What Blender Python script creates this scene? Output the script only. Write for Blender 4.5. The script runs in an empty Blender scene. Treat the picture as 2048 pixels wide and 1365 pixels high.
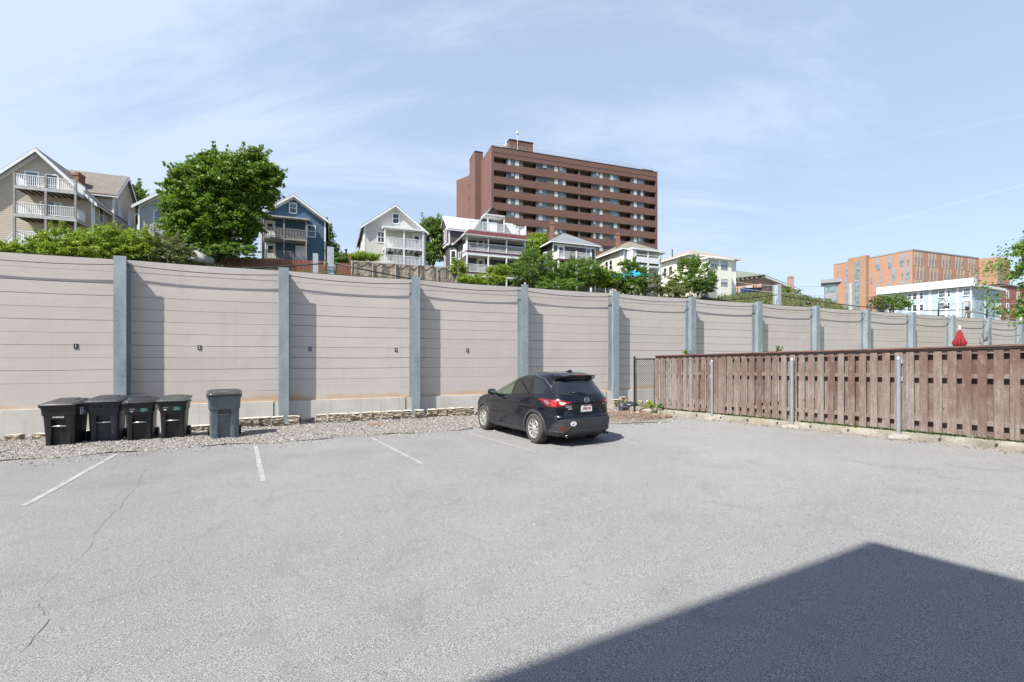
import bpy, bmesh, math, random
import numpy as np
from mathutils import Vector, Matrix
R = math.radians
sc = bpy.context.scene
col = sc.collection

# ---------------------------------------------------------------- camera, world, sun
FPX = 2048 * 16.0 / 36.0
CZ = 1.85
cam_d = bpy.data.cameras.new('camera')
cam_d.sensor_width = 36.0
cam_d.lens = 16.0
cam_d.shift_y = 31.5 / 2048
cam_d.clip_start = 0.05
cam_d.clip_end = 4000
cam = bpy.data.objects.new('camera', cam_d)
cam.location = (0, 0, CZ)
cam.rotation_euler = (R(90), 0, 0)
col.objects.link(cam)
sc.camera = cam

SUN_H = Vector((0.548, 0.542, -1.0)).normalized()      # direction the light travels
sun_d = bpy.data.lights.new('sun', 'SUN')
sun_d.energy = 4.7
sun_d.angle = R(0.55)
sun_d.color = (1.0, 0.955, 0.88)
sun = bpy.data.objects.new('sun', sun_d)
sun.rotation_euler = SUN_H.to_track_quat('-Z', 'Y').to_euler()
sun.location = (-20, -20, 40)
col.objects.link(sun)
SUN_EL = math.asin(-SUN_H.z)
SUN_ROT = math.atan2(-SUN_H.x, -SUN_H.y)

w = bpy.data.worlds.new('World')
sc.world = w
w.use_nodes = True
nt = w.node_tree
nt.nodes.clear()
N = nt.nodes.new
L = nt.links.new
out = N('ShaderNodeOutputWorld')
bg = N('ShaderNodeBackground')
bg.inputs['Strength'].default_value = 0.1
sky = N('ShaderNodeTexSky')
sky.sky_type = 'NISHITA'
sky.sun_disc = False
sky.sun_elevation = SUN_EL
sky.sun_rotation = SUN_ROT % (2 * math.pi)
sky.air_density = 1.0
sky.dust_density = 0.6
sky.ozone_density = 1.9
tc = N('ShaderNodeTexCoord')
sep = N('ShaderNodeSeparateXYZ')
L(tc.outputs['Generated'], sep.inputs[0])
zc = N('ShaderNodeMath'); zc.operation = 'MAXIMUM'; L(sep.outputs['Z'], zc.inputs[0]); zc.inputs[1].default_value = 0.0
za = N('ShaderNodeMath'); za.operation = 'ADD'; L(zc.outputs[0], za.inputs[0]); za.inputs[1].default_value = 0.22
dx = N('ShaderNodeMath'); dx.operation = 'DIVIDE'; L(sep.outputs['X'], dx.inputs[0]); L(za.outputs[0], dx.inputs[1])
dy = N('ShaderNodeMath'); dy.operation = 'DIVIDE'; L(sep.outputs['Y'], dy.inputs[0]); L(za.outputs[0], dy.inputs[1])
cmb = N('ShaderNodeCombineXYZ'); L(dx.outputs[0], cmb.inputs[0]); L(dy.outputs[0], cmb.inputs[1])
mp = N('ShaderNodeMapping'); mp.inputs['Rotation'].default_value = (0, 0, R(-28)); mp.inputs['Scale'].default_value = (0.42, 1.25, 1)
mp.inputs['Location'].default_value = (0.3, 1.9, 0)
L(cmb.outputs[0], mp.inputs[0])
n1 = N('ShaderNodeTexNoise'); n1.inputs['Scale'].default_value = 1.5; n1.inputs['Detail'].default_value = 9; n1.inputs['Roughness'].default_value = 0.64; n1.inputs['Distortion'].default_value = 0.5
L(mp.outputs[0], n1.inputs['Vector'])
n2 = N('ShaderNodeTexNoise'); n2.inputs['Scale'].default_value = 0.45; n2.inputs['Detail'].default_value = 3
L(cmb.outputs[0], n2.inputs['Vector'])
ad = N('ShaderNodeMath'); ad.operation = 'MULTIPLY_ADD'; L(n2.outputs['Fac'], ad.inputs[0]); ad.inputs[1].default_value = 0.7; L(n1.outputs['Fac'], ad.inputs[2])
# thinner veil to the right of the view, thicker to the left
lx = N('ShaderNodeMath'); lx.operation = 'MULTIPLY_ADD'; L(sep.outputs['X'], lx.inputs[0]); lx.inputs[1].default_value = -0.17; L(ad.outputs[0], lx.inputs[2])
rmp = N('ShaderNodeMapRange'); rmp.inputs['From Min'].default_value = 0.74; rmp.inputs['From Max'].default_value = 0.98
rmp.inputs['To Min'].default_value = 0.56; rmp.inputs['To Max'].default_value = 0.96; rmp.interpolation_type = 'SMOOTHSTEP'
L(lx.outputs[0], rmp.inputs['Value'])
hzn = N('ShaderNodeMapRange'); hzn.inputs['From Min'].default_value = 0.0; hzn.inputs['From Max'].default_value = 0.55
hzn.inputs['To Min'].default_value = 0.88; hzn.inputs['To Max'].default_value = 0.0; hzn.interpolation_type = 'SMOOTHSTEP'; L(sep.outputs['Z'], hzn.inputs['Value'])
hadd = N('ShaderNodeMath'); hadd.operation = 'MAXIMUM'; hadd.use_clamp = True; L(rmp.outputs[0], hadd.inputs[0]); L(hzn.outputs[0], hadd.inputs[1])
zen = N('ShaderNodeMapRange'); zen.inputs['From Min'].default_value = 0.55; zen.inputs['From Max'].default_value = 0.9
zen.inputs['To Min'].default_value = 1.0; zen.inputs['To Max'].default_value = 0.3; zen.interpolation_type = 'SMOOTHSTEP'; L(sep.outputs['Z'], zen.inputs['Value'])
bak = N('ShaderNodeMapRange'); bak.inputs['From Min'].default_value = -0.5; bak.inputs['From Max'].default_value = 0.1
bak.inputs['To Min'].default_value = 0.45; bak.inputs['To Max'].default_value = 1.0; bak.interpolation_type = 'SMOOTHSTEP'; L(sep.outputs['Y'], bak.inputs['Value'])
hz1 = N('ShaderNodeMath'); hz1.operation = 'MULTIPLY'; L(hadd.outputs[0], hz1.inputs[0]); L(zen.outputs[0], hz1.inputs[1])
hz2 = N('ShaderNodeMath'); hz2.operation = 'MULTIPLY'; L(hz1.outputs[0], hz2.inputs[0]); L(bak.outputs[0], hz2.inputs[1])
# two faint aircraft trails
def trail(prev, p, q, wd, amt, lo, hi):
    n = Vector(p).cross(Vector(q)).normalized()
    dp = N('ShaderNodeVectorMath'); dp.operation = 'DOT_PRODUCT'; L(tc.outputs['Generated'], dp.inputs[0]); dp.inputs[1].default_value = n
    ab = N('ShaderNodeMath'); ab.operation = 'ABSOLUTE'; L(dp.outputs['Value'], ab.inputs[0])
    mr = N('ShaderNodeMapRange'); mr.inputs['From Min'].default_value = 0; mr.inputs['From Max'].default_value = wd
    mr.inputs['To Min'].default_value = amt; mr.inputs['To Max'].default_value = 0; mr.interpolation_type = 'SMOOTHSTEP'
    L(ab.outputs[0], mr.inputs['Value'])
    mk = N('ShaderNodeMapRange'); mk.inputs['From Min'].default_value = lo; mk.inputs['From Max'].default_value = hi; mk.interpolation_type = 'SMOOTHSTEP'
    L(sep.outputs['X'], mk.inputs['Value'])
    mm = N('ShaderNodeMath'); mm.operation = 'MULTIPLY'; L(mr.outputs[0], mm.inputs[0]); L(mk.outputs[0], mm.inputs[1])
    sm = N('ShaderNodeMath'); sm.operation = 'ADD'; L(prev, sm.inputs[0]); L(mm.outputs[0], sm.inputs[1]); sm.use_clamp = True
    return sm.outputs[0]
def dirpx(px, py):
    return ((px - 1024) / FPX, 1.0, (714 - py) / FPX)
cl = trail(hz2.outputs[0], dirpx(1480, 522), dirpx(2048, 370), 0.003, 0.22, 0.38, 0.5)
cl = trail(cl, dirpx(1480, 350), dirpx(2048, 230), 0.005, 0.06, 0.4, 0.7)
mixc = N('ShaderNodeMix'); mixc.data_type = 'RGBA'
L(cl, mixc.inputs['Factor']); L(sky.outputs[0], mixc.inputs['A'])
mixc.inputs['B'].default_value = (3.82, 4.58, 5.75, 1)
L(mixc.outputs['Result'], bg.inputs['Color'])
L(bg.outputs[0], out.inputs[0])

sc.view_settings.view_transform = 'Standard'
sc.view_settings.look = 'None'
sc.view_settings.exposure = 0.90
sc.view_settings.gamma = 1
sc.cycles.max_bounces = 8
sc.cycles.transparent_max_bounces = 12

# ---------------------------------------------------------------- helpers
UA = math.atan2(0.3713, 0.9285)
U = Vector((math.cos(UA), math.sin(UA), 0)); V = Vector((-math.sin(UA), math.cos(UA), 0))
def W(s, n, z=0.0):
    return U * s + V * n + Vector((0, 0, z))
def sn(x, y):
    return x * U.x + y * U.y, x * V.x + y * V.y
def smooth(t):
    t = min(1.0, max(0.0, t)); return t * t * (3 - 2 * t)
def lot_z(x, y):
    return 0.012 * x - 0.017 * y + 0.10 * smooth((x - 2.5) / 5.5)
def on_lot(px, py):
    xf = (px - 1024) / FPX; zf = (714 - py) / FPX
    t = 5.0
    for i in range(60):
        t = t + 0.6 * (CZ - lot_z(xf * t, t) + zf * t) / (-zf)
    return Vector((xf * t, t, lot_z(xf * t, t)))
def at(px, py, Y):
    return Vector(((px - 1024) / FPX * Y, Y, CZ + (714 - py) / FPX * Y))
def interp(x, tab):
    if x <= tab[0][0]: return tab[0][1]
    for (a, b), (c, d) in zip(tab, tab[1:]):
        if x <= c: return b + (d - b) * (x - a) / (c - a)
    return tab[-1][1]

class Fac:
    """a vertical wall plane: a runs left to right seen from outside, d outwards"""
    def __init__(s, x, y, ang):
        s.o = Vector((x, y, 0)); s.e = Vector((math.cos(ang), math.sin(ang), 0)); s.n = Vector((s.e.y, -s.e.x, 0)); s.ang = ang
    def P(s, a, d, z): return s.o + s.e * a + s.n * d + Vector((0, 0, z))
    def hit(s, px, py=714):
        xf = (px - 1024) / FPX
        # o + a e = t (xf,1)
        det = -s.e.x + xf * s.e.y
        a = (s.o.x - xf * s.o.y) / det
        t = s.o.y + a * s.e.y
        return a, CZ + (714 - py) / FPX * t
    def a(s, px): return s.hit(px)[0]
    def z(s, px, py): return s.hit(px, py)[1]
    def shift(s, a=0, d=0):
        p = s.P(a, d, 0); return Fac(p.x, p.y, s.ang)
    def right(s, L): p = s.P(L, 0, 0); return Fac(p.x, p.y, s.ang + math.pi / 2)
    def left(s, D): p = s.P(0, -D, 0); return Fac(p.x, p.y, s.ang - math.pi / 2)
def wallF(n, s=0.0):
    p = W(s, n); return Fac(p.x, p.y, UA)

class MB:
    def __init__(s): s.v = []; s.f = []; s.m = []; s.mi = 0
    def face(s, pts):
        b = len(s.v); s.v += [tuple(p) for p in pts]; s.f.append(tuple(range(b, b + len(pts)))); s.m.append(s.mi)
    def raw(s, vs, fs):
        b = len(s.v); s.v += [tuple(p) for p in vs]
        for f in fs: s.f.append(tuple(b + i for i in f)); s.m.append(s.mi)
    def hexa(s, p):      # 8 points: bottom ring 4, top ring 4
        s.raw(p, [(3, 2, 1, 0), (4, 5, 6, 7), (0, 1, 5, 4), (1, 2, 6, 5), (2, 3, 7, 6), (3, 0, 4, 7)])
    def box(s, x0, x1, y0, y1, z0, z1):
        s.hexa([(x0, y0, z0), (x1, y0, z0), (x1, y1, z0), (x0, y1, z0), (x0, y0, z1), (x1, y0, z1), (x1, y1, z1), (x0, y1, z1)])
    def ob(s, F, a0, a1, d0, d1, z0, z1):      # oriented box on a Fac, d1 outermost
        P = F.P
        s.hexa([P(a0, d1, z0), P(a1, d1, z0), P(a1, d0, z0), P(a0, d0, z0), P(a0, d1, z1), P(a1, d1, z1), P(a1, d0, z1), P(a0, d0, z1)])
    def beam(s, p, q, w, h, up=(0, 0, 1)):
        p = Vector(p); q = Vector(q); d = (q - p).normalized(); up = Vector(up)
        if abs(d.dot(up)) > 0.99: up = Vector((1, 0, 0))
        r = d.cross(up).normalized(); u = r.cross(d)
        s.hexa([p - r * w / 2 - u * h / 2, p + r * w / 2 - u * h / 2, q + r * w / 2 - u * h / 2, q - r * w / 2 - u * h / 2,
                p - r * w / 2 + u * h / 2, p + r * w / 2 + u * h / 2, q + r * w / 2 + u * h / 2, q - r * w / 2 + u * h / 2])
    def tube(s, pts, rad, seg=8, cap=True):
        pts = [Vector(p) for p in pts]; n = len(pts)
        if not hasattr(rad, '__len__'): rad = [rad] * n
        rings = []; prev = None
        for i, p in enumerate(pts):
            d = (pts[min(i + 1, n - 1)] - pts[max(i - 1, 0)]).normalized()
            if prev is None:
                ref = Vector((0, 0, 1)) if abs(d.z) < 0.9 else Vector((1, 0, 0))
                r = d.cross(ref).normalized()
            else:
                r = (prev - d * prev.dot(d)).normalized()
            prev = r; u = d.cross(r)
            rings.append([p + (r * math.cos(2 * math.pi * k / seg) + u * math.sin(2 * math.pi * k / seg)) * rad[i] for k in range(seg)])
        vs = [v for rg in rings for v in rg]; fs = []
        for i in range(n - 1):
            for k in range(seg):
                k2 = (k + 1) % seg
                fs.append((i * seg + k, i * seg + k2, (i + 1) * seg + k2, (i + 1) * seg + k))
        if cap: fs.append(tuple(range(seg))[::-1]); fs.append(tuple((n - 1) * seg + k for k in range(seg)))
        s.raw(vs, fs)
    def lathe(s, prof, c=(0, 0, 0), seg=24, axis='z', cap=True):
        vs = []; fs = []; n = len(prof)
        for i, (r, h) in enumerate(prof):
            for k in range(seg):
                a = 2 * math.pi * k / seg; x, y = r * math.cos(a), r * math.sin(a)
                v = (x, y, h) if axis == 'z' else ((h, x, y) if axis == 'x' else (y, h, x))
                vs.append((v[0] + c[0], v[1] + c[1], v[2] + c[2]))
        for i in range(n - 1):
            for k in range(seg):
                k2 = (k + 1) % seg; fs.append((i * seg + k, i * seg + k2, (i + 1) * seg + k2, (i + 1) * seg + k))
        if cap:
            if prof[0][0] > 1e-5: fs.append(tuple(range(seg))[::-1])
            if prof[-1][0] > 1e-5: fs.append(tuple((n - 1) * seg + k for k in range(seg)))
        s.raw(vs, fs)
    def prism(s, poly, z0, z1):      # poly xy counter-clockwise
        n = len(poly); z0s = z0 if hasattr(z0, '__len__') else [z0] * n; z1s = z1 if hasattr(z1, '__len__') else [z1] * n
        vs = [(p[0], p[1], z) for p, z in zip(poly, z0s)] + [(p[0], p[1], z) for p, z in zip(poly, z1s)]
        fs = [tuple(range(n))[::-1], tuple(range(n, 2 * n))] + [(i, (i + 1) % n, n + (i + 1) % n, n + i) for i in range(n)]
        s.raw(vs, fs)
    def build(s, name, mat, parent=None, smooth_=False, bevel=0, sharp=None, label=None):
        me = bpy.data.meshes.new(name)
        v = s.v
        if parent is not None:
            o = world_loc(parent); v = [(p[0] - o.x, p[1] - o.y, p[2] - o.z) for p in v]
        me.from_pydata(v, [], s.f)
        mats = mat if isinstance(mat, (list, tuple)) else [mat]
        for m_ in mats: me.materials.append(m_)
        if len(mats) > 1:
            for p, i in zip(me.polygons, s.m): p.material_index = i
        if smooth_ or sharp:
            for p in me.polygons: p.use_smooth = True
        me.update()
        ob = bpy.data.objects.new(name, me); col.objects.link(ob)
        if sharp:
            bm = bmesh.new(); bm.from_mesh(me)
            bmesh.ops.remove_doubles(bm, verts=bm.verts, dist=1e-5)
            for e in bm.edges:
                if len(e.link_faces) == 2 and e.calc_face_angle(0) > sharp: e.smooth = False
            bm.to_mesh(me); bm.free()
        if bevel:
            bm = bmesh.new(); bm.from_mesh(me)
            bmesh.ops.remove_doubles(bm, verts=bm.verts, dist=1e-5)
            es = [e for e in bm.edges if len(e.link_faces) == 2 and e.calc_face_angle(0) > R(35)]
            bmesh.ops.bevel(bm, geom=es, offset=bevel, segments=2, affect='EDGES', profile=0.6)
            bm.to_mesh(me); bm.free()
        if parent is not None: ob.parent = parent
        if label: ob['label'] = label
        return ob
def world_loc(o):
    l = Vector(o.location)
    while o.parent is not None: o = o.parent; l += Vector(o.location)
    return l
def thing(name, label, cat, loc=(0, 0, 0), group=None):
    o = bpy.data.objects.new(name, None); o.empty_display_size = 0.3; o.location = loc; col.objects.link(o)
    o['label'] = label; o['category'] = cat
    if group: o['group'] = group
    return o
def tag(o, label=None, cat=None, group=None, kind=None):
    if label: o['label'] = label
    if cat: o['category'] = cat
    if group: o['group'] = group
    if kind: o['kind'] = kind
    return o
def origin_to(ob, loc):      # move a mesh's origin without moving the mesh
    loc = Vector(loc); d = loc - Vector(ob.location)
    ob.data.transform(Matrix.Translation(-d)); ob.location = loc
    return ob
def copy_tree(o, parent=None):
    c = o.copy(); col.objects.link(c)
    if parent is not None: c.parent = parent
    for ch in list(o.children): copy_tree(ch, c)
    return c

def np_mesh(name, verts, faces, mat, parent=None, smooth_=False):
    """verts (N,3), faces (M,k) numpy arrays"""
    me = bpy.data.meshes.new(name)
    verts = np.asarray(verts, dtype=np.float32)
    if parent is not None:
        o = world_loc(parent); verts = verts - np.array([o.x, o.y, o.z], dtype=np.float32)
    faces = np.asarray(faces, dtype=np.int32); m, k = faces.shape
    me.vertices.add(len(verts)); me.vertices.foreach_set('co', verts.ravel())
    me.loops.add(m * k); me.loops.foreach_set('vertex_index', faces.ravel())
    me.polygons.add(m); me.polygons.foreach_set('loop_start', np.arange(0, m * k, k, dtype=np.int32))
    me.polygons.foreach_set('loop_total', np.full(m, k, dtype=np.int32))
    if smooth_: me.polygons.foreach_set('use_smooth', np.ones(m, dtype=bool))
    me.update(calc_edges=True); me.validate()
    me.materials.append(mat)
    ob = bpy.data.objects.new(name, me); col.objects.link(ob)
    if parent is not None: ob.parent = parent
    return ob

# ---------------------------------------------------------------- materials
class Nd:
    """tiny node builder"""
    def __init__(s, name):
        s.mat = bpy.data.materials.new(name); s.mat.use_nodes = True; s.t = s.mat.node_tree
        s.b = s.t.nodes['Principled BSDF']; s.out = s.t.nodes['Material Output']
        s.tc = s.n('TexCoord'); s.obj = s.tc.outputs['Object']
    def n(s, k, **kw):
        x = s.t.nodes.new('ShaderNode' + k)
        for a, v in kw.items(): setattr(x, a, v)
        return x
    def l(s, a, b): s.t.links.new(a, b)
    def set(s, node, **kw):
        for k, v in kw.items():
            i = node.inputs[k.replace('_', ' ')]
            if hasattr(v, 'is_linked') or isinstance(v, bpy.types.NodeSocket): s.l(v, i)
            else: i.default_value = v
        return node
    def noise(s, scale, detail=4, rough=0.55, vec=None, stretch=None, dist=0):
        n = s.n('TexNoise'); s.set(n, Scale=scale, Detail=detail, Roughness=rough, Distortion=dist)
        v = vec or s.obj
        if stretch:
            m = s.n('Mapping'); m.inputs['Scale'].default_value = stretch; s.l(v, m.inputs[0]); v = m.outputs[0]
        s.l(v, n.inputs['Vector']); return n.outputs['Fac']
    def ramp(s, fac, stops):
        r = s.n('ValToRGB'); s.l(fac, r.inputs[0]); e = r.color_ramp.elements
        while len(e) < len(stops): e.new(0.5)
        for q, (p, c) in zip(e, stops):
            q.position = p; q.color = (c, c, c, 1) if not hasattr(c, '__len__') else (*c[:3], 1)
        return r.outputs[0]
    def mix(s, fac, a, b, mode='MIX'):
        m = s.n('Mix', data_type='RGBA', blend_type=mode)
        for k, v in (('Factor', fac), ('A', a), ('B', b)):
            i = [q for q in m.inputs if q.name == k and (k == 'Factor' and q.type == 'VALUE' or k != 'Factor' and q.type == 'RGBA')][0]
            if isinstance(v, bpy.types.NodeSocket): s.l(v, i)
            elif k == 'Factor': i.default_value = v
            else: i.default_value = (*v[:3], 1)
        return [o for o in m.outputs if o.type == 'RGBA'][0]
    def math(s, op, a, b=None, clamp=False):
        m = s.n('Math', operation=op, use_clamp=clamp)
        for i, v in enumerate((a, b)):
            if v is None: continue
            if isinstance(v, bpy.types.NodeSocket): s.l(v, m.inputs[i])
            else: m.inputs[i].default_value = v
        return m.outputs[0]
    def base(s, c):
        if isinstance(c, bpy.types.NodeSocket): s.l(c, s.b.inputs['Base Color'])
        else: s.b.inputs['Base Color'].default_value = (*c[:3], 1)
    def bump(s, h, strength=0.3, dist=0.02):
        b = s.n('Bump'); b.inputs['Strength'].default_value = strength; b.inputs['Distance'].default_value = dist
        s.l(h, b.inputs['Height']); s.l(b.outputs[0], s.b.inputs['Normal'])
    def xyz(s, vec=None):
        q = s.n('SeparateXYZ'); s.l(vec or s.obj, q.inputs[0]); return q.outputs
    def world(s):
        g = s.n('NewGeometry'); return g.outputs['Position']
def scl(c, k): return tuple(min(1, x * k) for x in c)
def pmat(name, c, rough=0.75, var=0.12, scale=3.0, metal=0.0, bump=0.0, bscale=40.0, coat=0.0, spec=0.5, fine=0.0):
    m = Nd(name)
    f = m.noise(scale, 5, 0.6)
    cc = m.mix(m.ramp(f, [(0.3, 0), (0.7, 1)]), scl(c, 1 - var), scl(c, 1 + var))
    if fine:
        g = m.noise(bscale, 3, 0.6); cc = m.mix(m.ramp(g, [(0.35, 0), (0.65, 1)]), cc, scl(c, 1 - fine))
    m.base(cc)
    m.b.inputs['Roughness'].default_value = rough; m.b.inputs['Metallic'].default_value = metal
    m.b.inputs['Coat Weight'].default_value = coat; m.b.inputs['Coat Roughness'].default_value = 0.04
    m.b.inputs['Specular IOR Level'].default_value = spec
    if bump: m.bump(m.noise(bscale, 3, 0.6), bump, 0.01)
    return m.mat
def siding(name, c, pitch=0.115, dark=0.35):
    m = Nd(name)
    z = m.xyz(m.world())[2]
    t = m.math('FRACT', m.math('DIVIDE', z, pitch))
    f = m.noise(0.7, 5, 0.6, m.world()); g = m.noise(3.0, 4, 0.6, m.world(), (1, 1, 6))
    cc = m.mix(m.ramp(f, [(0.3, 0), (0.7, 1)]), scl(c, 0.92), scl(c, 1.05))
    cc = m.mix(m.ramp(g, [(0.35, 0), (0.7, 1)]), cc, scl(c, 0.95))
    seam = m.ramp(t, [(0.0, 1), (0.10, 1), (0.16, 0), (1, 0)])
    cc = m.mix(m.math('MULTIPLY', seam, dark), cc, scl(c, 0.3))
    m.base(cc); m.b.inputs['Roughness'].default_value = 0.6
    m.bump(m.ramp(t, [(0, 1), (0.93, 0.0), (1, 1)]), 0.5, 0.02)
    return m.mat
def shingle(name, c, var=0.25):
    m = Nd(name)
    f = m.noise(1.2, 5, 0.65, m.world()); g = m.noise(9, 3, 0.7, m.world())
    z = m.xyz(m.world())[2]
    t = m.math('FRACT', m.math('DIVIDE', z, 0.14))
    cc = m.mix(m.ramp(f, [(0.3, 0), (0.7, 1)]), scl(c, 1 - var), scl(c, 1 + var))
    cc = m.mix(m.ramp(g, [(0.4, 0), (0.62, 1)]), cc, scl(c, 0.75))
    cc = m.mix(m.math('MULTIPLY', m.ramp(t, [(0, 1), (0.15, 1), (0.3, 0), (1, 0)]), 0.3), cc, scl(c, 0.4))
    m.base(cc); m.b.inputs['Roughness'].default_value = 0.9
    return m.mat
def brickmat(name, c, mortar=None, bw=0.22, bh=0.075, var=0.25, along=UA):
    m = Nd(name)
    mp_ = m.n('Mapping'); mp_.inputs['Rotation'].default_value = (0, 0, -along); m.l(m.world(), mp_.inputs[0])
    q = m.xyz(mp_.outputs[0])
    sx = m.math('ADD', q[0], q[1])
    cb = m.n('CombineXYZ'); m.l(sx, cb.inputs[0]); m.l(q[2], cb.inputs[1])
    b = m.n('TexBrick'); m.l(cb.outputs[0], b.inputs['Vector'])
    mo = mortar or scl(c, 1.5)
    b.inputs['Color1'].default_value = (*scl(c, 1 - var), 1); b.inputs['Color2'].default_value = (*scl(c, 1 + var), 1); b.inputs['Mortar'].default_value = (*mo, 1)
    b.inputs['Scale'].default_value = 1.0; b.inputs['Brick Width'].default_value = bw; b.inputs['Row Height'].default_value = bh
    b.inputs['Mortar Size'].default_value = bh * 0.11
    f = m.noise(0.35, 5, 0.6, m.world())
    cc = m.mix(m.ramp(f, [(0.3, 0), (0.7, 1)]), b.outputs['Color'], scl(c, 0.8))
    g = m.mix(0.6, b.outputs['Color'], cc)
    m.base(g); m.b.inputs['Roughness'].default_value = 0.85
    return m.mat
def glassmat(name, c=(0.03, 0.04, 0.05), rough=0.06, metal=0.0):
    m = Nd(name); g = m.noise(0.9, 3, 0.5, m.world())
    m.base(m.mix(m.ramp(g, [(0.35, 0), (0.65, 1)]), scl(c, 0.7), scl(c, 1.4)))
    m.b.inputs['Roughness'].default_value = rough; m.b.inputs['Specular IOR Level'].default_value = 0.9
    m.bump(m.noise(1.5, 2, 0.5, m.world()), 0.06, 0.05)
    return m.mat
def leafmat(name, dark, mid, light, trans=0.25):
    m = Nd(name)
    g = m.n('NewGeometry'); rnd = g.outputs['Random Per Island']
    f = m.noise(0.9, 3, 0.6, m.world())
    v = m.math('ADD', m.math('MULTIPLY', rnd, 0.6), m.math('MULTIPLY', f, 0.5))
    cc = m.ramp(v, [(0.1, dark), (0.5, mid), (0.95, light)])
    m.base(cc); m.b.inputs['Roughness'].default_value = 0.5; m.b.inputs['Specular IOR Level'].default_value = 0.35
    t = m.n('BsdfTranslucent'); m.l(m.mix(0.5, cc, scl(light, 1.3)), t.inputs['Color'])
    mx = m.n('MixShader'); mx.inputs[0].default_value = trans; m.l(m.b.outputs[0], mx.inputs[1]); m.l(t.outputs[0], mx.inputs[2])
    m.l(mx.outputs[0], m.out.inputs[0])
    return m.mat

M = {}
M['white_trim'] = pmat('white_trim', (0.72, 0.73, 0.74), 0.55, 0.06, 2)
M['grey_trim'] = pmat('grey_trim', (0.42, 0.42, 0.41), 0.7, 0.15, 3)
M['wood_grey'] = pmat('weathered_wood', (0.30, 0.28, 0.26), 0.85, 0.2, 5)
M['dark'] = pmat('dark_void', (0.02, 0.02, 0.022), 0.9, 0.1)
M['glass'] = glassmat('window_glass', (0.10, 0.13, 0.16))
M['glass_dark'] = glassmat('window_glass_dark', (0.025, 0.03, 0.035))
M['blind'] = pmat('window_blind', (0.50, 0.53, 0.55), 0.5, 0.15, 1.5)
M['black_metal'] = pmat('black_metal', (0.02, 0.02, 0.022), 0.45, 0.2, 8)
M['concrete'] = pmat('concrete', (0.42, 0.40, 0.37), 0.85, 0.15, 3, bump=0.3, fine=0.12)
# ================================================================= ground
PLAT = [(-60, 12.4), (-22, 12.4), (-8, 12.6), (0, 12.0), (12, 11.0), (25, 10.4), (40, 10.3), (50, 10.9), (66, 12.2), (74, 10.5), (84, 6.0), (100, 3.5), (160, 3.0)]
EDGE = [(-60, 9.9), (0, 9.9), (12, 9.6), (25, 9.3), (40, 9.6), (50, 10.2), (66, 11.3), (74, 9.8), (84, 5.6), (100, 3.2), (160, 2.8)]
def hill_z(s, n):
    P = interp(s, PLAT); E = interp(s, EDGE)
    if n < 49: return -0.3 + (E + 0.3) * smooth((n - 24) / 27) if n > 24 else -0.3
    e0 = -0.3 + (E + 0.3) * smooth(25 / 27)
    return e0 + (P - e0) * smooth((n - 49) / 7)
NF, NW = 16.3, 16.64
def gravel_edge(s):      # distance n at which asphalt gives way to gravel
    return interp(s, [(-20, 12.2), (-6, 12.45), (-4.4, 12.68), (0, 12.62), (3.7, 12.65), (5.5, 12.4), (8, 11.6), (9.5, 11.1), (10.3, 11.6), (11, 12.8), (20, 14.5)]) + 0.10 * math.sin(s * 1.7) + 0.06 * math.sin(s * 5.1)
# asphalt
m = Nd('asphalt')
pos = m.world()
f1 = m.noise(0.35, 5, 0.6, pos); f2 = m.noise(1.7, 5, 0.65, pos, (1, 1, 1)); sp = m.noise(135, 3, 0.95, pos); sp2 = m.noise(330, 2, 0.8, pos); pat = m.noise(0.9, 6, 0.75, pos, (1, 1, 1), 1.2)
c1 = m.mix(m.ramp(f1, [(0.3, 0), (0.7, 1)]), (0.128, 0.126, 0.124), (0.194, 0.191, 0.187))
c1 = m.mix(m.math('MULTIPLY', m.ramp(f2, [(0.45, 0), (0.75, 1)]), 0.35), c1, (0.145, 0.142, 0.138))
c1 = m.mix(m.ramp(sp, [(0.46, 0), (0.62, 1)]), c1, (0.56, 0.555, 0.545))
c1 = m.mix(m.math('MULTIPLY', m.ramp(sp, [(0.36, 1), (0.49, 0)]), 0.95), c1, (0.040, 0.040, 0.042))
c1 = m.mix(m.math('MULTIPLY', m.ramp(sp2, [(0.4, 0), (0.65, 1)]), 0.45), c1, (0.085, 0.086, 0.09))
c1 = m.mix(m.math('MULTIPLY', m.ramp(pat, [(0.52, 0), (0.68, 1)]), 0.30), c1, (0.115, 0.112, 0.110))
c1 = m.mix(m.math('MULTIPLY', m.ramp(pat, [(0.30, 1), (0.42, 0)]), 0.22), c1, (0.30, 0.28, 0.255))
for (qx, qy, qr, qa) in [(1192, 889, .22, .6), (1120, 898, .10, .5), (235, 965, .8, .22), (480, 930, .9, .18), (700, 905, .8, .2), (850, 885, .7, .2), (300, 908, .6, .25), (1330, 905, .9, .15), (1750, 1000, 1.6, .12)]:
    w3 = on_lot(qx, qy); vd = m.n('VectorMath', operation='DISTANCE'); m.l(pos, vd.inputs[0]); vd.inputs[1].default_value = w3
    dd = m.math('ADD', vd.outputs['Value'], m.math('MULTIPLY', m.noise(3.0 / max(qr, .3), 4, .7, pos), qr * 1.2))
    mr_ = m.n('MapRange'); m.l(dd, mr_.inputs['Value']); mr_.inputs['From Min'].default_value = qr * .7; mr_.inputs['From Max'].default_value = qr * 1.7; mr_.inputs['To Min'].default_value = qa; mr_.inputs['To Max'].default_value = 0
    c1 = m.mix(mr_.outputs[0], c1, (0.09, 0.087, 0.083))
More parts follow.
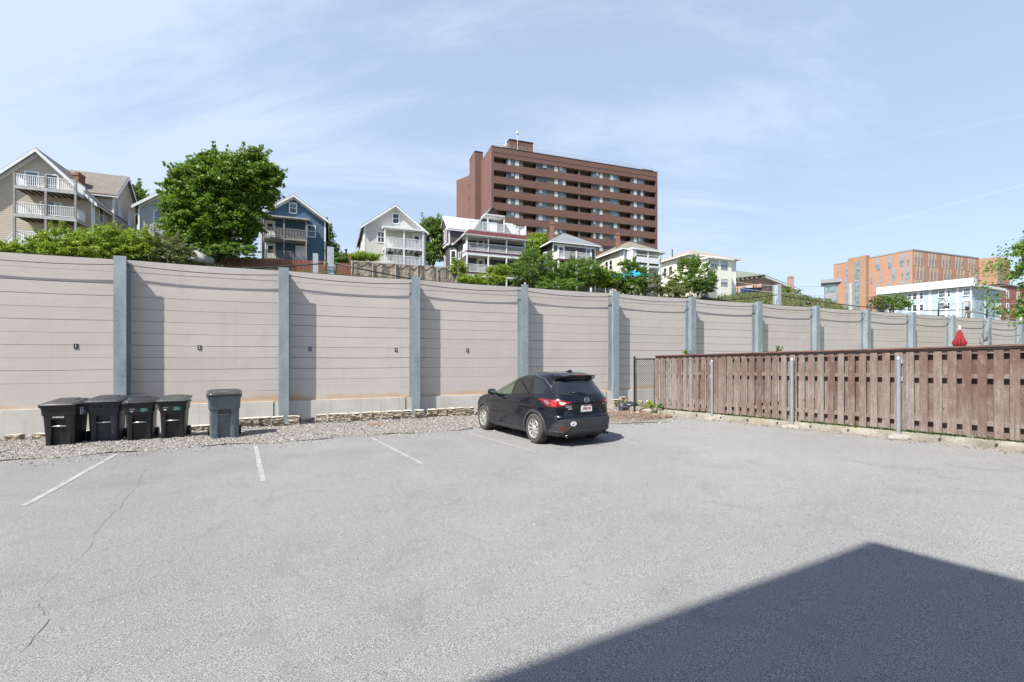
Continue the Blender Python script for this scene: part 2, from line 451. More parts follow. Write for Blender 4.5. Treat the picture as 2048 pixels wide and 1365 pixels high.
qx_ = m.xyz(pos)[0]; lf_ = m.n('MapRange'); m.l(m.math('ADD', qx_, m.math('MULTIPLY', f1, 8.0)), lf_.inputs['Value']); lf_.inputs['From Min'].default_value = -6; lf_.inputs['From Max'].default_value = 9; lf_.inputs['To Min'].default_value = 0.26; lf_.inputs['To Max'].default_value = 0.0
c1 = m.mix(lf_.outputs[0], c1, (0.08, 0.079, 0.077))
# sand-coloured dust toward the wall and the fence
q = m.xyz(pos)
nn = m.math('ADD', m.math('MULTIPLY', q[0], V.x), m.math('MULTIPLY', q[1], V.y))
dn = m.noise(1.1, 5, 0.7, pos)
dust = m.math('MULTIPLY', m.ramp(m.math('ADD', m.math('MULTIPLY', nn, 0.1), m.math('MULTIPLY', dn, 0.5)), [(0.0, 0), (0.5, 0), (1.0, 1)]), 1.0)
dr = m.n('MapRange'); m.l(m.math('ADD', nn, m.math('MULTIPLY', dn, 5.0)), dr.inputs['Value']); dr.inputs['From Min'].default_value = 14.8; dr.inputs['From Max'].default_value = 17.6
dr.inputs['To Max'].default_value = 0.55
c1 = m.mix(dr.outputs[0], c1, (0.27, 0.235, 0.19))
fd = m.n('MapRange'); m.l(m.math('ADD', m.math('ADD', m.math('MULTIPLY', q[0], 0.847), m.math('MULTIPLY', q[1], 0.532)), m.math('MULTIPLY', dn, 1.6)), fd.inputs['Value'])
fd.inputs['From Min'].default_value = 12.9; fd.inputs['From Max'].default_value = 13.9; fd.inputs['To Max'].default_value = 0.6
c1 = m.mix(fd.outputs[0], c1, (0.30, 0.25, 0.20))
# cracks
cr = m.n('TexVoronoi', feature='DISTANCE_TO_EDGE'); cr.inputs['Scale'].default_value = 0.21; cr.inputs['Randomness'].default_value = 1
wv = m.n('TexNoise'); wv.inputs['Scale'].default_value = 1.3; wv.inputs['Detail'].default_value = 5; m.l(pos, wv.inputs['Vector'])
vm = m.n('VectorMath', operation='MULTIPLY_ADD'); m.l(wv.outputs['Color'], vm.inputs[0]); vm.inputs[1].default_value = (0.9, 0.9, 0.9); m.l(pos, vm.inputs[2])
m.l(vm.outputs[0], cr.inputs['Vector'])
ck = m.ramp(cr.outputs['Distance'], [(0, 1), (0.0025, 0.8), (0.008, 0)])
mk = m.ramp(m.noise(0.3, 2, 0.5, pos), [(0.5, 0), (0.6, 1)])
ckm = m.math('MULTIPLY', m.math('MULTIPLY', ck, mk), 0.0)
c1 = m.mix(ckm, c1, (0.075, 0.08, 0.06))
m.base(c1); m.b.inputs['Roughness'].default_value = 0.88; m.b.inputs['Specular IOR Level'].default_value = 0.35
bb = m.math('SUBTRACT', m.math('ADD', sp, m.math('MULTIPLY', sp2, 0.4)), m.math('MULTIPLY', ckm, 1.5))
m.bump(bb, 0.55, 0.006)
M['asphalt'] = m.mat
m = Nd('bare_ground')
c = m.mix(m.ramp(m.noise(0.3, 6, 0.6, m.world()), [(0.3, 0), (0.7, 1)]), (0.10, 0.11, 0.05), (0.17, 0.15, 0.09))
m.base(c); m.b.inputs['Roughness'].default_value = 0.95
M['soil'] = m.mat

def grid_sheet(name, fx, nx, ny, mat, ):
    vs = [fx(i / nx, j / ny) for j in range(ny + 1) for i in range(nx + 1)]
    fs = [(j * (nx + 1) + i, j * (nx + 1) + i + 1, (j + 1) * (nx + 1) + i + 1, (j + 1) * (nx + 1) + i) for j in range(ny) for i in range(nx)]
    return np_mesh(name, np.array([tuple(v) for v in vs]), np.array(fs), mat, smooth_=True)
def ter(a, b):      # terrain in wall frame, denser near
    s = -400 + 900 * a if False else (math.copysign(abs(2 * a - 1) ** 2.2, 2 * a - 1) * 900 + 25)
    n = NW + 0.15 + (b ** 2.0) * 1400
    return W(s, n, hill_z(s, n))
g = grid_sheet('hillside', ter, 160, 160, M['soil']); tag(g, kind='structure')
def nearg(a, b):
    s = math.copysign(abs(2 * a - 1) ** 2, 2 * a - 1) * 700; n = NW + 0.2 - (1 - b) ** 2 * 700
    p = W(s, n); return Vector((p.x, p.y, lot_z(max(-40, min(30, p.x)), max(-30, min(20, p.y))) - 0.12))
g = grid_sheet('ground', nearg, 60, 60, M['soil']); tag(g, kind='structure')
def lotg(a, b):
    x = -26 + 50 * a; y = -14 + 44 * b
    s, n = sn(x, y)
    ne = gravel_edge(s) + 0.15
    if n > ne: p = W(s, ne); x, y = p.x, p.y
    k = (x - 5.08) * 0.847 + (y - 16) * 0.532      # outside of the fence line
    if k > 0.05: x -= 0.847 * (k - 0.05); y -= 0.532 * (k - 0.05)
    return Vector((x, y, lot_z(x, y)))
g = grid_sheet('parking_lot', lotg, 140, 140, M['asphalt']); tag(g, kind='structure')

# gravel bed
m = Nd('gravel_bed'); pos = m.world()
vo = m.n('TexVoronoi'); vo.inputs['Scale'].default_value = 34; m.l(pos, vo.inputs['Vector'])
cg = m.ramp(m.xyz(vo.outputs['Color'])[0], [(0, (0.10, 0.095, 0.09)), (0.5, (0.26, 0.25, 0.235)), (1, (0.50, 0.47, 0.43))])
cg = m.mix(m.ramp(vo.outputs['Distance'], [(0.35, 0), (0.7, 0.8)]), cg, (0.07, 0.06, 0.05))
cg = m.mix(m.ramp(m.noise(0.8, 4, 0.6, pos), [(0.5, 0), (0.7, 0.6)]), cg, (0.22, 0.18, 0.13))
m.base(cg); m.b.inputs['Roughness'].default_value = 0.9
m.bump(vo.outputs['Distance'], -0.9, 0.03)
M['gravel'] = m.mat
def gz(s, n):
    p = W(s, n); e = gravel_edge(s)
    return lot_z(p.x, p.y) + 0.012 + 0.05 * smooth((n - e) / 1.6) + 0.012 * math.sin(s * 3.1 + n * 2.2)
def gvl(a, b):
    s = -24 + 48 * a; n = gravel_edge(s) + (NW + 0.1 - gravel_edge(s)) * b
    return W(s, n, gz(s, n))
g = grid_sheet('gravel_strip', gvl, 240, 20, M['gravel']); tag(g, kind='structure')

# loose pebbles on it
def ico():
    bm = bmesh.new(); bmesh.ops.create_icosphere(bm, subdivisions=1, radius=1)
    v = np.array([x.co[:] for x in bm.verts]); f = np.array([[a.index for a in q.verts] for q in bm.faces]); bm.free(); return v, f
IV, IF = ico()
def pebbles(name, pts, r0, r1, mat, seed=1, flat=0.65):
    rng = np.random.default_rng(seed); n = len(pts)
    V_ = IV[None] * (1 + 0.25 * rng.standard_normal((n, len(IV), 1)))
    V_ = V_ * (r0 + (r1 - r0) * rng.random((n, 1, 1)) ** 2) * np.array([1, 0.75, flat])[None, None]
    a = rng.random(n) * 6.28; ca, sa = np.cos(a), np.sin(a)
    x = V_[..., 0] * ca[:, None] - V_[..., 1] * sa[:, None]; y = V_[..., 0] * sa[:, None] + V_[..., 1] * ca[:, None]
    V_ = np.stack([x, y, V_[..., 2]], -1) + np.array(pts)[:, None]
    F_ = IF[None] + (np.arange(n) * len(IV))[:, None, None]
    return np_mesh(name, V_.reshape(-1, 3), F_.reshape(-1, 3), mat)
def stonemat(name, stops):
    m = Nd(name); g = m.n('NewGeometry')
    m.base(m.ramp(g.outputs['Random Per Island'], stops)); m.b.inputs['Roughness'].default_value = 0.85; return m.mat
M['pebble'] = stonemat('pebble_stone', [(0, (0.05, 0.05, 0.052)), (0.35, (0.16, 0.155, 0.145)), (0.6, (0.31, 0.295, 0.27)), (0.85, (0.42, 0.40, 0.37)), (1, (0.62, 0.59, 0.55))])
rng = random.Random(5)
pts = []
for i in range(27000):
    s = rng.uniform(-13, 13); e = gravel_edge(s); n = e - 0.10 + (NW - 0.2 - e) * rng.random() ** 0.85
    if rng.random() < 0.05: n = e - rng.random() ** 2 * 0.9
    p = W(s, n); pts.append((p.x, p.y, (gz(s, n) if n > e else lot_z(p.x, p.y)) + 0.004))
o = pebbles('loose_gravel', pts, 0.008, 0.027, M['pebble'], 3); tag(o, 'loose grey pebbles spread along the foot of the noise wall', 'gravel', kind='stuff')

# painted bay lines
m = Nd('worn_line_paint'); pos = m.world()
wn = m.ramp(m.noise(7, 5, 0.8, pos), [(0.40, 0), (0.66, 1)])
m.base(m.mix(wn, (0.22, 0.22, 0.22), (0.37, 0.365, 0.355))); m.b.inputs['Roughness'].default_value = 0.8
M['line'] = m.mat
m.bump(m.noise(85, 2, 0.8, pos), 0.4, 0.005)
def line(p0, p1, wd):
    a, b = on_lot(*p0), on_lot(*p1); d = (b - a); d.z = 0; d.normalize(); r = Vector((-d.y, d.x, 0)) * wd / 2
    mb = MB(); n = 14; rr = random.Random(int(p0[0])); rows = []
    for i in range(n + 1):
        c = a.lerp(b, i / n); w1 = 1 + rr.uniform(-0.12, 0.12); w2 = 1 + rr.uniform(-0.12, 0.12)
        rows.append([c + r * w1, c - r * w2])
    for q in rows:
        for v in q: v.z = lot_z(v.x, v.y) + 0.005
    for i in range(n): mb.face([rows[i][0], rows[i][1], rows[i + 1][1], rows[i + 1][0]])
    o = mb.build('bay_line', M['line']); tag(o, kind='structure')
line((235, 908), (47, 1013), 0.085); line((511, 892), (527, 963), 0.085); line((742, 876), (845, 928), 0.075)
line((932, 865), (1074, 906), 0.06); line((1243, 880), (1275, 890), 0.06); line((1318, 852), (1424, 874), 0.06)

# ================================================================= noise wall
POST = 4.22; S0 = -5.60
def top_z(s): return 4.70 - (s + 6) * 0.33 / 51
m = Nd('beige_wall_panel'); pos = m.world(); q = m.xyz(pos)
base = (0.525, 0.475, 0.440)
c = m.mix(m.ramp(m.noise(0.5, 5, 0.6, pos), [(0.3, 0), (0.7, 1)]), scl(base, 0.93), scl(base, 1.04))
c = m.mix(m.ramp(m.noise(2.5, 5, 0.6, pos, (1, 1, 9)), [(0.35, 0), (0.7, 0.5)]), c, scl(base, 0.88))
oi = m.n('ObjectInfo'); c = m.mix(m.math('MULTIPLY', oi.outputs['Random'], 0.16), c, (0.62, 0.60, 0.54))
c = m.mix(m.ramp(m.noise(3.2, 5, 0.75, pos, (1, 1, 0.05)), [(0.55, 0), (0.75, 0.28)]), c, (0.36, 0.32, 0.28))
rust = m.n('MapRange'); m.l(m.math('ADD', q[2], m.math('MULTIPLY', m.noise(0.55, 4, 0.6, pos, (1, 1, 0.2)), -0.62)), rust.inputs['Value'])
rust.inputs['From Min'].default_value = 0.13; rust.inputs['From Max'].default_value = 0.27; rust.inputs['To Min'].default_value = 0.60; rust.inputs['To Max'].default_value = 0.0
c = m.mix(rust.outputs[0], c, (0.47, 0.27, 0.11))
m.base(c); m.b.inputs['Roughness'].default_value = 0.62
m.bump(m.noise(1.2, 3, 0.5, pos), 0.25, 0.05)
M['panel'] = m.mat
m = Nd('galvanised_steel'); pos = m.world()
v = m.n('TexVoronoi'); v.inputs['Scale'].default_value = 16; m.l(pos, v.inputs['Vector'])
c = m.mix(m.ramp(m.noise(2.2, 5, 0.6, pos, (1, 1, 0.4)), [(0.3, 0), (0.7, 1)]), (0.20, 0.25, 0.285), (0.33, 0.375, 0.40))
c = m.mix(m.math('MULTIPLY', m.xyz(v.outputs['Color'])[0], 0.22), c, (0.42, 0.46, 0.48))
c = m.mix(m.ramp(m.noise(5, 4, 0.7, pos), [(0.62, 0), (0.72, 0.5)]), c, (0.12, 0.16, 0.20))
m.base(c); m.b.inputs['Roughness'].default_value = 0.5; m.b.inputs['Metallic'].default_value = 0.25
M['galv'] = m.mat
m = Nd('cast_concrete'); pos = m.world(); q = m.xyz(pos)
c = m.mix(m.ramp(m.noise(1.1, 5, 0.6, pos), [(0.3, 0), (0.7, 1)]), (0.47, 0.455, 0.42), (0.60, 0.58, 0.54))
st = m.ramp(m.noise(6, 4, 0.7, pos, (1, 1, 0.06)), [(0.5, 0), (0.68, 0.55)])
c = m.mix(st, c, (0.38, 0.33, 0.26)); m.base(c); m.b.inputs['Roughness'].default_value = 0.9; m.bump(m.noise(30, 4, 0.6, pos), 0.3, 0.01)
M['cast'] = m.mat

FW = wallF(NW); FB = wallF(NF)
wall = thing('noise_wall', 'long beige noise wall of horizontal boards on a concrete footing', 'wall', W(0, NW, -0.4))
zb = lambda s: 0.40 + (4.22 - 4.22 if False else 0)      # top of footing
BAYS = list(range(-3, 14))
rr = random.Random(4)
for k in BAYS:
    a0 = S0 + k * POST; a1 = a0 + POST
    t0, t1 = top_z(a0), top_z(a1)
    nb = 12; mb = MB()
    style = {1: 0.35, 8: 0.9}.get(k, rr.choice([1, 1, 0.8, 1.1, 0.5]))
    x0, x1 = a0 + 0.02, a1 - 0.02
    for i in range(nb):
        f0, f1 = i / nb, (i + 1) / nb
        def zz(f, t): return 0.40 + (t - 0.40) * f
        lean = -0.010 * style + 0.006 * rr.random(); gv = 0.007 + 0.010 * rr.random()
        P = FW.P; NS = 6
        for j in range(NS):      # each board bows a little; a groove runs along every joint
            u0, u1 = j / NS, (j + 1) / NS
            xa, xb = x0 + (x1 - x0) * u0, x0 + (x1 - x0) * u1
            ta, tb = t0 + (t1 - t0) * u0, t0 + (t1 - t0) * u1
            sa, sb_ = -0.02 * math.sin(math.pi * u0), -0.02 * math.sin(math.pi * u1)
            if i == 0: sa = sb_ = 0
            g0 = gv if i else 0
            A = P(xa, lean, zz(f0, ta) + sa + g0); B = P(xb, lean, zz(f0, tb) + sb_ + g0)
            C_ = P(xb, 0.0, zz(f1, tb) + sb_); D = P(xa, 0.0, zz(f1, ta) + sa)
            mb.face([A, B, C_, D])
            mb.face([P(xa, -0.03, zz(f0, ta) + sa + g0), P(xb, -0.03, zz(f0, tb) + sb_ + g0), B, A])
            if i: mb.face([P(xa, 0, zz(f0, ta) + sa), P(xb, 0, zz(f0, tb) + sb_), P(xb, -0.03, zz(f0, tb) + sb_ + .004), P(xa, -0.03, zz(f0, ta) + sa + .004)])
    mb.face([FW.P(x0, 0.0, t0), FW.P(x1, 0.0, t1), FW.P(x1, -0.12, t1), FW.P(x0, -0.12, t0)])
    mb.face([FW.P(x1, -0.12, 0.4), FW.P(x0, -0.12, 0.4), FW.P(x0, -0.12, t0), FW.P(x1, -0.12, t1)])
    mb.build('wall_panel', M['panel'], wall)
    mb = MB(); mb.ob(FW, a0 + 0.01, a1 - 0.33, -0.2, 0.07, -0.7, 0.40); mb.ob(FW, a1 - 0.30, a1 - 0.02, -0.2, 0.05, -0.7, 0.385)
    mb.build('footing', M['cast'], wall)
fw_ = 0.30
for k in range(-3, 15):
    a = S0 + k * POST; h = top_z(a) + 0.05
    p = FB.P(a, 0, -0.5)
    if k <= 9: lab = ['grey steel wall post beside the far left wall panel', 'grey steel wall post out at the left end', 'grey steel wall post left of bay number one', 'tall grey steel post rising behind the lidded black bins', 'grey steel post between the bay numbers two and three', 'grey steel post between the bay numbers four and five', 'grey steel wall post rising behind the parked black car', 'grey steel wall post at the stone heap left of the chain-link gate', 'grey steel wall post above the left end of the wooden fence', 'grey steel wall post, second one above the wooden fence from its left end', 'grey steel wall post, third one above the wooden fence from its left end', 'grey steel wall post, fourth one above the wooden fence from its left end', 'grey steel wall post, fifth one above the wooden fence from its left end'][k + 3]
    else: lab = {10: 'grey steel wall post directly behind the red umbrella', 11: 'grey steel wall post just right of the red umbrella', 12: 'grey steel wall post at the right edge, under the leafy branch'}.get(k, 'grey steel wall post in the far stretch past the last loop of cable')
    t = thing('wall_post', lab, 'post', p, 'steel posts of the noise wall')
    mb = MB(); tz = h
    mb.ob(FB, a - fw_ / 2, a + fw_ / 2, -0.02, 0, -0.5, tz); mb.build('front_flange', M['galv'], t, bevel=0.003)
    mb = MB(); mb.ob(FB, a - 0.01, a + 0.01, -0.33, -0.02, -0.5, tz - 0.002); mb.build('web', M['galv'], t)
    mb = MB(); mb.ob(FB, a - fw_ / 2 - 0.03, a + fw_ / 2 + 0.0, -0.335, -0.315, -0.5, tz - 0.12)
    mb.build('rear_flange', M['galv'], t)
# thin cable looped from post to post behind the front flanges
mb = MB(); pts = []
for k in range(-3, 14):
    a0 = S0 + k * POST
    for j in range(8):
        u = j / 8; a = a0 + u * POST
        pts.append(FW.P(a, 0.13, top_z(a) - 0.155 - 0.10 * 4 * u * (1 - u)))
mb.tube(pts, 0.014, 6)
o = mb.build('wall_cable', pmat('cable_brown', (0.035, 0.02, 0.02), 0.6, 0.1)); tag(o, 'thin dark cable looped from post to post near the top of the noise wall', 'cable')
mb = MB()
a0 = S0 + 11 * POST; a1 = S0 + 12 * POST
mb.tube([FW.P(a0 + (a1 - a0) * u, 0.30 if 0 < u < 1 else 0.32, 3.42 - 0.18 * 4 * u * (1 - u)) for u in [0, .15, .3, .5, .7, .85, 1]] + [FW.P(a1 + 0.05, 0.34, 3.7), FW.P(a1 + 0.1, 0.34, 4.0)], 0.018, 6)
o = mb.build('hanging_cable', M['black_metal']); tag(o, 'slack black cable loop hanging low between the two rightmost posts', 'cable')

# bay numbers
def text_mesh(name, body, size, mat, parent, loc, rot, extrude=0.0015, sx=1.0, align='CENTER', bold=0.0, label=None):
    cu = bpy.data.curves.new(name, 'FONT'); cu.body = body; cu.size = size; cu.extrude = extrude; cu.offset = bold
    cu.align_x = align; cu.align_y = 'CENTER'; cu.resolution_u = 3
    ob = bpy.data.objects.new(name, cu); col.objects.link(ob)
    dg = bpy.context.evaluated_depsgraph_get(); dg.update()
    me = bpy.data.meshes.new_from_object(ob.evaluated_get(dg)); bpy.data.objects.remove(ob)
    mt = Matrix.Translation(loc) @ rot.to_4x4() @ Matrix.Diagonal((sx, 1, 1, 1))
    me.transform(mt)
    if parent is not None: me.transform(Matrix.Translation(-world_loc(parent)))
    me.materials.clear(); me.materials.append(mat)
    o2 = bpy.data.objects.new(name, me); col.objects.link(o2); o2.parent = parent
    if label: o2['label'] = label
    return o2
def face_rot(F, tilt=0.0):      # text plane standing in a Fac, reading left to right from outside
    return Matrix((F.e, Vector((0, 0, 1)), F.n)).transposed()
M['plate_black'] = pmat('plaque_black', (0.03, 0.03, 0.035), 0.5, 0.1)
M['hub_grey'] = pmat('dull_white_paint', (0.5, 0.5, 0.5), 0.5, 0.05)
M['white'] = pmat('white_paint', (0.75, 0.75, 0.75), 0.5, 0.03)
words = ['one', 'two', 'three', 'four', 'five']
spots = ['on the wall left of the first tall post', 'on the wall above the two lidded carts with green stickers', 'in the post shadow right of the second post', 'on the wall just left of the middle post', 'on the wall panel left of the parked car']
for i, (px, py) in enumerate([(152, 693), (399, 695.5), (620, 698.5), (792, 700), (935, 701)]):
    a, z = FW.hit(px, py)
    t = thing('bay_number', 'black plaque numbered %s %s' % (words[i], spots[i]), 'number sign', FW.P(a, 0.03, z), 'bay number plaques')
    mb = MB(); mb.ob(FW, a - 0.048, a + 0.048, -0.01, 0.014, z - 0.07, z + 0.07); mb.build('backing', M['plate_black'], t)
    text_mesh('digit', str(i + 1), 0.115, M['hub_grey'], t, FW.P(a, 0.0155, z), face_rot(FW), bold=0.003)

# ================================================================= split stones along the wall foot
m = Nd('split_stone'); pos = m.world(); g = m.n('NewGeometry')
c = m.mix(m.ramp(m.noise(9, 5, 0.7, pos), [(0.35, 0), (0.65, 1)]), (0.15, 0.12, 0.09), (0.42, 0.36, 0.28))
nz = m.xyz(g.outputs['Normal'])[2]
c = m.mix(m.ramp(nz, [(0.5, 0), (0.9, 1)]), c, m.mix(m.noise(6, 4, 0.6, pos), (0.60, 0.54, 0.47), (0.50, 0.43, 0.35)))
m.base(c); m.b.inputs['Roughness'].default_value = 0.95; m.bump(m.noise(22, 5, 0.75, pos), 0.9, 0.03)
M['split'] = m.mat
M['dark_block'] = pmat('dark_block', (0.05, 0.055, 0.065), 0.5, 0.2, 8, bump=0.2)
def block_mesh(seed, w=0.42, d=0.24, h=0.16):
    rr = random.Random(seed); bm = bmesh.new(); bmesh.ops.create_cube(bm, size=1)
    for v in bm.verts:
        v.co.x *= w * (0.86 if v.co.y > 0 else 1); v.co.y *= d; v.co.z = (v.co.z + 0.5) * h
    es = bm.edges[:]; bmesh.ops.subdivide_edges(bm, edges=es, cuts=3, use_grid_fill=True)
    for v in bm.verts:
        k = 0.022 if v.co.y < -d * 0.3 else 0.006
        v.co += Vector((rr.uniform(-1, 1) * 0.008, rr.uniform(-1, 1) * k, rr.uniform(-1, 1) * 0.006))
    me = bpy.data.meshes.new('block'); bm.to_mesh(me); bm.free(); me.materials.append(M['split']); return me
BM_ = [block_mesh(i) for i in range(6)]
rs = random.Random(8)
def block(p, rz, label, tilt=0.0, mesh=None, name='stone_block', group='split stone blocks at the wall foot', scale=(1, 1, 1)):
    o = bpy.data.objects.new(name, mesh or rs.choice(BM_)); col.objects.link(o)
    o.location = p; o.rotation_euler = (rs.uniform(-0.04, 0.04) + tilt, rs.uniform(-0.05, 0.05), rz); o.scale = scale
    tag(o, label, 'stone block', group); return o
NSB = 15.72
# px centre, courses
row = [(28, 1, 0), (86, 1, 0), (128, 1, 0), (170, 1, 0), (216, 1, 0), (395, 1, 1), (418, 1, 1), (489, 2, 0), (508, 2, 0), (530, 2, 0), (556, 2, 0), (589, 2, 0), (643, 2, 0), (666, 2, 0), (688, 2, 0), (711, 2, 0), (733, 2, 0), (753, 2, 0), (773, 2, 0), (793, 2, 0), (815, 2, 0), (838, 2, 0), (863, 2, 0), (883, 2, 0), (902, 2, 0), (919, 2, 0), (938, 2, 0), (962, 2, 0), (984, 2, 0)]
FSB = wallF(NSB)
ORD = ['first', 'second', 'third', 'fourth', 'fifth', 'sixth', 'seventh', 'eighth', 'ninth', 'tenth', 'eleventh', 'twelfth']
def seg_of(px):
    if px < 230: return 0
    if px < 430: return 1
    if px < 571: return 2
    if px < 600: return 3
    if px < 840: return 4
    return 5
segn = ['single stone block at the left wall foot', 'low stone block between the lidded carts and the blue-grey bin', 'right of the blue-grey bin', 'just right of the second steel post', 'right of the dark block', 'right of the middle steel post']
seen = {}
for i, (px, cs, q_) in enumerate(row):
    a = FSB.a(px); p = FSB.P(a, 0, 0); z = lot_z(p.x, p.y) + 0.03
    if cs == 2: z -= 0.02
    sg = seg_of(px); k = seen.get(sg, 0); seen[sg] = k + 1
    for j in range(cs):
        if sg < 2: lab = ORD[k] + ' from left, ' + segn[sg]
        elif sg == 3: lab = ('upper' if j else 'lower') + ' stone block of the pair ' + segn[sg]
        else: lab = ('upper' if j else 'lower') + ' block of the ' + ORD[k] + ' stone pair ' + segn[sg]
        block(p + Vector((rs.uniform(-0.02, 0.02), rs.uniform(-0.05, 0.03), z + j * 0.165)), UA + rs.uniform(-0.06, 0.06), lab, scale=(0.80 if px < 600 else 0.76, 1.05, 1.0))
a = FSB.a(614); p = FSB.P(a, 0, 0)
me = block_mesh(77, 0.46, 0.26, 0.22); me.materials.clear(); me.materials.append(M['dark_block'])
o = block(p + Vector((0, 0, lot_z(p.x, p.y) + 0.03)), UA, 'dark slate-coloured block in a gap of the stone row', mesh=me, name='dark_block', group=None)


# cracks that run through the asphalt
M['crack'] = pmat('crack_dirt', (0.100, 0.100, 0.085), 0.95, 0.4, 9)
def crack(pts, wd, seed):
    rr = random.Random(seed); P_ = [on_lot(*p) for p in pts]; path = []
    for a, b in zip(P_, P_[1:]):
        n = max(3, int((b - a).length / 0.07))
        for j in range(n): path.append(a.lerp(b, j / n))
    off = 0; rows = []
    for i, p in enumerate(path[:-1]):
        d = (path[i + 1] - p); d.z = 0; d.normalize(); r = Vector((-d.y, d.x, 0)); off = off * .9 + rr.gauss(0, .010); c = p + r * (off + .02 * math.sin(i * .31 + seed))
        w_ = wd * rr.uniform(.08, .55); z = lot_z(c.x, c.y) + .004
        rows.append((Vector((c.x + r.x * w_, c.y + r.y * w_, z)), Vector((c.x - r.x * w_, c.y - r.y * w_, z))))
    mb = MB()
    for i in range(len(rows) - 1):
        if rr.random() < .10: continue
        mb.face([rows[i][0], rows[i][1], rows[i + 1][1], rows[i + 1][0]])
    o = mb.build('asphalt_crack', M['crack']); tag(o, kind='structure')
crack([(288, 938), (262, 985), (215, 1040), (182, 1090), (140, 1125), (80, 1175), (70, 1215), (92, 1240), (50, 1290), (10, 1340)], .006, 1)
crack([(0, 1228), (90, 1217), (180, 1202), (260, 1182), (345, 1168)], .005, 2)
crack([(1090, 1046), (1160, 1036), (1220, 1018), (1280, 1012), (1350, 998), (1400, 990)], .005, 3)
crack([(500, 982), (640, 958), (780, 935), (900, 925), (1020, 915)], .004, 4)
crack([(130, 1030), (230, 1012), (330, 1002), (420, 990)], .004, 5)
crack([(1500, 925), (1620, 936), (1730, 960), (1850, 985)], .003, 6)
# ================================================================= wooden fence on its curb
m = Nd('fence_wood'); pos = m.world(); g = m.n('NewGeometry'); rnd = g.outputs['Random Per Island']
q = m.xyz(pos)
cb = m.n('CombineXYZ'); m.l(m.math('ADD', q[0], m.math('MULTIPLY', rnd, 37.0)), cb.inputs[0]); m.l(q[1], cb.inputs[1]); m.l(q[2], cb.inputs[2])
gr = m.noise(26, 5, 0.65, cb.outputs[0], (1, 1, 0.06), 0.6); wr = m.noise(2.2, 4, 0.65, cb.outputs[0], (1, 1, 0.7)); fine_ = m.noise(70, 3, 0.7, cb.outputs[0], (1, 1, 0.25))
red = m.ramp(rnd, [(0, (0.118, 0.064, 0.050)), (0.35, (0.136, 0.079, 0.061)), (0.7, (0.158, 0.103, 0.080)), (1, (0.130, 0.091, 0.073))])
grey = m.ramp(gr, [(0.3, (0.135, 0.105, 0.092)), (0.7, (0.34, 0.285, 0.255))])
w0 = m.math('ADD', m.math('ADD', wr, m.math('MULTIPLY', m.math('SUBTRACT', rnd, 0.5), 0.35)), m.math('MULTIPLY', m.math('SUBTRACT', 1.2, q[2]), 0.14))
c = m.mix(m.ramp(w0, [(0.28, 0), (0.72, 1)]), red, grey)
c = m.mix(m.ramp(fine_, [(0.45, 0), (0.72, 0.6)]), c, (0.09, 0.06, 0.05))
mot = m.noise(9, 5, 0.8, cb.outputs[0], (1, 1, 0.5)); c = m.mix(m.ramp(mot, [(0.55, 0), (0.75, 0.5)]), c, (0.40, 0.36, 0.33)); c = m.mix(m.ramp(m.noise(14, 4, 0.8, cb.outputs[0], (1, 1, 2.2)), [(0.62, 0), (0.70, 0.7)]), c, (0.07, 0.04, 0.032))
vk = m.n('TexVoronoi'); vk.inputs['Scale'].default_value = 5.5; mpk = m.n('Mapping'); mpk.inputs['Scale'].default_value = (1, 1, 0.8); m.l(cb.outputs[0], mpk.inputs[0]); m.l(mpk.outputs[0], vk.inputs['Vector'])
c = m.mix(m.ramp(vk.outputs['Distance'], [(0.0, 0.85), (0.085, 0.5), (0.13, 0)]), c, (0.055, 0.03, 0.025))
m.base(c); m.b.inputs['Roughness'].default_value = 0.85; m.bump(gr, 0.35, 0.008)
M['fence'] = m.mat
m = Nd('curb_concrete'); pos = m.world()
c = m.mix(m.ramp(m.noise(2.5, 6, 0.7, pos), [(0.35, 0), (0.65, 1)]), (0.17, 0.155, 0.125), (0.32, 0.30, 0.255))
c = m.mix(m.ramp(m.noise(1.0, 4, 0.6, pos), [(0.5, 0), (0.7, 0.5)]), c, (0.24, 0.20, 0.12))
m.base(c); m.b.inputs['Roughness'].default_value = 0.95; m.bump(m.noise(18, 5, 0.75, pos), 0.8, 0.03)
M['curb'] = m.mat

FA = math.atan2(-0.847, 0.532)
FF = Fac(5.08, 16.0, FA)
FL = 15.5
def cap_z(k): return 1.868 + 0.0218 * k
def curb_z(k): return cap_z(k) - 1.83
# curb
cu = MB(); NSEG = 62
rr = random.Random(12); prof = []
for i in range(NSEG + 1):
    k = -0.35 + (FL + 0.35) * i / NSEG
    h = curb_z(k) if k > 0 else curb_z(0) - 0.10
    front = 0.13 + rr.uniform(-0.012, 0.012) + 0.03 * smooth(1 - k / 3)
    prof.append([FF.P(k, front + 0.05, -0.5), FF.P(k, front + 0.03, h - 0.12), FF.P(k, front - 0.02 + rr.uniform(-.01, .01), h - 0.015 + rr.uniform(-.006, .006)), FF.P(k, front - 0.05, h), FF.P(k, -0.16, h - 0.01), FF.P(k, -0.18, -0.5)])
vs = [p for r_ in prof for p in r_]; fs = []
for i in range(NSEG):
    for j in range(5): fs.append((i * 6 + j, (i + 1) * 6 + j, (i + 1) * 6 + j + 1, i * 6 + j + 1))
fs += [(0, 1, 2, 3, 4, 5), tuple(NSEG * 6 + j for j in (5, 4, 3, 2, 1, 0))]
cu.raw(vs, fs)
curb = cu.build('fence_curb', M['curb'], sharp=R(40)); origin_to(curb, FF.P(0, 0, 0)); tag(curb, 'weathered concrete curb running under the wooden fence', 'curb')
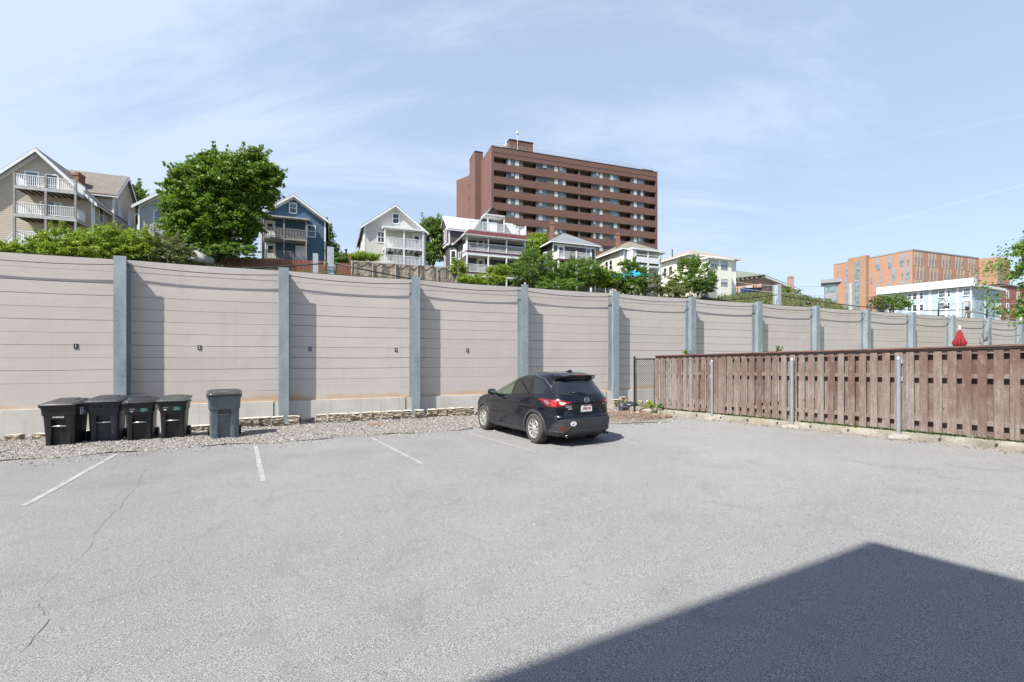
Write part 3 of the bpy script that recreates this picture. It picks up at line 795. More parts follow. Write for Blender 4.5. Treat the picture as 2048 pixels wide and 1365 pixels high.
for i in range(18):
    wh = MB()
    k = 0.9 + i * 0.83; p = FF.P(k, 0.0, curb_z(k) - 0.075)
    wh.tube([FF.P(k, 0.08, curb_z(k) - 0.07), FF.P(k, 0.19 + 0.03 * smooth(1 - k / 3), curb_z(k) - 0.07)], 0.016, 8)
    wh.build('weep_hole', M['dark'], curb)
fence = thing('wooden_fence', 'weathered red-brown board fence standing on a concrete curb', 'fence', FF.P(0, 0, curb_z(0)))
rr = random.Random(21)
PITCH = 0.224; nbd = int(FL / PITCH)
posts = [0.02, 2.44, 4.62, 6.92, 9.3, 11.7, 14.1]
fb = MB(); bk = MB()
for i in range(nbd):
    k = 0.02 + i * PITCH
    if any(abs(k + 0.07 - p) < 0.10 and p > 1 for p in posts[1:]): pass
    wd = 0.138 + rr.uniform(-0.006, 0.006); ja = rr.uniform(-0.008, 0.008); tl = rr.uniform(-0.006, 0.006)
    zt, zb_ = cap_z(k) - 0.055, curb_z(k) + 0.025 + rr.uniform(0, 0.03)
    th = 0.019; d0 = 0.045 + rr.uniform(0, 0.006)
    P = FF.P
    fb.hexa([P(k + ja, d0 + th, zb_), P(k + ja + wd, d0 + th, zb_), P(k + ja + wd, d0, zb_), P(k + ja, d0, zb_), P(k + ja + tl, d0 + th, zt), P(k + ja + tl + wd, d0 + th, zt), P(k + ja + tl + wd, d0, zt), P(k + ja + tl, d0, zt)])
    k2 = k + PITCH / 2 - 0.012 + rr.uniform(-0.008, 0.008); wd = 0.162 + rr.uniform(-0.016, 0.004)
    zt -= rr.uniform(0.03, 0.05) + 0.07
    bk.hexa([P(k2, -0.045, zb_), P(k2 + wd, -0.045, zb_), P(k2 + wd, -0.064, zb_), P(k2, -0.064, zb_), P(k2 + tl, -0.045, zt + 0.08), P(k2 + wd + tl, -0.045, zt + 0.08), P(k2 + wd + tl, -0.064, zt + 0.08), P(k2 + tl, -0.064, zt + 0.08)])
fb.build('front_boards', M['fence'], fence); bk.build('rear_boards', M['fence'], fence)
M['fence_red'] = pmat('fence_cap_stain', (0.115, 0.050, 0.042), 0.8, 0.4, 5)
for p0, p1 in zip(posts, posts[1:] + [FL]):
    for h in (0.26, 1.20, 1.70):
        mb = MB()
        za, zb2 = curb_z(p0) + h, curb_z(p1) + h
        mb.hexa([FF.P(p0 + .05, 0.045, za), FF.P(p1 - .05, 0.045, zb2), FF.P(p1 - .05, -0.045, zb2), FF.P(p0 + .05, -0.045, za), FF.P(p0 + .05, 0.045, za + .09), FF.P(p1 - .05, 0.045, zb2 + .09), FF.P(p1 - .05, -0.045, zb2 + .09), FF.P(p0 + .05, -0.045, za + .09)])
        mb.build('rail', M['fence'], fence)
for p0, p1 in zip(posts, posts[1:] + [FL]):
    mb = MB(); za, zb2 = cap_z(p0), cap_z(p1)
    P = FF.P
    mb.hexa([P(p0, 0.085, za - .045), P(p1, 0.085, zb2 - .045), P(p1, 0.065, zb2 - .045), P(p0, 0.065, za - .045), P(p0, 0.085, za - .002), P(p1, 0.085, zb2 - .002), P(p1, 0.065, zb2 - .002), P(p0, 0.065, za - .002)])
    mb.build('trim_board', M['fence'], fence)
    mb = MB(); mb.hexa([P(p0, 0.12, za), P(p1, 0.12, zb2), P(p1, -0.09, zb2), P(p0, -0.09, za), P(p0, 0.11, za + .03), P(p1, 0.11, zb2 + .03), P(p1, -0.09, zb2 + .03), P(p0, -0.09, za + .03)])
    mb.build('cap_rail', M['fence_red'], fence)
for p in posts:
    mb = MB(); mb.ob(FF, p - .045, p + .045, -0.043, 0.043, curb_z(p) - 0.1, cap_z(p) - 0.003); mb.build('fence_post', M['fence'], fence)
# moss and weeds along the fence foot are added with the plants

# ================================================================= steel pipe bollards braced to the fence
M['pipe'] = pmat('galvanised_pipe', (0.36, 0.39, 0.42), 0.42, 0.12, 8, metal=0.5)
M['blob'] = pmat('poured_concrete', (0.28, 0.262, 0.232), 0.95, 0.2, 9, bump=0.6)
for i, (px, pyb, pyt, lab) in enumerate([(1424, 839, 720, 'leftmost galvanised pipe post in a concrete lump before the fence'), (1584, 856, 716, 'middle galvanised pipe post standing before the wooden fence'), (1797, 876, 713, 'rightmost and tallest looking galvanised pipe post before the fence')]):
    a = FF.a(px)
    xf = (px - 1024) / FPX
    b = FF.P(a, 0.24 + 0.03 * i, 0); t_ = b.y
    x = xf * t_; gzv = lot_z(x, t_)
    ztop = CZ + (714 - pyt) / FPX * t_
    zbt = CZ + (714 - pyb) / FPX * t_
    t = thing('pipe_post', lab, 'post', (x, t_, zbt), 'pipe posts along the fence')
    mb = MB(); mb.lathe([(0.042, zbt - 0.1), (0.042, ztop - 0.05)], (x, t_, 0), 16); mb.build('pipe', M['pipe'], t, sharp=R(40))
    mb = MB(); mb.lathe([(0.047, ztop - 0.09), (0.047, ztop - 0.05), (0.035, ztop - 0.02), (0.016, ztop - 0.005), (0.016, ztop + 0.015), (0.0, ztop + 0.03)], (x, t_, 0), 16); mb.build('cap', M['pipe'], t, sharp=R(40))
    bm = bmesh.new(); bmesh.ops.create_icosphere(bm, subdivisions=3, radius=0.22)
    for v in bm.verts:
        k = 1 + 0.25 * math.sin(v.co.x * 17 + i) * math.cos(v.co.y * 13 + i * 2); v.co.x *= k; v.co.y *= k * 0.9; v.co.z = v.co.z * 0.45
    me = bpy.data.meshes.new('concrete_lump'); bm.to_mesh(me); bm.free(); me.materials.append(M['blob'])
    for p in me.polygons: p.use_smooth = True
    o = bpy.data.objects.new('concrete_lump', me); col.objects.link(o); o.parent = t; o.location = (0, 0, 0.0)
    fa = FF.hit(px)[0]
    for zr in (1.05, 1.48):
        zz = ztop - 0.05 - (1.55 - zr) * 0.9
        mb = MB()
        q_ = FF.P(a + 0.06, 0.07, zz)
        mb.tube([(x, t_, zz), (q_.x, q_.y, zz)], 0.009, 6)
        mb.ob(FF, a + 0.0, a + 0.10, 0.066, 0.10, zz - 0.05, zz + 0.05)
        mb.build('bracket', M['grey_trim'], t)

# ================================================================= chain-link gate
GF = Fac(at(1269, 714, 16.25).x, 16.25, R(-4))
g_w = 0.76; gb = -0.05 + 0.02; 
zt = CZ - 3 / FPX * 16.25; z0 = CZ - 98 / FPX * 16.25
gate = thing('chain_link_gate', 'narrow black chain-link gate between the noise wall and wooden fence', 'gate', GF.P(0, 0, z0 - 0.15))
M['black_coat'] = pmat('black_coated_steel', (0.015, 0.02, 0.025), 0.4, 0.2, 10)
for a, hgt in ((0.0, 0.06), (g_w, 0.04)):
    mb = MB(); mb.lathe([(0.036, z0 - 0.3), (0.036, zt + hgt), (0.0, zt + hgt + 0.03)], tuple(GF.P(a, 0, 0)), 14); mb.build('gate_post', M['black_coat'], gate, sharp=R(40))
mb = MB()
mb.tube([GF.P(0.02, 0, zt - 0.03), GF.P(g_w - .02, 0, zt - 0.03)], 0.02, 8)
mb.tube([GF.P(0.02, 0, z0), GF.P(g_w - .02, 0, z0)], 0.014, 8)
mb.tube([GF.P(0.06, 0, z0), GF.P(0.06, 0, zt - .03)], 0.014, 8); mb.tube([GF.P(g_w - .07, 0, z0), GF.P(g_w - .07, 0, zt - .03)], 0.014, 8)
mb.build('gate_frame', M['black_coat'], gate, smooth_=True)
mb = MB(); st = 0.075
H = zt - .03 - z0
k = -int(H / st) - 1
while k * st < g_w:
    for sg in (1, -1):
        x0 = k * st if sg == 1 else k * st + H
        a0, a1 = (x0, x0 + H * 1.0) if sg == 1 else (x0, x0 - H)
        # clip to 0..g_w
        def cl_(a, z): return a, z
        pA, pB = (a0, z0), (a1, z0 + H)
        def clip(pA, pB, lim, side):
            (xa, za), (xb, zb_) = pA, pB
            if side * (xa - lim) > 0 and side * (xb - lim) > 0: return None
            if side * (xa - lim) > 0: u = (lim - xa) / (xb - xa); return (lim, za + (zb_ - za) * u), pB
            if side * (xb - lim) > 0: u = (lim - xa) / (xb - xa); return pA, (lim, za + (zb_ - za) * u)
            return pA, pB
        r1 = clip(pA, pB, 0.0, -1)
        r1 = clip(*r1, g_w, 1) if r1 else None
        if r1 and abs(r1[0][0] - r1[1][0]) > 0.02: mb.beam(GF.P(r1[0][0], 0.004 * sg, r1[0][1]), GF.P(r1[1][0], 0.004 * sg, r1[1][1]), 0.0085, 0.0085)
    k += 1
mb.build('mesh', M['black_coat'], gate)
# loose black storm-drain lid, heap of stones beside gate
mats_r = [M['split'], M['split'], pmat('brick_piece', (0.22, 0.115, 0.085), 0.9, 0.2, 9, bump=0.4), pmat('field_stone', (0.33, 0.30, 0.25), 0.9, 0.25, 6, bump=0.5)]
def lotpt(px, py, dz=0.0):
    p = on_lot(px, py); s, n = sn(p.x, p.y)
    p.z = (gz(s, n) if n > gravel_edge(s) else lot_z(p.x, p.y)) + dz; return p
heap = [((1231, 817), 0.0, 'lower tan block of the left pair in the heap right of the car', 0), ((1231, 817), 0.16, 'upper pale tan block of the left pair in the heap right of the car', 0),
        ((1246, 812), 0.0, 'lower tan block of the right pair in front of the steel post', 0), ((1246, 812), 0.16, 'upper tan block of the right pair in front of the steel post', 0)]
for (p, dz, lab, k) in heap:
    block(lotpt(*p, dz), UA + rs.uniform(-0.3, 0.3), lab, scale=(0.85, 1, 0.95), group='stone blocks heaped by the gate')
def rock(px, py, r, lab, mt, sc_=(1, .8, .6), name='rock', cat='rock', seed=0, dz=0.0, group='stones heaped by the gate'):
    bm = bmesh.new(); bmesh.ops.create_icosphere(bm, subdivisions=3, radius=r); rr = random.Random(seed)
    ph = [rr.uniform(0, 6) for _ in range(6)]
    for v in bm.verts:
        d = v.co.normalized(); k = 1 + 0.16 * math.sin(d.x * 3 + ph[0]) + 0.14 * math.sin(d.y * 4 + ph[1]) * math.cos(d.z * 3 + ph[2]) + 0.05 * math.sin(d.x * 9 + ph[3]) * math.sin(d.y * 8 + ph[4])
        v.co = v.co * k; v.co.x *= sc_[0]; v.co.y *= sc_[1]; v.co.z *= sc_[2]
    me = bpy.data.meshes.new(name); bm.to_mesh(me); bm.free(); me.materials.append(mt)
    for p in me.polygons: p.use_smooth = True
    o = bpy.data.objects.new(name, me); col.objects.link(o); o.location = lotpt(px, py, r * sc_[2] * 0.5 + dz); tag(o, lab, cat, group); return o
rock(1292, 827, 0.17, 'rounded grey field stone on the leaves before the gate', mats_r[3], (1.3, .8, .75), seed=2)
rock(1262, 831, 0.06, 'small grey stone left of the rounded field stone', mats_r[3], seed=3)
rock(1275, 831, 0.07, 'small pale stone under the rounded field stone', mats_r[0], (1.4, .8, .6), seed=4)
rock(1311, 824, 0.12, 'grey stone against the end of the fence curb', mats_r[3], (1, .8, .5), seed=6)
rock(1296, 812, 0.12, 'white-topped rock near the foot of the gate', mats_r[0], (1.1, .9, .8), seed=7)
rock(1280, 811, 0.13, 'tan rubble lump at the left foot of the gate', mats_r[0], (1.2, .9, .7), seed=8)
o = block(lotpt(1289, 817, 0.0), UA + 0.3, 'red brick slab lying in the stones at the gate foot', scale=(0.62, .9, .55), name='brick', group=None, mesh=None)
o.data = o.data.copy(); o.data.materials.clear(); o.data.materials.append(mats_r[2]); o['category'] = 'brick'
o = block(lotpt(755, 853, 0.0), UA - 0.1, 'flat red brick slab half sunk in the gravel', scale=(1.3, 1.3, .14), name='brick')
o.data = o.data.copy(); o.data.materials.clear(); o.data.materials.append(mats_r[2]); o['category'] = 'brick'; o['group'] = 'loose bricks'
o = block(lotpt(1248, 825, 0.0), UA + 0.1, 'dark slate-coloured block lying before the stone heap', scale=(0.85, 1, 1.0), name='dark_block', mesh=me_dark if 'me_dark' in globals() else None)
o.data = o.data.copy(); o.data.materials.clear(); o.data.materials.append(M['dark_block'])
# black upturned bin lid by the wall
t = lotpt(1261, 815); mb = MB(); mb.lathe([(0.30, 0), (0.32, 0.03), (0.27, 0.10), (0.12, 0.15), (0, 0.155)], (t.x, t.y, t.z), 24); mb.lathe([(0.05, 0.15), (0.05, 0.18), (0, 0.185)], (t.x, t.y, t.z), 10)
o = mb.build('round_lid', pmat('black_rubber', (0.03, 0.035, 0.04), 0.35, 0.2), smooth_=True); origin_to(o, t); tag(o, 'round black domed lid on the ground left of the gate', 'lid')
# fallen brown leaves
m = Nd('dead_leaves'); g = m.n('NewGeometry')
m.base(m.ramp(g.outputs['Random Per Island'], [(0, (0.10, 0.06, 0.045)), (0.4, (0.22, 0.125, 0.085)), (0.75, (0.33, 0.22, 0.155)), (1, (0.48, 0.39, 0.31))])); m.b.inputs['Roughness'].default_value = 0.8
M['dead'] = m.mat
def flat_leaves(name, pts, r0, r1, mat, seed, tilt=0.35):
    rg = np.random.default_rng(seed); n = len(pts); q = np.array([[-1, 0, 0], [0, -.5, 0], [1, 0, 0.1], [0, .5, 0]])
    s_ = (r0 + (r1 - r0) * rg.random((n, 1, 1))); V_ = q[None] * s_
    a = rg.random(n) * 6.28; b = rg.normal(0, tilt, n)
    x = V_[..., 0] * np.cos(a)[:, None] - V_[..., 1] * np.sin(a)[:, None]; y = V_[..., 0] * np.sin(a)[:, None] + V_[..., 1] * np.cos(a)[:, None]
    z = V_[..., 2] + np.abs(V_[..., 0] * np.sin(b)[:, None])
    V_ = np.stack([x, y, z], -1) + np.array(pts)[:, None]
    F_ = np.arange(n * 4).reshape(n, 4)
    return np_mesh(name, V_.reshape(-1, 3), F_, mat)
pts = []; rr = random.Random(3)
for i in range(7500):
    px = 1205 + 140 * rr.random() ** 0.9; yc = 832 + 0 * px; py = rr.gauss(834, 5.5)
    if px > 1290: py = rr.gauss(836, 3.2 * (1.1 - (px - 1290) / 60))
    if py < 815 or py > 846: continue
    p = lotpt(px, py, 0.012 + 0.03 * rr.random()); pts.append(tuple(p))
for i in range(900):
    k = rr.uniform(0, 11); dd = 0.2 + abs(rr.gauss(0, 0.22)); p = FF.P(k, dd, 0); pts.append((p.x, p.y, lot_z(p.x, p.y) + 0.012))
o = flat_leaves('fallen_leaves', pts, 0.012, 0.035, M['dead'], 4); tag(o, 'brown dead leaves and chips littering the ground before the gate and curb', 'dead leaves', kind='stuff')

# ================================================================= red umbrella behind the fence
def umbrella():
    b = at(1919, 652, 12.6); x, y, zt = b.x, b.y, b.z
    t = thing('patio_umbrella', 'closed red patio umbrella with white tip behind the wooden fence', 'umbrella', (x, y, 0.0))
    mb = MB(); seg = 48; prof = [(0.035, zt - 0.13), (0.055, zt - 0.2), (0.085, zt - 0.34), (0.135, zt - 0.50), (0.10, zt - 0.56), (0.07, zt - 0.72), (0.075, zt - 1.1), (0.05, zt - 1.35)]
    vs = []
    for i, (r, z) in enumerate(prof):
        for k in range(seg):
            a = 2 * math.pi * k / seg; amp = min(0.26, 0.05 + 0.05 * i)
            rr_ = r * (1 + amp * math.cos(8 * a)); zz = z + (0.03 * math.cos(8 * a) if i == 3 else 0)
            vs.append((x + rr_ * math.cos(a), y + rr_ * math.sin(a), zz))
    fs = [(i * seg + k, i * seg + (k + 1) % seg, (i + 1) * seg + (k + 1) % seg, (i + 1) * seg + k) for i in range(len(prof) - 1) for k in range(seg)]
    mb.raw(vs, fs); mb.build('canopy', pmat('red_canvas', (0.25, 0.014, 0.022), 0.8, 0.15), t, smooth_=True)
    mb = MB(); mb.lathe([(0.022, zt - 0.135), (0.026, zt - 0.10), (0.034, zt - 0.07), (0.030, zt - 0.03), (0.02, zt), (0, zt + 0.005)], (x, y, 0), 16); mb.build('finial', M['white'], t, smooth_=True)
    mb = MB(); mb.lathe([(0.02, -0.1), (0.02, zt - 0.15)], (x, y, 0), 12); mb.build('pole', M['wood_grey'], t)
    mb = MB(); mb.lathe([(0.25, -0.1), (0.25, -0.02), (0.05, 0.03)], (x, y, 0), 20); mb.build('foot', M['concrete'], t)
umbrella()
# ================================================================= wheeled carts
def cart(label, px, py, yaw, H, w, d, mat, lidmat, kind, group):
    p = lotpt(px, py, -0.01)
    ex = Vector((math.cos(yaw), math.sin(yaw), 0)); ey = Vector((-ex.y, ex.x, 0))
    p = p + ey * (d * 0.40)
    t = thing('wheeled_bin', label, 'trash bin', (0, 0, 0), group)
    def ring(hw, hd, z, rec, rc=0.06, recw=0.13):
        pts = []
        def arc(cx, cy, a0):
            for i in range(5):
                a = a0 + math.pi / 2 * i / 4; pts.append((cx + rc * math.cos(a), cy + rc * math.sin(a), z))
        arc(-hw + rc, -hd + rc, math.pi)
        for x, y in ((-recw - .012, -hd), (-recw, -hd + rec), (recw, -hd + rec), (recw + .012, -hd)): pts.append((x, y, z))
        arc(hw - rc, -hd + rc, -math.pi / 2); arc(hw - rc, hd - rc, 0); arc(-hw + rc, hd - rc, math.pi / 2)
        return pts
    def loft(mb, rings):
        n = len(rings[0]); vs = [v for r_ in rings for v in r_]
        fs = [(i * n + k, i * n + (k + 1) % n, (i + 1) * n + (k + 1) % n, (i + 1) * n + k) for i in range(len(rings) - 1) for k in range(n)]
        fs += [tuple(range(n))[::-1], tuple((len(rings) - 1) * n + k for k in range(n))]
        mb.raw(vs, fs)
    hb, ht = w * (0.455 if kind == 'blue' else 0.415), w * 0.48; db, dt = d * 0.38, d * 0.46
    def lerp(a, b, f): return a + (b - a) * f
    mb = MB(); rs_ = []
    rec1 = 0.62 if kind != 'blue' else 0.72
    for z, rec in [(0.02, .045), (0.06, .05), (rec1 * H * 0.72, .05), (rec1 * H * 0.74, .09), (rec1 * H - .01, .09), (rec1 * H, 0), (0.88 * H, 0)]:
        f = z / (0.94 * H); hw = lerp(hb, ht, f ** 1.15); hd = lerp(db, dt, f ** 1.15); rs_.append(ring(hw, hd, z, rec))
    loft(mb, rs_); mb.build('body', mat, t, sharp=R(32))
    # collar
    mb = MB(); rs_ = []
    c0 = 0.70 if kind != 'blue' else 0.64
    for z, e in [(c0 * H, 0.004), (c0 * H + .012, 0.022), (0.86 * H, 0.024), (0.885 * H, 0.035), (0.90 * H, 0.05), (0.925 * H, 0.052), (0.93 * H, 0.045)]:
        f = z / (0.94 * H); hw = lerp(hb, ht, f ** 1.15) + e; hd = lerp(db, dt, f ** 1.15) + e * (0.55 if z < 0.87 * H else 0.9); rs_.append(ring(hw, hd, z, 0.0))
    loft(mb, rs_); mb.build('collar', mat, t, sharp=R(32))
    # front ribs
    mb = MB(); yf = -(lerp(db, dt, 0.3)) 
    if kind == 'ribbed':
        for x in (-0.21, -0.07, 0.07, 0.21):
            mb.hexa([(x - .03, -dt - .012, .80 * H), (x + .03, -dt - .012, .80 * H), (x + .03, -dt + .02, .80 * H), (x - .03, -dt + .02, .80 * H), (x - .02, -dt - .055, .91 * H), (x + .02, -dt - .055, .91 * H), (x + .02, -dt + .02, .91 * H), (x - .02, -dt + .02, .91 * H)])
        mb.hexa([(-.25, -dt - .03, .785 * H), (.25, -dt - .03, .785 * H), (.25, -dt + .02, .785 * H), (-.25, -dt + .02, .785 * H), (-.27, -dt - .035, .80 * H), (.27, -dt - .035, .80 * H), (.27, -dt + .02, .80 * H), (-.27, -dt + .02, .80 * H)])
    if kind == 'ribbed': mb.build('front_ribs', mat, t, bevel=0.008)
    for sgn in (-1, 1):
        mb = MB(); x = sgn * 0.19
        z1 = 0.36 * H
        mb.hexa([(x - .045, -db - .035, 0.0), (x + .045, -db - .035, 0.0), (x + .045, -db + .03, 0.0), (x - .045, -db + .03, 0.0), (x - .03, -lerp(db, dt, .3) + .005, z1), (x + .03, -lerp(db, dt, .3) + .005, z1), (x + .03, -db + .03, z1), (x - .03, -db + .03, z1)])
        mb.build('foot_rib', mat, t, bevel=0.008)
    # catch bar
    zb1 = rec1 * H * 0.735
    f = zb1 / (0.94 * H); yy = -lerp(db, dt, f ** 1.15)
    mb = MB(); mb.tube([(-.14, yy + .02, zb1), (.14, yy + .02, zb1)], 0.013, 8)
    mb.build('catch_bar', M['bar'] if kind != 'blue' else M['rust_bar'], t, smooth_=True)
    # lid
    mb = MB(); zl = 0.935 * H
    def lr(hw, hd, z, rc=0.07, dy=0.0):
        pts = []
        for cx, cy, a0 in ((-hw + rc, -hd + rc, math.pi), (hw - rc, -hd + rc, -math.pi / 2), (hw - rc, hd - rc, 0), (-hw + rc, hd - rc, math.pi / 2)):
            for i in range(6):
                a = a0 + math.pi / 2 * i / 5; y = cy + rc * math.sin(a) + dy
                pts.append((cx + rc * math.cos(a), y, z + 0.075 * (y / hd + 1) * 0.5))
        return pts
    W_, D_ = ht + 0.055, dt + 0.055
    loft(mb, [lr(W_, D_, zl), lr(W_ + .004, D_ + .004, zl + .02), lr(W_ - .01, D_ - .01, zl + .035), lr(W_ - .055, D_ - .055, zl + .04), lr(W_ - .062, D_ - .062, zl + .055), lr(W_ - .15, D_ - .15, zl + .068)])
    lid = mb.build('lid', lidmat, t, sharp=R(28))
    if kind != 'blue':
        mb = MB(); loft(mb, [lr(W_ - .17, D_ - .2, zl + .06, 0.02), lr(W_ - .175, D_ - .205, zl + .078, 0.02)]); mb.build('lid_panel', lidmat, lid, sharp=R(28))
    # handle, axle, wheels
    mb = MB(); hz = 0.90 * H
    mb.tube([(-.19, dt + .01, hz), (-.19, dt + .11, hz + .03), (.19, dt + .11, hz + .03), (.19, dt + .01, hz)], 0.016, 8)
    mb.build('handle', mat, t, smooth_=True)
    mb = MB(); mb.tube([(-hb - .05, db - .01, 0.12), (hb + .05, db - .01, 0.12)], 0.012, 6); mb.build('axle', M['black_metal'], t)
    for sgn in (-1, 1):
        mb = MB(); x = sgn * (hb + .035)
        mb.lathe([(0.075, -.025), (0.115, -.028), (0.128, -.02), (0.128, .02), (0.115, .028), (0.075, .025)], (x, db + .0, 0.128), 28, 'x'); wv_ = mb.build('wheel', M['rubber'], t, sharp=R(40))
        mb = MB(); mb.lathe([(0.0, -.012), (0.03, -.02), (0.076, -.014), (0.076, .014), (0.03, .02), (0.0, .012)], (x, db + .0, 0.128), 24, 'x'); mb.build('hub', M['hub'], wv_, sharp=R(40))
    # markings
    rx = Matrix(((1, 0, 0), (0, 0, -1), (0, 1, 0)))
    def yat(z, e=0.0):
        f = z / (0.94 * H); return -(lerp(db, dt, f ** 1.15) + e)
    if kind == 'numbered':
        text_mesh('stencil', 'S100925I', 0.058, M['white'], t, Vector((0, yat(.668 * H, .003), .668 * H)), rx, bold=0.001)
        # sticker on the right side
        z0_, z1_ = .70 * H, .86 * H
        xs = lambda z: lerp(hb, ht, (z / (0.94 * H)) ** 1.15) + .0255
        mb = MB(); mb.hexa([(xs(z0_), -.13, z0_), (xs(z0_) + .003, -.13, z0_), (xs(z0_) + .003, .16, z0_), (xs(z0_), .16, z0_), (xs(z1_), -.15, z1_), (xs(z1_) + .003, -.15, z1_), (xs(z1_) + .003, .18, z1_), (xs(z1_), .18, z1_)])
        sk = mb.build('sticker', M['white'], t)
        mb = MB(); a_, b_ = .715 * H, .845 * H
        mb.hexa([(xs(a_), -.115, a_), (xs(a_) + .005, -.115, a_), (xs(a_) + .005, .145, a_), (xs(a_), .145, a_), (xs(b_), -.135, b_), (xs(b_) + .005, -.135, b_), (xs(b_) + .005, .165, b_), (xs(b_), .165, b_)])
        mb.build('sticker_field', M['sticker_blue'], sk)
        ry = Matrix(((0, 0, 1), (1, 0, 0), (0, 1, 0)))
        text_mesh('sticker_digits', '3111', 0.11, M['white'], sk, Vector((xs(.78 * H) + .0065, .015, .78 * H)), ry, bold=0.003)
    if kind == 'label':
        z0_, z1_ = .715 * H, .815 * H
        def patch(x0, x1, nm, mt, par, e, za=z0_, zb_=z1_):
            mb = MB(); mb.hexa([(x0, yat(za, .0135 + e), za), (x1, yat(za, .0135 + e), za), (x1, yat(za, 0), za), (x0, yat(za, 0), za), (x0, yat(zb_, .0135 + e), zb_), (x1, yat(zb_, .0135 + e), zb_), (x1, yat(zb_, 0), zb_), (x0, yat(zb_, 0), zb_)])
            return mb.build(nm, mt, par)
        sk = patch(-.20, .16, 'product_label', M['label_brown'], t, .002)
        patch(.015, .185, 'green_field', M['label_green'], sk, .004)
        for q_ in range(4): patch(.045, .10 + .02 * ((q_ * 7) % 4), 'print_line', M['white'], sk, .0055, z0_ + .012 + q_ * .022, z0_ + .019 + q_ * .022)
        patch(-.19, -.075, 'print_line', M['white'], sk, .0035, z1_ - .022, z1_ - .012); patch(-.19, -.085, 'print_line', M['hub'], sk, .0035, z1_ - .036, z1_ - .03)
        text_mesh('label_digits', '64', 0.055, M['white'], sk, Vector((-.145, yat(z0_ + .025, .018), z0_ + .025)), rx, bold=0.003)
    if kind == 'blue':
        mb = MB()
        for q_ in range(9): mb.box(-.10 + q_ * .02, -.10 + q_ * .02 + .014, -D_ * 0.35 - .012, -D_ * 0.35 + .012, zl + .092, zl + .0945)
        mb.build('lid_print', M['white'], lid)
    if kind == 'numbered':
        mb = MB(); mb.box(-.15, .02, -.03, .06, zl + .105, zl + .108); mb.build('paper_label', M['white'], lid)
    # move everything to its place
    rotm = Matrix.Rotation(yaw, 4, 'Z')
    t.location = p; t.rotation_euler = (0, 0, yaw)
    return t
M['bin_black'] = pmat('black_plastic', (0.012, 0.012, 0.014), 0.42, 0.3, 6, fine=0.2, bscale=30)
M['bin_char'] = pmat('charcoal_plastic', (0.025, 0.029, 0.036), 0.45, 0.25, 6)
M['bin_blue'] = pmat('blue_grey_plastic', (0.105, 0.132, 0.150), 0.5, 0.22, 4)
M['lid_blk'] = pmat('dusty_black_lid', (0.030, 0.030, 0.032), 0.33, 0.6, 6)
M['lid_grn'] = pmat('dusty_green_black_lid', (0.045, 0.055, 0.05), 0.45, 0.3, 5)
M['rubber'] = pmat('tyre_rubber', (0.02, 0.02, 0.02), 0.7, 0.2, 12)
M['hub'] = pmat('grey_plastic_hub', (0.20, 0.20, 0.20), 0.5, 0.1)
M['bar'] = pmat('zinc_bar', (0.65, 0.65, 0.66), 0.35, 0.1, 4, metal=0.6)
M['rust_bar'] = pmat('rusty_bar', (0.25, 0.21, 0.18), 0.6, 0.4, 20, metal=0.3)
M['sticker_blue'] = pmat('sticker_slate', (0.13, 0.15, 0.24), 0.5, 0.1)
M['label_brown'] = pmat('label_brown', (0.05, 0.045, 0.045), 0.5, 0.3, 20)
M['label_green'] = pmat('label_green', (0.02, 0.17, 0.09), 0.5, 0.1)
GB = 'wheeled bins on the gravel'
cart('black bin with stencilled number and side sticker, leftmost of the row', 118, 896, R(19), 1.02, 0.66, 0.72, M['bin_black'], M['lid_blk'], 'numbered', GB)
cart('charcoal bin with ribbed front and bluish-grey flat lid', 207, 888, R(24), 1.04, 0.66, 0.66, M['bin_char'], M['bin_char'], 'ribbed', GB)
cart('black bin with green label directly right of the charcoal ribbed bin', 279, 884.5, R(29), 1.01, 0.60, 0.66, M['bin_black'], M['lid_blk'], 'label', GB)
cart('black bin with green label and greenish lid, nearer the blue-grey bin', 345, 881.5, R(26), 1.01, 0.58, 0.66, M['bin_black'], M['lid_grn'], 'label', GB)
cart('blue-grey bin with black lid standing alone on the gravel', 449, 879.5, R(32), 1.18, 0.70, 0.74, M['bin_blue'], M['lid_blk'], 'blue', GB)

# ================================================================= black car
TAB = [  # z, x rear, x front, half width, exponent along, exponent across
    (0.20, -0.70, 3.40, 0.80, 5, 5), (0.24, -0.80, 3.50, 0.865, 5, 5), (0.32, -0.90, 3.56, 0.895, 5, 5), (0.46, -0.925, 3.60, 0.912, 5, 5), (0.58, -0.93, 3.61, 0.916, 5, 5), (0.66, -0.915, 3.60, 0.916, 5, 5),
    (0.70, -0.875, 3.59, 0.914, 5, 5), (0.80, -0.865, 3.55, 0.918, 5, 5), (0.90, -0.87, 3.46, 0.915, 4.6, 5), (0.98, -0.87, 3.25, 0.905, 4.2, 5), (1.03, -0.855, 3.00, 0.893, 4, 5), (1.07, -0.83, 2.72, 0.878, 3.8, 5),
    (1.11, -0.805, 2.46, 0.856, 3.8, 4.6), (1.20, -0.745, 2.24, 0.812, 3.8, 4.2), (1.30, -0.665, 1.98, 0.762, 3.8, 4), (1.40, -0.585, 1.72, 0.712, 3.8, 3.8), (1.50, -0.525, 1.42, 0.660, 3.8, 3.6), (1.56, -0.53, 1.18, 0.622, 3.8, 3.4), (1.60, -0.50, 0.96, 0.575, 3.6, 3.2),
    (1.635, -0.40, 0.76, 0.50, 3.2, 2.8), (1.655, -0.24, 0.58, 0.40, 2.8, 2.4), (1.665, -0.05, 0.40, 0.25, 2.4, 2.2)]
TA = np.array(TAB)
def prm(z): return [float(np.interp(z, TA[:, 0], TA[:, j])) for j in range(1, 6)]
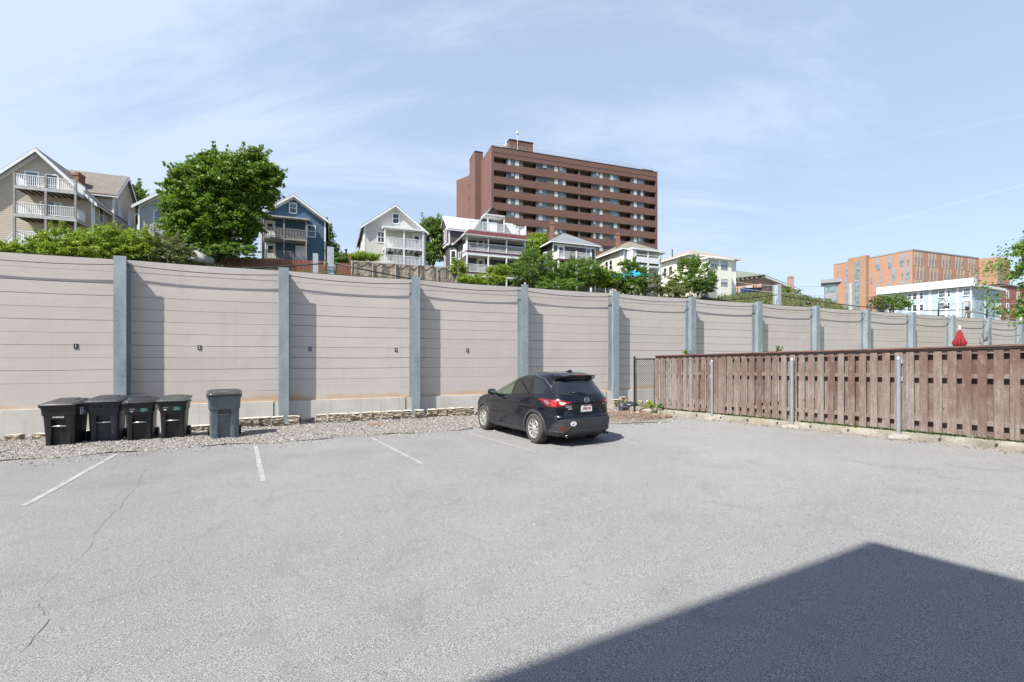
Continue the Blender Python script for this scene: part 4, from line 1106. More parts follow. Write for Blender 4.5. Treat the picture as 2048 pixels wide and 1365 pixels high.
def side_y(x, z):
    xr, xf, hw, p, q = prm(z); c, a = (xr + xf) / 2, (xf - xr) / 2
    return hw * max(0.0, 1 - min(1, abs((x - c) / a)) ** p) ** (1 / q)
def rear_x(y, z):
    xr, xf, hw, p, q = prm(z); c, a = (xr + xf) / 2, (xf - xr) / 2
    return c - a * max(0.0, 1 - min(1, abs(y / hw)) ** q) ** (1 / p)
_rc = {}
def ringpts(z, n=1600):
    k = round(z, 4)
    if k in _rc: return _rc[k]
    xr, xf, hw, p, q = prm(z); c, a = (xr + xf) / 2, (xf - xr) / 2
    t = np.linspace(0, math.pi, n); x = c - a * np.sign(np.cos(t)) * np.abs(np.cos(t)) ** (2 / p); y = hw * np.abs(np.sin(t)) ** (2 / q)
    s_ = np.concatenate([[0], np.cumsum(np.hypot(np.diff(x), np.diff(y)))])
    _rc[k] = (x, y, s_); return _rc[k]
def wrap(w_, z, sgn=1):
    x, y, s_ = ringpts(z); w0 = abs(w_)
    return float(np.interp(w0, s_, x)), float(np.interp(w0, s_, y)) * sgn
def build_car():
    car = thing('parked_car', 'black compact SUV parked nose to the noise wall', 'car', (0, 0, 0))
    # body shell
    mb = MB(); NZ = 64; NR = 140
    zs = np.interp(np.linspace(0, 1, NZ), np.linspace(0, 1, len(TA)), TA[:, 0])
    zs = np.unique(np.concatenate([zs, np.linspace(0.2, 1.6, 50)]))
    rings = []
    for z in zs:
        x, y, s_ = ringpts(float(z)); tt = np.linspace(0, s_[-1], NR // 2 + 1)
        xx = np.interp(tt, s_, x); yy = np.interp(tt, s_, y)
        r_ = [(a, b, float(z)) for a, b in zip(xx, yy)]; r_ += [(a, -b, float(z)) for a, b in list(zip(xx, yy))[1:-1][::-1]]
        # body-side crease and slight concave door
        out_ = []
        for (a, b, c_) in r_:
            if abs(b) > 0.5 and c_ < 1.05:
                k = math.exp(-((c_ - 0.92) / 0.035) ** 2) * 0.012 - math.exp(-((c_ - 0.62) / 0.12) ** 2) * 0.022 * smooth((a - 0.35) / 0.3) * smooth((2.4 - a) / 0.3)
                b += math.copysign(k, b)
            # recess for number plate in the tail
            if a < -0.5 and abs(b) < 0.46 and 0.74 < c_ < 0.97:
                k = smooth((0.46 - abs(b)) / 0.09) * smooth((c_ - 0.74) / 0.04) * smooth((0.97 - c_) / 0.035); a += 0.045 * k
            out_.append((a, b, c_))
        rings.append(out_)
    n = len(rings[0]); vs = [v for r_ in rings for v in r_]
    fs = [(i * n + k, i * n + (k + 1) % n, (i + 1) * n + (k + 1) % n, (i + 1) * n + k) for i in range(len(rings) - 1) for k in range(n)]
    fs = [f[::-1] for f in fs]
    fs += [tuple(range(n)), tuple((len(rings) - 1) * n + k for k in range(n))[::-1]]
    mb.raw(vs, fs)
    body = mb.build('body', M['car_paint'], car, smooth_=True)
    bm = bmesh.new(); bm.from_mesh(body.data); bmesh.ops.recalc_face_normals(bm, faces=bm.faces); bm.to_mesh(body.data); bm.free()
    cut = []
    for wx in (0, 2.70):
        for sg in (1, -1):
            c = MB(); c.lathe([(0.385, 0.52), (0.385, 1.1)], (0, 0, 0), 40, 'y')
            cs = [(v[0] + wx, v[1] * 1.0 if sg > 0 else -v[1], v[2] + 0.345) for v in c.v]
            cb_ = MB(); cb_.raw(cs, c.f); o = cb_.build('cutter', M['dark']);
            bm = bmesh.new(); bm.from_mesh(o.data); bmesh.ops.recalc_face_normals(bm, faces=bm.faces); bm.to_mesh(o.data); bm.free(); cut.append(o)
    for o in cut:
        md = body.modifiers.new('b', 'BOOLEAN'); md.operation = 'DIFFERENCE'; md.object = o; md.solver = 'EXACT'; md.material_mode = 'TRANSFER'
    dg = bpy.context.evaluated_depsgraph_get(); dg.update()
    me = bpy.data.meshes.new_from_object(body.evaluated_get(dg)); body.modifiers.clear(); body.data = me
    for o in cut: bpy.data.objects.remove(o)
    bm = bmesh.new(); bm.from_mesh(me)
    for e in bm.edges:
        if len(e.link_faces) == 2 and e.calc_face_angle(0) > R(38): e.smooth = False
    bm.to_mesh(me); bm.free()
    # surface patches: outline in (u,z); mapping function gives surface point
    def patch(name, mat, outline, fmap, off=0.005, sub=7, parent=car, dens=5, label=None, skirt=0.012):
        o_ = []
        nO = len(outline)
        for i in range(nO):
            a, b = outline[i], outline[(i + 1) % nO]
            for j in range(dens): o_.append((a[0] + (b[0] - a[0]) * j / dens, a[1] + (b[1] - a[1]) * j / dens))
        cu_ = sum(p[0] for p in o_) / len(o_); cv = sum(p[1] for p in o_) / len(o_); m_ = len(o_)
        vs = [fmap(cu_, cv, off)]
        for r_ in range(1, sub + 1):
            f = r_ / sub
            vs += [fmap(cu_ + (p[0] - cu_) * f, cv + (p[1] - cv) * f, off) for p in o_]
        vs += [fmap(p[0], p[1], -skirt) for p in o_]
        fs = [(0, 1 + k, 1 + (k + 1) % m_) for k in range(m_)]
        for r_ in range(sub):
            b0 = 1 + r_ * m_; b1 = b0 + m_
            fs += [(b0 + k, b1 + k, b1 + (k + 1) % m_, b0 + (k + 1) % m_) for k in range(m_)]
        mb = MB(); mb.raw(vs, fs); ob = mb.build(name, mat, parent, label=label)
        bm = bmesh.new(); bm.from_mesh(ob.data); bmesh.ops.recalc_face_normals(bm, faces=bm.faces)
        for f in bm.faces: f.smooth = True
        for e in bm.edges:
            if len(e.link_faces) == 2 and e.calc_face_angle(0) > R(40): e.smooth = False
        bm.to_mesh(ob.data); bm.free(); return ob
    def fside(sg): return lambda x, z, o: (x, sg * (side_y(x, z) + o), z + o * 0.35)
    def frear(y, z, o): return (rear_x(y, z) - o, y, z + o * 0.3)
    def fwrap(sg):
        def f(w_, z, o):
            x, y = wrap(w_, z, sg); x2, y2 = wrap(w_ + 0.01, z, sg)
            tx, ty = x2 - x, y2 - y; l = math.hypot(tx, ty) or 1; nx, ny = -ty / l * sg, tx / l * sg
            if nx * (x - 1.2) + ny * y < 0: nx, ny = -nx, -ny
            return (x + nx * o, y + ny * o, z)
        return f
    for sg in (1, -1):
        # side windows
        trimO = [(-0.36, 1.135), (1.98, 1.055), (2.13, 1.07), (1.72, 1.36), (1.38, 1.515), (0.9, 1.575), (0.3, 1.575), (-0.12, 1.50), (-0.44, 1.30)]
        patch('window_trim', M['piano'], trimO, fside(sg), 0.003, 8, dens=6)
        patch('front_window', M['car_glass_front'], [(1.10, 1.10), (1.90, 1.075), (1.98, 1.10), (1.68, 1.335), (1.36, 1.475), (1.16, 1.52)], fside(sg), 0.007)
        patch('rear_window', M['car_glass'], [(0.26, 1.135), (1.02, 1.105), (1.07, 1.53), (0.88, 1.545), (0.42, 1.54)], fside(sg), 0.007)
        patch('quarter_window', M['car_glass'], [(-0.28, 1.16), (0.20, 1.14), (0.34, 1.52), (-0.06, 1.465), (-0.34, 1.30)], fside(sg), 0.007)
        mb = MB()
        ch = [(-0.44, 1.30), (-0.40, 1.21), (-0.36, 1.13), (0.4, 1.105), (1.2, 1.078), (1.98, 1.05)]
        ch2 = [(-0.44, 1.30), (-0.12, 1.505), (0.3, 1.582), (0.9, 1.582)]
        for c_ in (ch2,):
            pts = [Vector(fside(sg)(x, z, 0.006)) for i in range(len(c_) - 1) for j in range(5) for x, z in [(c_[i][0] + (c_[i + 1][0] - c_[i][0]) * j / 5, c_[i][1] + (c_[i + 1][1] - c_[i][1]) * j / 5)]]
            mb.tube(pts, 0.006, 5)
        mb.build('window_strip', M['strip'], car, smooth_=True)
        # seams
        for nm, ln in (('door_seam', [(1.06, 0.42), (1.08, 1.09)]), ('door_seam', [(2.12, 0.42), (2.18, 0.75), (2.10, 1.05)]), ('door_seam', [(0.42, 0.62), (0.20, 0.85), (0.16, 1.12)]), ('door_seam', [(0.62, 0.42), (0.42, 0.62)])):
            mb = MB(); pts = [Vector(fside(sg)(ln[i][0] + (ln[i + 1][0] - ln[i][0]) * j / 6, ln[i][1] + (ln[i + 1][1] - ln[i][1]) * j / 6, 0.0)) for i in range(len(ln) - 1) for j in range(7)]
            mb.tube(pts, 0.004, 4); mb.build(nm, M['piano'], car)
        for hx in (0.42, 1.32):
            hz = 0.985
            mb = MB(); pts = [Vector(fside(sg)(hx + 0.2 * j / 5, hz - 0.006 * j, 0.03 * math.sin(math.pi * j / 5) + 0.004)) for j in range(6)]
            mb.tube(pts, [0.008, 0.013, 0.014, 0.014, 0.013, 0.008], 8); mb.build('door_handle', M['car_paint'], car, smooth_=True)
            patch('handle_cup', M['piano'], [(hx + .02, hz - .045), (hx + .18, hz - .045), (hx + .18, hz + .02), (hx + .02, hz + .02)], fside(sg), 0.002, 2, dens=3)
        # cladding: wheel arches and sill
        for wx in (0.0, 2.70):
            mb = MB(); nA = 36; vs = []; a0, a1 = R(-14), R(194)
            for i in range(nA + 1):
                a = a0 + (a1 - a0) * i / nA; row = []
                for r_, o_ in ((0.378, -0.03), (0.378, 0.012), (0.392, 0.016), (0.440, 0.014), (0.452, 0.0), (0.452, -0.02)):
                    x, z = wx + r_ * math.cos(a), 0.345 + r_ * math.sin(a); z = max(z, 0.215); x = min(3.52, max(-0.86, x))
                    row.append(fside(sg)(x, z, o_))
                vs += row
            fs = [(i * 6 + j, (i + 1) * 6 + j, (i + 1) * 6 + j + 1, i * 6 + j + 1) for i in range(nA) for j in range(5)]
            mb.raw(vs, fs); mb.build('wheel_arch', M['cladding'], car, sharp=R(40))
        patch('sill', M['cladding'], [(0.40, 0.21), (2.30, 0.21), (2.30, 0.335), (0.40, 0.335)], fside(sg), 0.014, 4, dens=8)
        # tail lamp, wraps round the corner: coordinate = arc length from rear centre
        fw2 = fwrap(sg)
        lamp = patch('tail_light', M['tail_red'], [(0.42, 1.005), (0.62, 1.035), (0.86, 1.05), (1.10, 1.065), (1.30, 1.055), (1.16, 0.985), (1.03, 0.90), (0.88, 0.885), (0.68, 0.895), (0.52, 0.945)], fw2, 0.014, 8)
        patch('reversing_lens', M['lens_clear'], [(0.55, 0.985), (0.70, 1.01), (0.70, 0.95), (0.62, 0.925)], fw2, 0.018, 3, lamp)
        patch('lamp_lens', M['lens_dark'], [(0.98, 1.02), (1.12, 1.03), (1.02, 0.94), (0.93, 0.955)], fw2, 0.018, 3, lamp)
        ci = lambda cw, cz, r_, k=18: [(cw + r_ * 1.15 * math.cos(2 * math.pi * i / k), cz + r_ * math.sin(2 * math.pi * i / k)) for i in range(k)]
        patch('lamp_ring', M['tail_bright'], ci(0.83, 0.967, 0.06), fw2, 0.020, 3, lamp, dens=1)
        patch('lamp_bulb', M['tail_red'], ci(0.83, 0.967, 0.026), fw2, 0.026, 2, lamp, dens=1)
        # mirror
        mb = MB(); bm = bmesh.new(); bmesh.ops.create_icosphere(bm, subdivisions=3, radius=1)
        for v in bm.verts:
            d_ = v.co; v.co = Vector((math.copysign(abs(d_.x) ** 0.8, d_.x) * 0.085 + 1.92, sg * (1.005 + math.copysign(abs(d_.y) ** 0.7, d_.y) * 0.115), 1.125 + math.copysign(abs(d_.z) ** 0.7, d_.z) * 0.085))
        me = bpy.data.meshes.new('mirror'); bm.to_mesh(me); bm.free(); me.materials.append(M['car_paint'])
        for p_ in me.polygons: p_.use_smooth = True
        o = bpy.data.objects.new('side_mirror', me); col.objects.link(o); o.parent = car
        mb = MB(); mb.raw([(1.830, sg * (1.005 + .095 * math.cos(2 * math.pi * i / 16)), 1.125 + .065 * math.sin(2 * math.pi * i / 16)) for i in range(16)], [tuple(range(16))]); mb.build('mirror_glass', M['mirror'], o)
        mb = MB(); mb.beam((1.93, sg * 0.84, 1.07), (1.93, sg * 0.96, 1.09), 0.08, 0.03); mb.build('mirror_arm', M['piano'], o)
        # exhaust
        mb = MB(); mb.lathe([(0.030, -0.93), (0.034, -0.93), (0.034, -0.70), (0.030, -0.72), (0.030, -0.93)], (0.03, sg * 0.56, 0.245), 20, 'x', cap=False); mb.lathe([(0.0, -.86), (0.031, -.86)], (0.03, sg * 0.56, 0.245), 20, 'x', cap=False)
        mb.build('exhaust_pipe', M['exhaust'], car, smooth_=True)
        patch('reflector', M['reflector'], [(sg * 0.77, 0.42), (sg * 0.72, 0.445), (sg * 0.54, 0.45), (sg * 0.63, 0.36), (sg * 0.79, 0.355)], frear, 0.022, 3)
    # rear bumper cladding
    bump_o = [(-1.02, 0.36), (-0.95, 0.445), (-0.80, 0.56), (-0.62, 0.625), (0.62, 0.625), (0.80, 0.56), (0.95, 0.445), (1.02, 0.36), (0.98, 0.27), (0.70, 0.215), (-0.70, 0.215), (-0.98, 0.27)]
    def fw_s(w_, z, o): return fwrap(1 if w_ >= 0 else -1)(abs(w_), z, o)
    patch('rear_bumper', M['cladding'], bump_o, fw_s, 0.016, 10, dens=8)
    mb = MB()
    for pts_ in ([(-0.98, 0.40), (-0.90, 0.49), (-0.78, 0.575), (-0.6, 0.618), (0.6, 0.618), (0.78, 0.575), (0.90, 0.49), (0.98, 0.40)], [(-0.62, 0.375), (-0.3, 0.36), (0.3, 0.36), (0.62, 0.375)]):
        pp = [Vector(fw_s(pts_[i][0] + (pts_[i + 1][0] - pts_[i][0]) * j / 6, pts_[i][1] + (pts_[i + 1][1] - pts_[i][1]) * j / 6, 0.014)) for i in range(len(pts_) - 1) for j in range(6)]
        mb.tube(pp, 0.011, 6)
    mb.build('bumper_ridge', M['cladding'], car, smooth_=True)
    for sg in (1, -1):
        mb = MB(); a = [(0.90, 0.345), (0.72, 0.335), (0.60, 0.345), (0.50, 0.46)]
        pp = [Vector(fw_s(sg * (a[i][0] + (a[i + 1][0] - a[i][0]) * j / 5), a[i][1] + (a[i + 1][1] - a[i][1]) * j / 5, 0.018)) for i in range(3) for j in range(6)]
        mb.tube(pp, 0.010, 5); mb.build('bumper_ridge', M['cladding'], car, smooth_=True)
    # tailgate glass, spoiler, seams
    patch('tailgate_window', M['car_glass_rear'], [(-0.50, 1.145), (0.50, 1.145), (0.685, 1.19), (0.70, 1.24), (0.60, 1.40), (0.54, 1.485), (-0.54, 1.485), (-0.60, 1.40), (-0.70, 1.24), (-0.685, 1.19)], frear, 0.006, 9, dens=6)
    mb = MB(); prof = []
    for j in range(25):
        y = -0.57 + 1.14 * j / 24; e = smooth((0.57 - abs(y)) / 0.16) * .9 + .1; drop = 0.03 * (abs(y) / 0.57) ** 2
        xr_ = -0.50 + 0.06 * (abs(y) / 0.64) ** 3
        prof.append([(xr_ + 0.28, y, 1.625 - drop - (0.02 if abs(y) > .5 else 0)), (xr_ - 0.03 * e, y, 1.612 - drop), (xr_ - 0.13 * e, y, 1.588 - drop), (xr_ - 0.125 * e, y, 1.568 - drop), (xr_ + 0.02, y, 1.49 - drop * .5), (xr_ + 0.28, y, 1.52)])
    vs = [p for r_ in prof for p in r_]; fs = [(i * 6 + j, (i + 1) * 6 + j, (i + 1) * 6 + (j + 1) % 6, i * 6 + (j + 1) % 6) for i in range(24) for j in range(6)] + [tuple(range(6)), tuple(24 * 6 + j for j in range(6))[::-1]]
    mb.raw(vs, fs); sp_ = mb.build('roof_spoiler', M['car_paint'], car, sharp=R(45))
    bm = bmesh.new(); bm.from_mesh(sp_.data); bmesh.ops.recalc_face_normals(bm, faces=bm.faces); bm.to_mesh(sp_.data); bm.free()
    mb = MB(); mb.box(-0.634, -0.60, -0.14, 0.14, 1.562, 1.578); mb.build('brake_light', M['tail_red'], sp_)
    seam = [(-0.70, 1.16), (-0.66, 0.98), (-0.66, 0.80), (-0.60, 0.685), (-0.4, 0.665), (0.4, 0.665), (0.60, 0.685), (0.66, 0.80), (0.66, 0.98), (0.70, 1.16)]
    mb = MB(); mb.tube([Vector(frear(seam[i][0] + (seam[i + 1][0] - seam[i][0]) * j / 5, seam[i][1] + (seam[i + 1][1] - seam[i][1]) * j / 5, 0.0)) for i in range(len(seam) - 1) for j in range(6)], 0.0045, 4); mb.build('tailgate_seam', M['piano'], car)
    # wiper, plate, badge, letters
    mb = MB(); mb.tube([frear(0.0, 1.155, .03), frear(0.05, 1.175, .045), frear(0.34, 1.195, .03)], [0.014, 0.012, 0.006], 6); mb.tube([frear(0.06, 1.185, .02), frear(0.42, 1.20, .018)], 0.008, 5)
    mb.build('rear_wiper', M['piano'], car, smooth_=True)
    pl = MB(); xp = -0.845; pl.hexa([(xp - .012, 0.153, .765), (xp - .012, -0.153, .765), (xp, -0.153, .765), (xp, 0.153, .765), (xp - .006, 0.153, .915), (xp - .006, -0.153, .915), (xp + .006, -0.153, .915), (xp + .006, 0.153, .915)])
    plate = pl.build('number_plate', M['plate_white'], car)
    rr_ = Matrix(((0, 0, -1), (-1, 0, 0), (0, 1, 0)))      # read from behind
    text_mesh('plate_letters', '5PBX 74', 0.080, M['plate_red'], plate, Vector((xp - .0125, 0, .832)), rr_, sx=0.78, bold=0.001)
    text_mesh('plate_heading', 'Massachusetts', 0.022, M['plate_red'], plate, Vector((xp - .010, 0.02, .900)), rr_, bold=0.001)
    mb = MB(); mb.box(xp - .011, xp - .006, -.148, -.118, .886, .912); mb.build('plate_decal', M['plate_red'], plate)
    # emblem: chrome oval ring with a winged stroke
    ez, ex_ = 1.025, rear_x(0, 1.025) - 0.008
    mb = MB(); nE = 40
    mb.tube([(ex_, 0.068 * math.cos(2 * math.pi * i / nE), ez + 0.054 * math.sin(2 * math.pi * i / nE)) for i in range(nE + 1)], 0.0065, 6, cap=False)
    mb.tube([(ex_, 0.060, ez + .012), (ex_, 0.035, ez + .018), (ex_, 0.0, ez - .018), (ex_, -0.035, ez + .018), (ex_, -0.060, ez + .012)], [.005, .0075, .007, .0075, .005], 6)
    mb.tube([(ex_, 0.035, ez + .018), (ex_, 0.040, ez - .03)], 0.004, 5); mb.tube([(ex_, -0.035, ez + .018), (ex_, -0.040, ez - .03)], 0.004, 5)
    mb.build('emblem', M['chrome'], car, smooth_=True)
    def rear_text(nm, body_, size, y, z):
        tl = math.atan2(rear_x(y, z - .02) - rear_x(y, z + .02), 0.04)
        yaw_ = math.atan2(rear_x(y + .05, z) - rear_x(y - .05, z), 0.10)
        text_mesh(nm, body_, size, M['chrome'], car, Vector((rear_x(y, z) - 0.007, y, z)), Matrix.Rotation(-yaw_, 3, 'Z') @ rr_, extrude=0.003, bold=0.002)
    rear_text('model_letters', 'CX-5', 0.062, 0.505, 0.895); rear_text('drive_letters', 'AWD', 0.040, 0.47, 0.845); rear_text('side_letters', 'SKYACTIV', 0.030, -0.51, 0.925)
    # stickers on bumper
    el = lambda cy, cz, a_, b_, k=20: [(cy + a_ * math.cos(2 * math.pi * i / k), cz + b_ * math.sin(2 * math.pi * i / k)) for i in range(k)]
    st = patch('oval_sticker', M['plate_white'], el(0.43, 0.515, 0.078, 0.055), frear, 0.019, 2, dens=1)
    text_mesh('sticker_letters', 'YLLOR', 0.036, M['hub'], st, Vector((rear_x(0.43, .515) - 0.0205, 0.43, 0.515)), rr_, bold=0.001)
    st = patch('round_sticker', M['lens_clear'], el(-0.66, 0.475, 0.034, 0.034), frear, 0.019, 2, dens=1)
    patch('sticker_dot', M['hub'], el(-0.66, 0.475, 0.018, 0.018), frear, 0.0205, 2, st, dens=1)
    # antenna fin
    mb = MB(); mb.hexa([(-0.32, .018, 1.640), (-0.32, -.018, 1.640), (-0.05, -.022, 1.66), (-0.05, .022, 1.66), (-0.30, .004, 1.705), (-0.30, -.004, 1.705), (-0.24, -.004, 1.71), (-0.24, .004, 1.71)])
    mb.build('antenna_fin', M['piano'], car, bevel=0.006)
    # underbody and wheels
    mb = MB(); mb.box(-0.75, 3.45, -0.50, 0.50, 0.20, 0.50); mb.box(0.42, 2.28, -0.78, 0.78, 0.20, 0.30); mb.build('underbody', M['dark'], car)
    mb = MB(); mb.tube([(0, -.7, .345), (0, .7, .345)], 0.05, 8); mb.tube([(2.7, -.7, .345), (2.7, .7, .345)], 0.05, 8); mb.build('axle', M['dark'], car)
    def make_wheel():
        mb = MB(); rt = 0.352
        mb.lathe([(0.225, -.105), (0.27, -.118), (0.325, -.108), (0.345, -.085), (rt, -.07), (rt, -.03), (rt - .008, -.028), (rt - .008, -.02), (rt, -.018), (rt, .018), (rt - .008, .02), (rt - .008, .028), (rt, .03), (rt, .07), (0.345, .085), (0.325, .108), (0.27, .118), (0.225, .105)], (0, 0, 0), 64, 'y', cap=False)
        wh_ = mb.build('wheel', M['tyre'], None, sharp=R(30))
        mb = MB()
        mb.lathe([(0.228, -.10), (0.228, .098), (0.218, .108), (0.205, .10), (0.200, .07), (0.200, -.10)], (0, 0, 0), 56, 'y', cap=False)
        for i in range(10):
            a = 2 * math.pi * i / 10; ca, sa = math.cos(a), math.sin(a)
            q = [(0.04, .075, .020), (0.12, .085, .0165), (0.205, .092, .021)]
            vs = []
            for r_, yy, hw_ in q:
                for (s1, dy) in ((-1, -.03), (1, -.03), (1, 0), (-1, 0)):
                    x, z = r_, s1 * hw_; vs.append((x * ca - z * sa, yy + dy, x * sa + z * ca))
            fs = [(j * 4 + k, j * 4 + (k + 1) % 4, (j + 1) * 4 + (k + 1) % 4, (j + 1) * 4 + k) for j in range(2) for k in range(4)] + [(0, 1, 2, 3), (11, 10, 9, 8)]
            mb.raw(vs, fs)
        mb.lathe([(0.0, .096), (0.026, .095), (0.034, .088), (0.062, .08), (0.062, .03)], (0, 0, 0), 24, 'y', cap=False)
        rim = mb.build('rim', M['alloy'], None, sharp=R(35))
        bm = bmesh.new(); bm.from_mesh(rim.data); bmesh.ops.recalc_face_normals(bm, faces=bm.faces); bm.to_mesh(rim.data); bm.free()
        rim.parent = wh_
        mb = MB(); mb.lathe([(0.0, .02), (0.16, .02), (0.20, -.02)], (0, 0, 0), 32, 'y', cap=False); dk = mb.build('brake_disc', M['brake'], None); dk.parent = wh_
        return wh_
    w0 = make_wheel(); first = True
    for wx in (0, 2.70):
        for sg in (1, -1):
            w_ = w0 if first else copy_tree(w0); first = False
            w_.parent = car; w_.location = (wx, sg * 0.80, 0.352); w_.rotation_euler = (0, 0.17 * wx, 0) if sg > 0 else (0, 0.3, math.pi)
    return car
m = Nd('black_car_paint')
m.base((0.0045, 0.006, 0.011)); m.b.inputs['Roughness'].default_value = 0.22; m.b.inputs['Metallic'].default_value = 0.0; m.b.inputs['Specular IOR Level'].default_value = 0.1
m.b.inputs['Coat Weight'].default_value = 0.85; m.b.inputs['Coat Roughness'].default_value = 0.03
M['car_paint'] = m.mat
M['piano'] = pmat('gloss_black_trim', (0.006, 0.006, 0.007), 0.3, 0.1)
M['cladding'] = pmat('grey_black_cladding', (0.035, 0.036, 0.040), 0.5, 0.1, 5)
M['car_glass'] = glassmat('tinted_car_glass', (0.008, 0.008, 0.009), 0.03)
M['car_glass_front'] = glassmat('opaque_lit_car_glass', (0.055, 0.072, 0.050), 0.03)  # opaque; the greenish light coming through is put into the colour
M['car_glass_rear'] = glassmat('tailgate_glass', (0.012, 0.015, 0.018), 0.03)
M['strip'] = pmat('dull_chrome', (0.30, 0.31, 0.33), 0.4, 0.1, metal=0.8)
M['tail_red'] = pmat('red_lens', (0.19, 0.005, 0.010), 0.3, 0.3, 14, coat=0.4)
M['tail_bright'] = pmat('bright_red_lens', (0.75, 0.02, 0.015), 0.1, 0.2, 20, coat=1.0)
M['lens_clear'] = pmat('clear_lens', (0.50, 0.46, 0.46), 0.15, 0.2, 30, coat=1.0)
M['lens_dark'] = pmat('smoked_lens', (0.16, 0.14, 0.17), 0.1, 0.3, 30, coat=1.0)
M['reflector'] = pmat('dark_red_reflector', (0.13, 0.02, 0.015), 0.3, 0.2, 20)
M['mirror'] = pmat('mirror_face', (0.5, 0.52, 0.55), 0.02, 0.02, metal=1.0)
M['exhaust'] = pmat('exhaust_steel', (0.12, 0.11, 0.10), 0.35, 0.3, 20, metal=0.8)
M['plate_white'] = pmat('plate_white', (0.68, 0.68, 0.70), 0.4, 0.05)
M['plate_red'] = pmat('plate_red', (0.42, 0.02, 0.035), 0.45, 0.1)
M['chrome'] = pmat('chrome', (0.75, 0.76, 0.78), 0.12, 0.05, metal=0.9)
M['tyre'] = pmat('dusty_tyre', (0.055, 0.052, 0.050), 0.85, 0.15, 10, bump=0.2)
M['alloy'] = pmat('silver_alloy', (0.55, 0.55, 0.54), 0.32, 0.1, 8, metal=0.55)
M['brake'] = pmat('brake_dark', (0.06, 0.055, 0.05), 0.6, 0.3, 12, metal=0.4)
car = build_car()
th = R(29.3)
hd = Vector((-math.sin(th), math.cos(th), 0)); lf = Vector((-math.cos(th), -math.sin(th), 0))
rl = on_lot(1070, 887); base_ = rl - lf * 0.86
base_.z = lot_z(base_.x, base_.y)
fr = base_ + hd * 2.7
pitch = math.atan2(lot_z(fr.x, fr.y) - base_.z, 2.7)
lz = base_ + lf; roll = math.atan2(lot_z(lz.x, lz.y) - base_.z, 1.0)
cz_ = Vector((hd.x, hd.y, math.tan(pitch))).normalized(); ly = Vector((lf.x, lf.y, math.tan(roll))).normalized(); up = cz_.cross(ly).normalized(); ly = up.cross(cz_)
car.matrix_world = Matrix.Translation(base_) @ Matrix((cz_, ly, up)).transposed().to_4x4()
car.location = base_; car.rotation_euler = Matrix((cz_, ly, up)).transposed().to_euler()
# ================================================================= buildings
def window(F, a, z0, w, h, par, frame='white_trim', glass='glass', bar=True, fw=0.09, d=0.0, name='window', mull=False, blind=0.0, sill=False):
    mb = MB(); t = d + 0.045
    mb.ob(F, a - fw, a + w + fw, d - .03, t, z0 + h, z0 + h + fw); mb.ob(F, a - fw, a + w + fw, d - .03, t + (.03 if sill else 0), z0 - fw, z0)
    mb.ob(F, a - fw, a, d - .03, t, z0, z0 + h); mb.ob(F, a + w, a + w + fw, d - .03, t, z0, z0 + h)
    if bar: mb.ob(F, a, a + w, d - .03, t - .01, z0 + h * .5 - .025, z0 + h * .5 + .025)
    if mull: mb.ob(F, a + w / 2 - .03, a + w / 2 + .03, d - .03, t - .012, z0, z0 + h)
    o = mb.build(name, M[frame], par)
    mb = MB(); mb.ob(F, a, a + w, d - .03, d + 0.012, z0, z0 + h); mb.build('pane', M[glass], o)
    if blind: mb = MB(); mb.ob(F, a + .02, a + w - .02, d - .03, d + 0.018, z0 + h * (1 - blind), z0 + h); mb.build('blind', M['blind'], o)
    return o
def door(F, a, z0, w, h, par, frame='white_trim', leaf='white_trim', d=0.0, light=True):
    mb = MB(); fw = 0.1; t = d + .05
    mb.ob(F, a - fw, a + w + fw, d - .03, t, z0 + h, z0 + h + fw); mb.ob(F, a - fw, a, d - .03, t, z0, z0 + h); mb.ob(F, a + w, a + w + fw, d - .03, t, z0, z0 + h)
    mb.ob(F, a, a + w, d - .03, d + .02, z0, z0 + h)
    o = mb.build('door', M[leaf], par)
    if light: mb = MB(); mb.ob(F, a + .16, a + w - .16, d, d + .028, z0 + h * .5, z0 + h * .88); mb.build('door_light', M['glass_dark'], o)
    return o
def railing(P0, P1, z0, z1, par, mat, h=0.95, step=0.14, name='railing'):
    p = Vector(P0); q = Vector(P1); p.z = z0; q.z = z1; mb = MB()
    d = q - p; L = d.length
    mb.beam(p + Vector((0, 0, h)), q + Vector((0, 0, h)), .08, .06); mb.beam(p + Vector((0, 0, .1)), q + Vector((0, 0, .1)), .05, .06)
    n = max(2, int(L / step))
    for i in range(1, n):
        r = p + d * i / n; mb.box(r.x - .02, r.x + .02, r.y - .02, r.y + .02, r.z + .1, r.z + h)
    return mb.build(name, mat, par)
def post_(F, a, d, z0, z1, par, mat, w=.12, name='deck_post'):
    mb = MB(); mb.ob(F, a - w / 2, a + w / 2, d - w / 2, d + w / 2, z0, z1); return mb.build(name, mat, par)
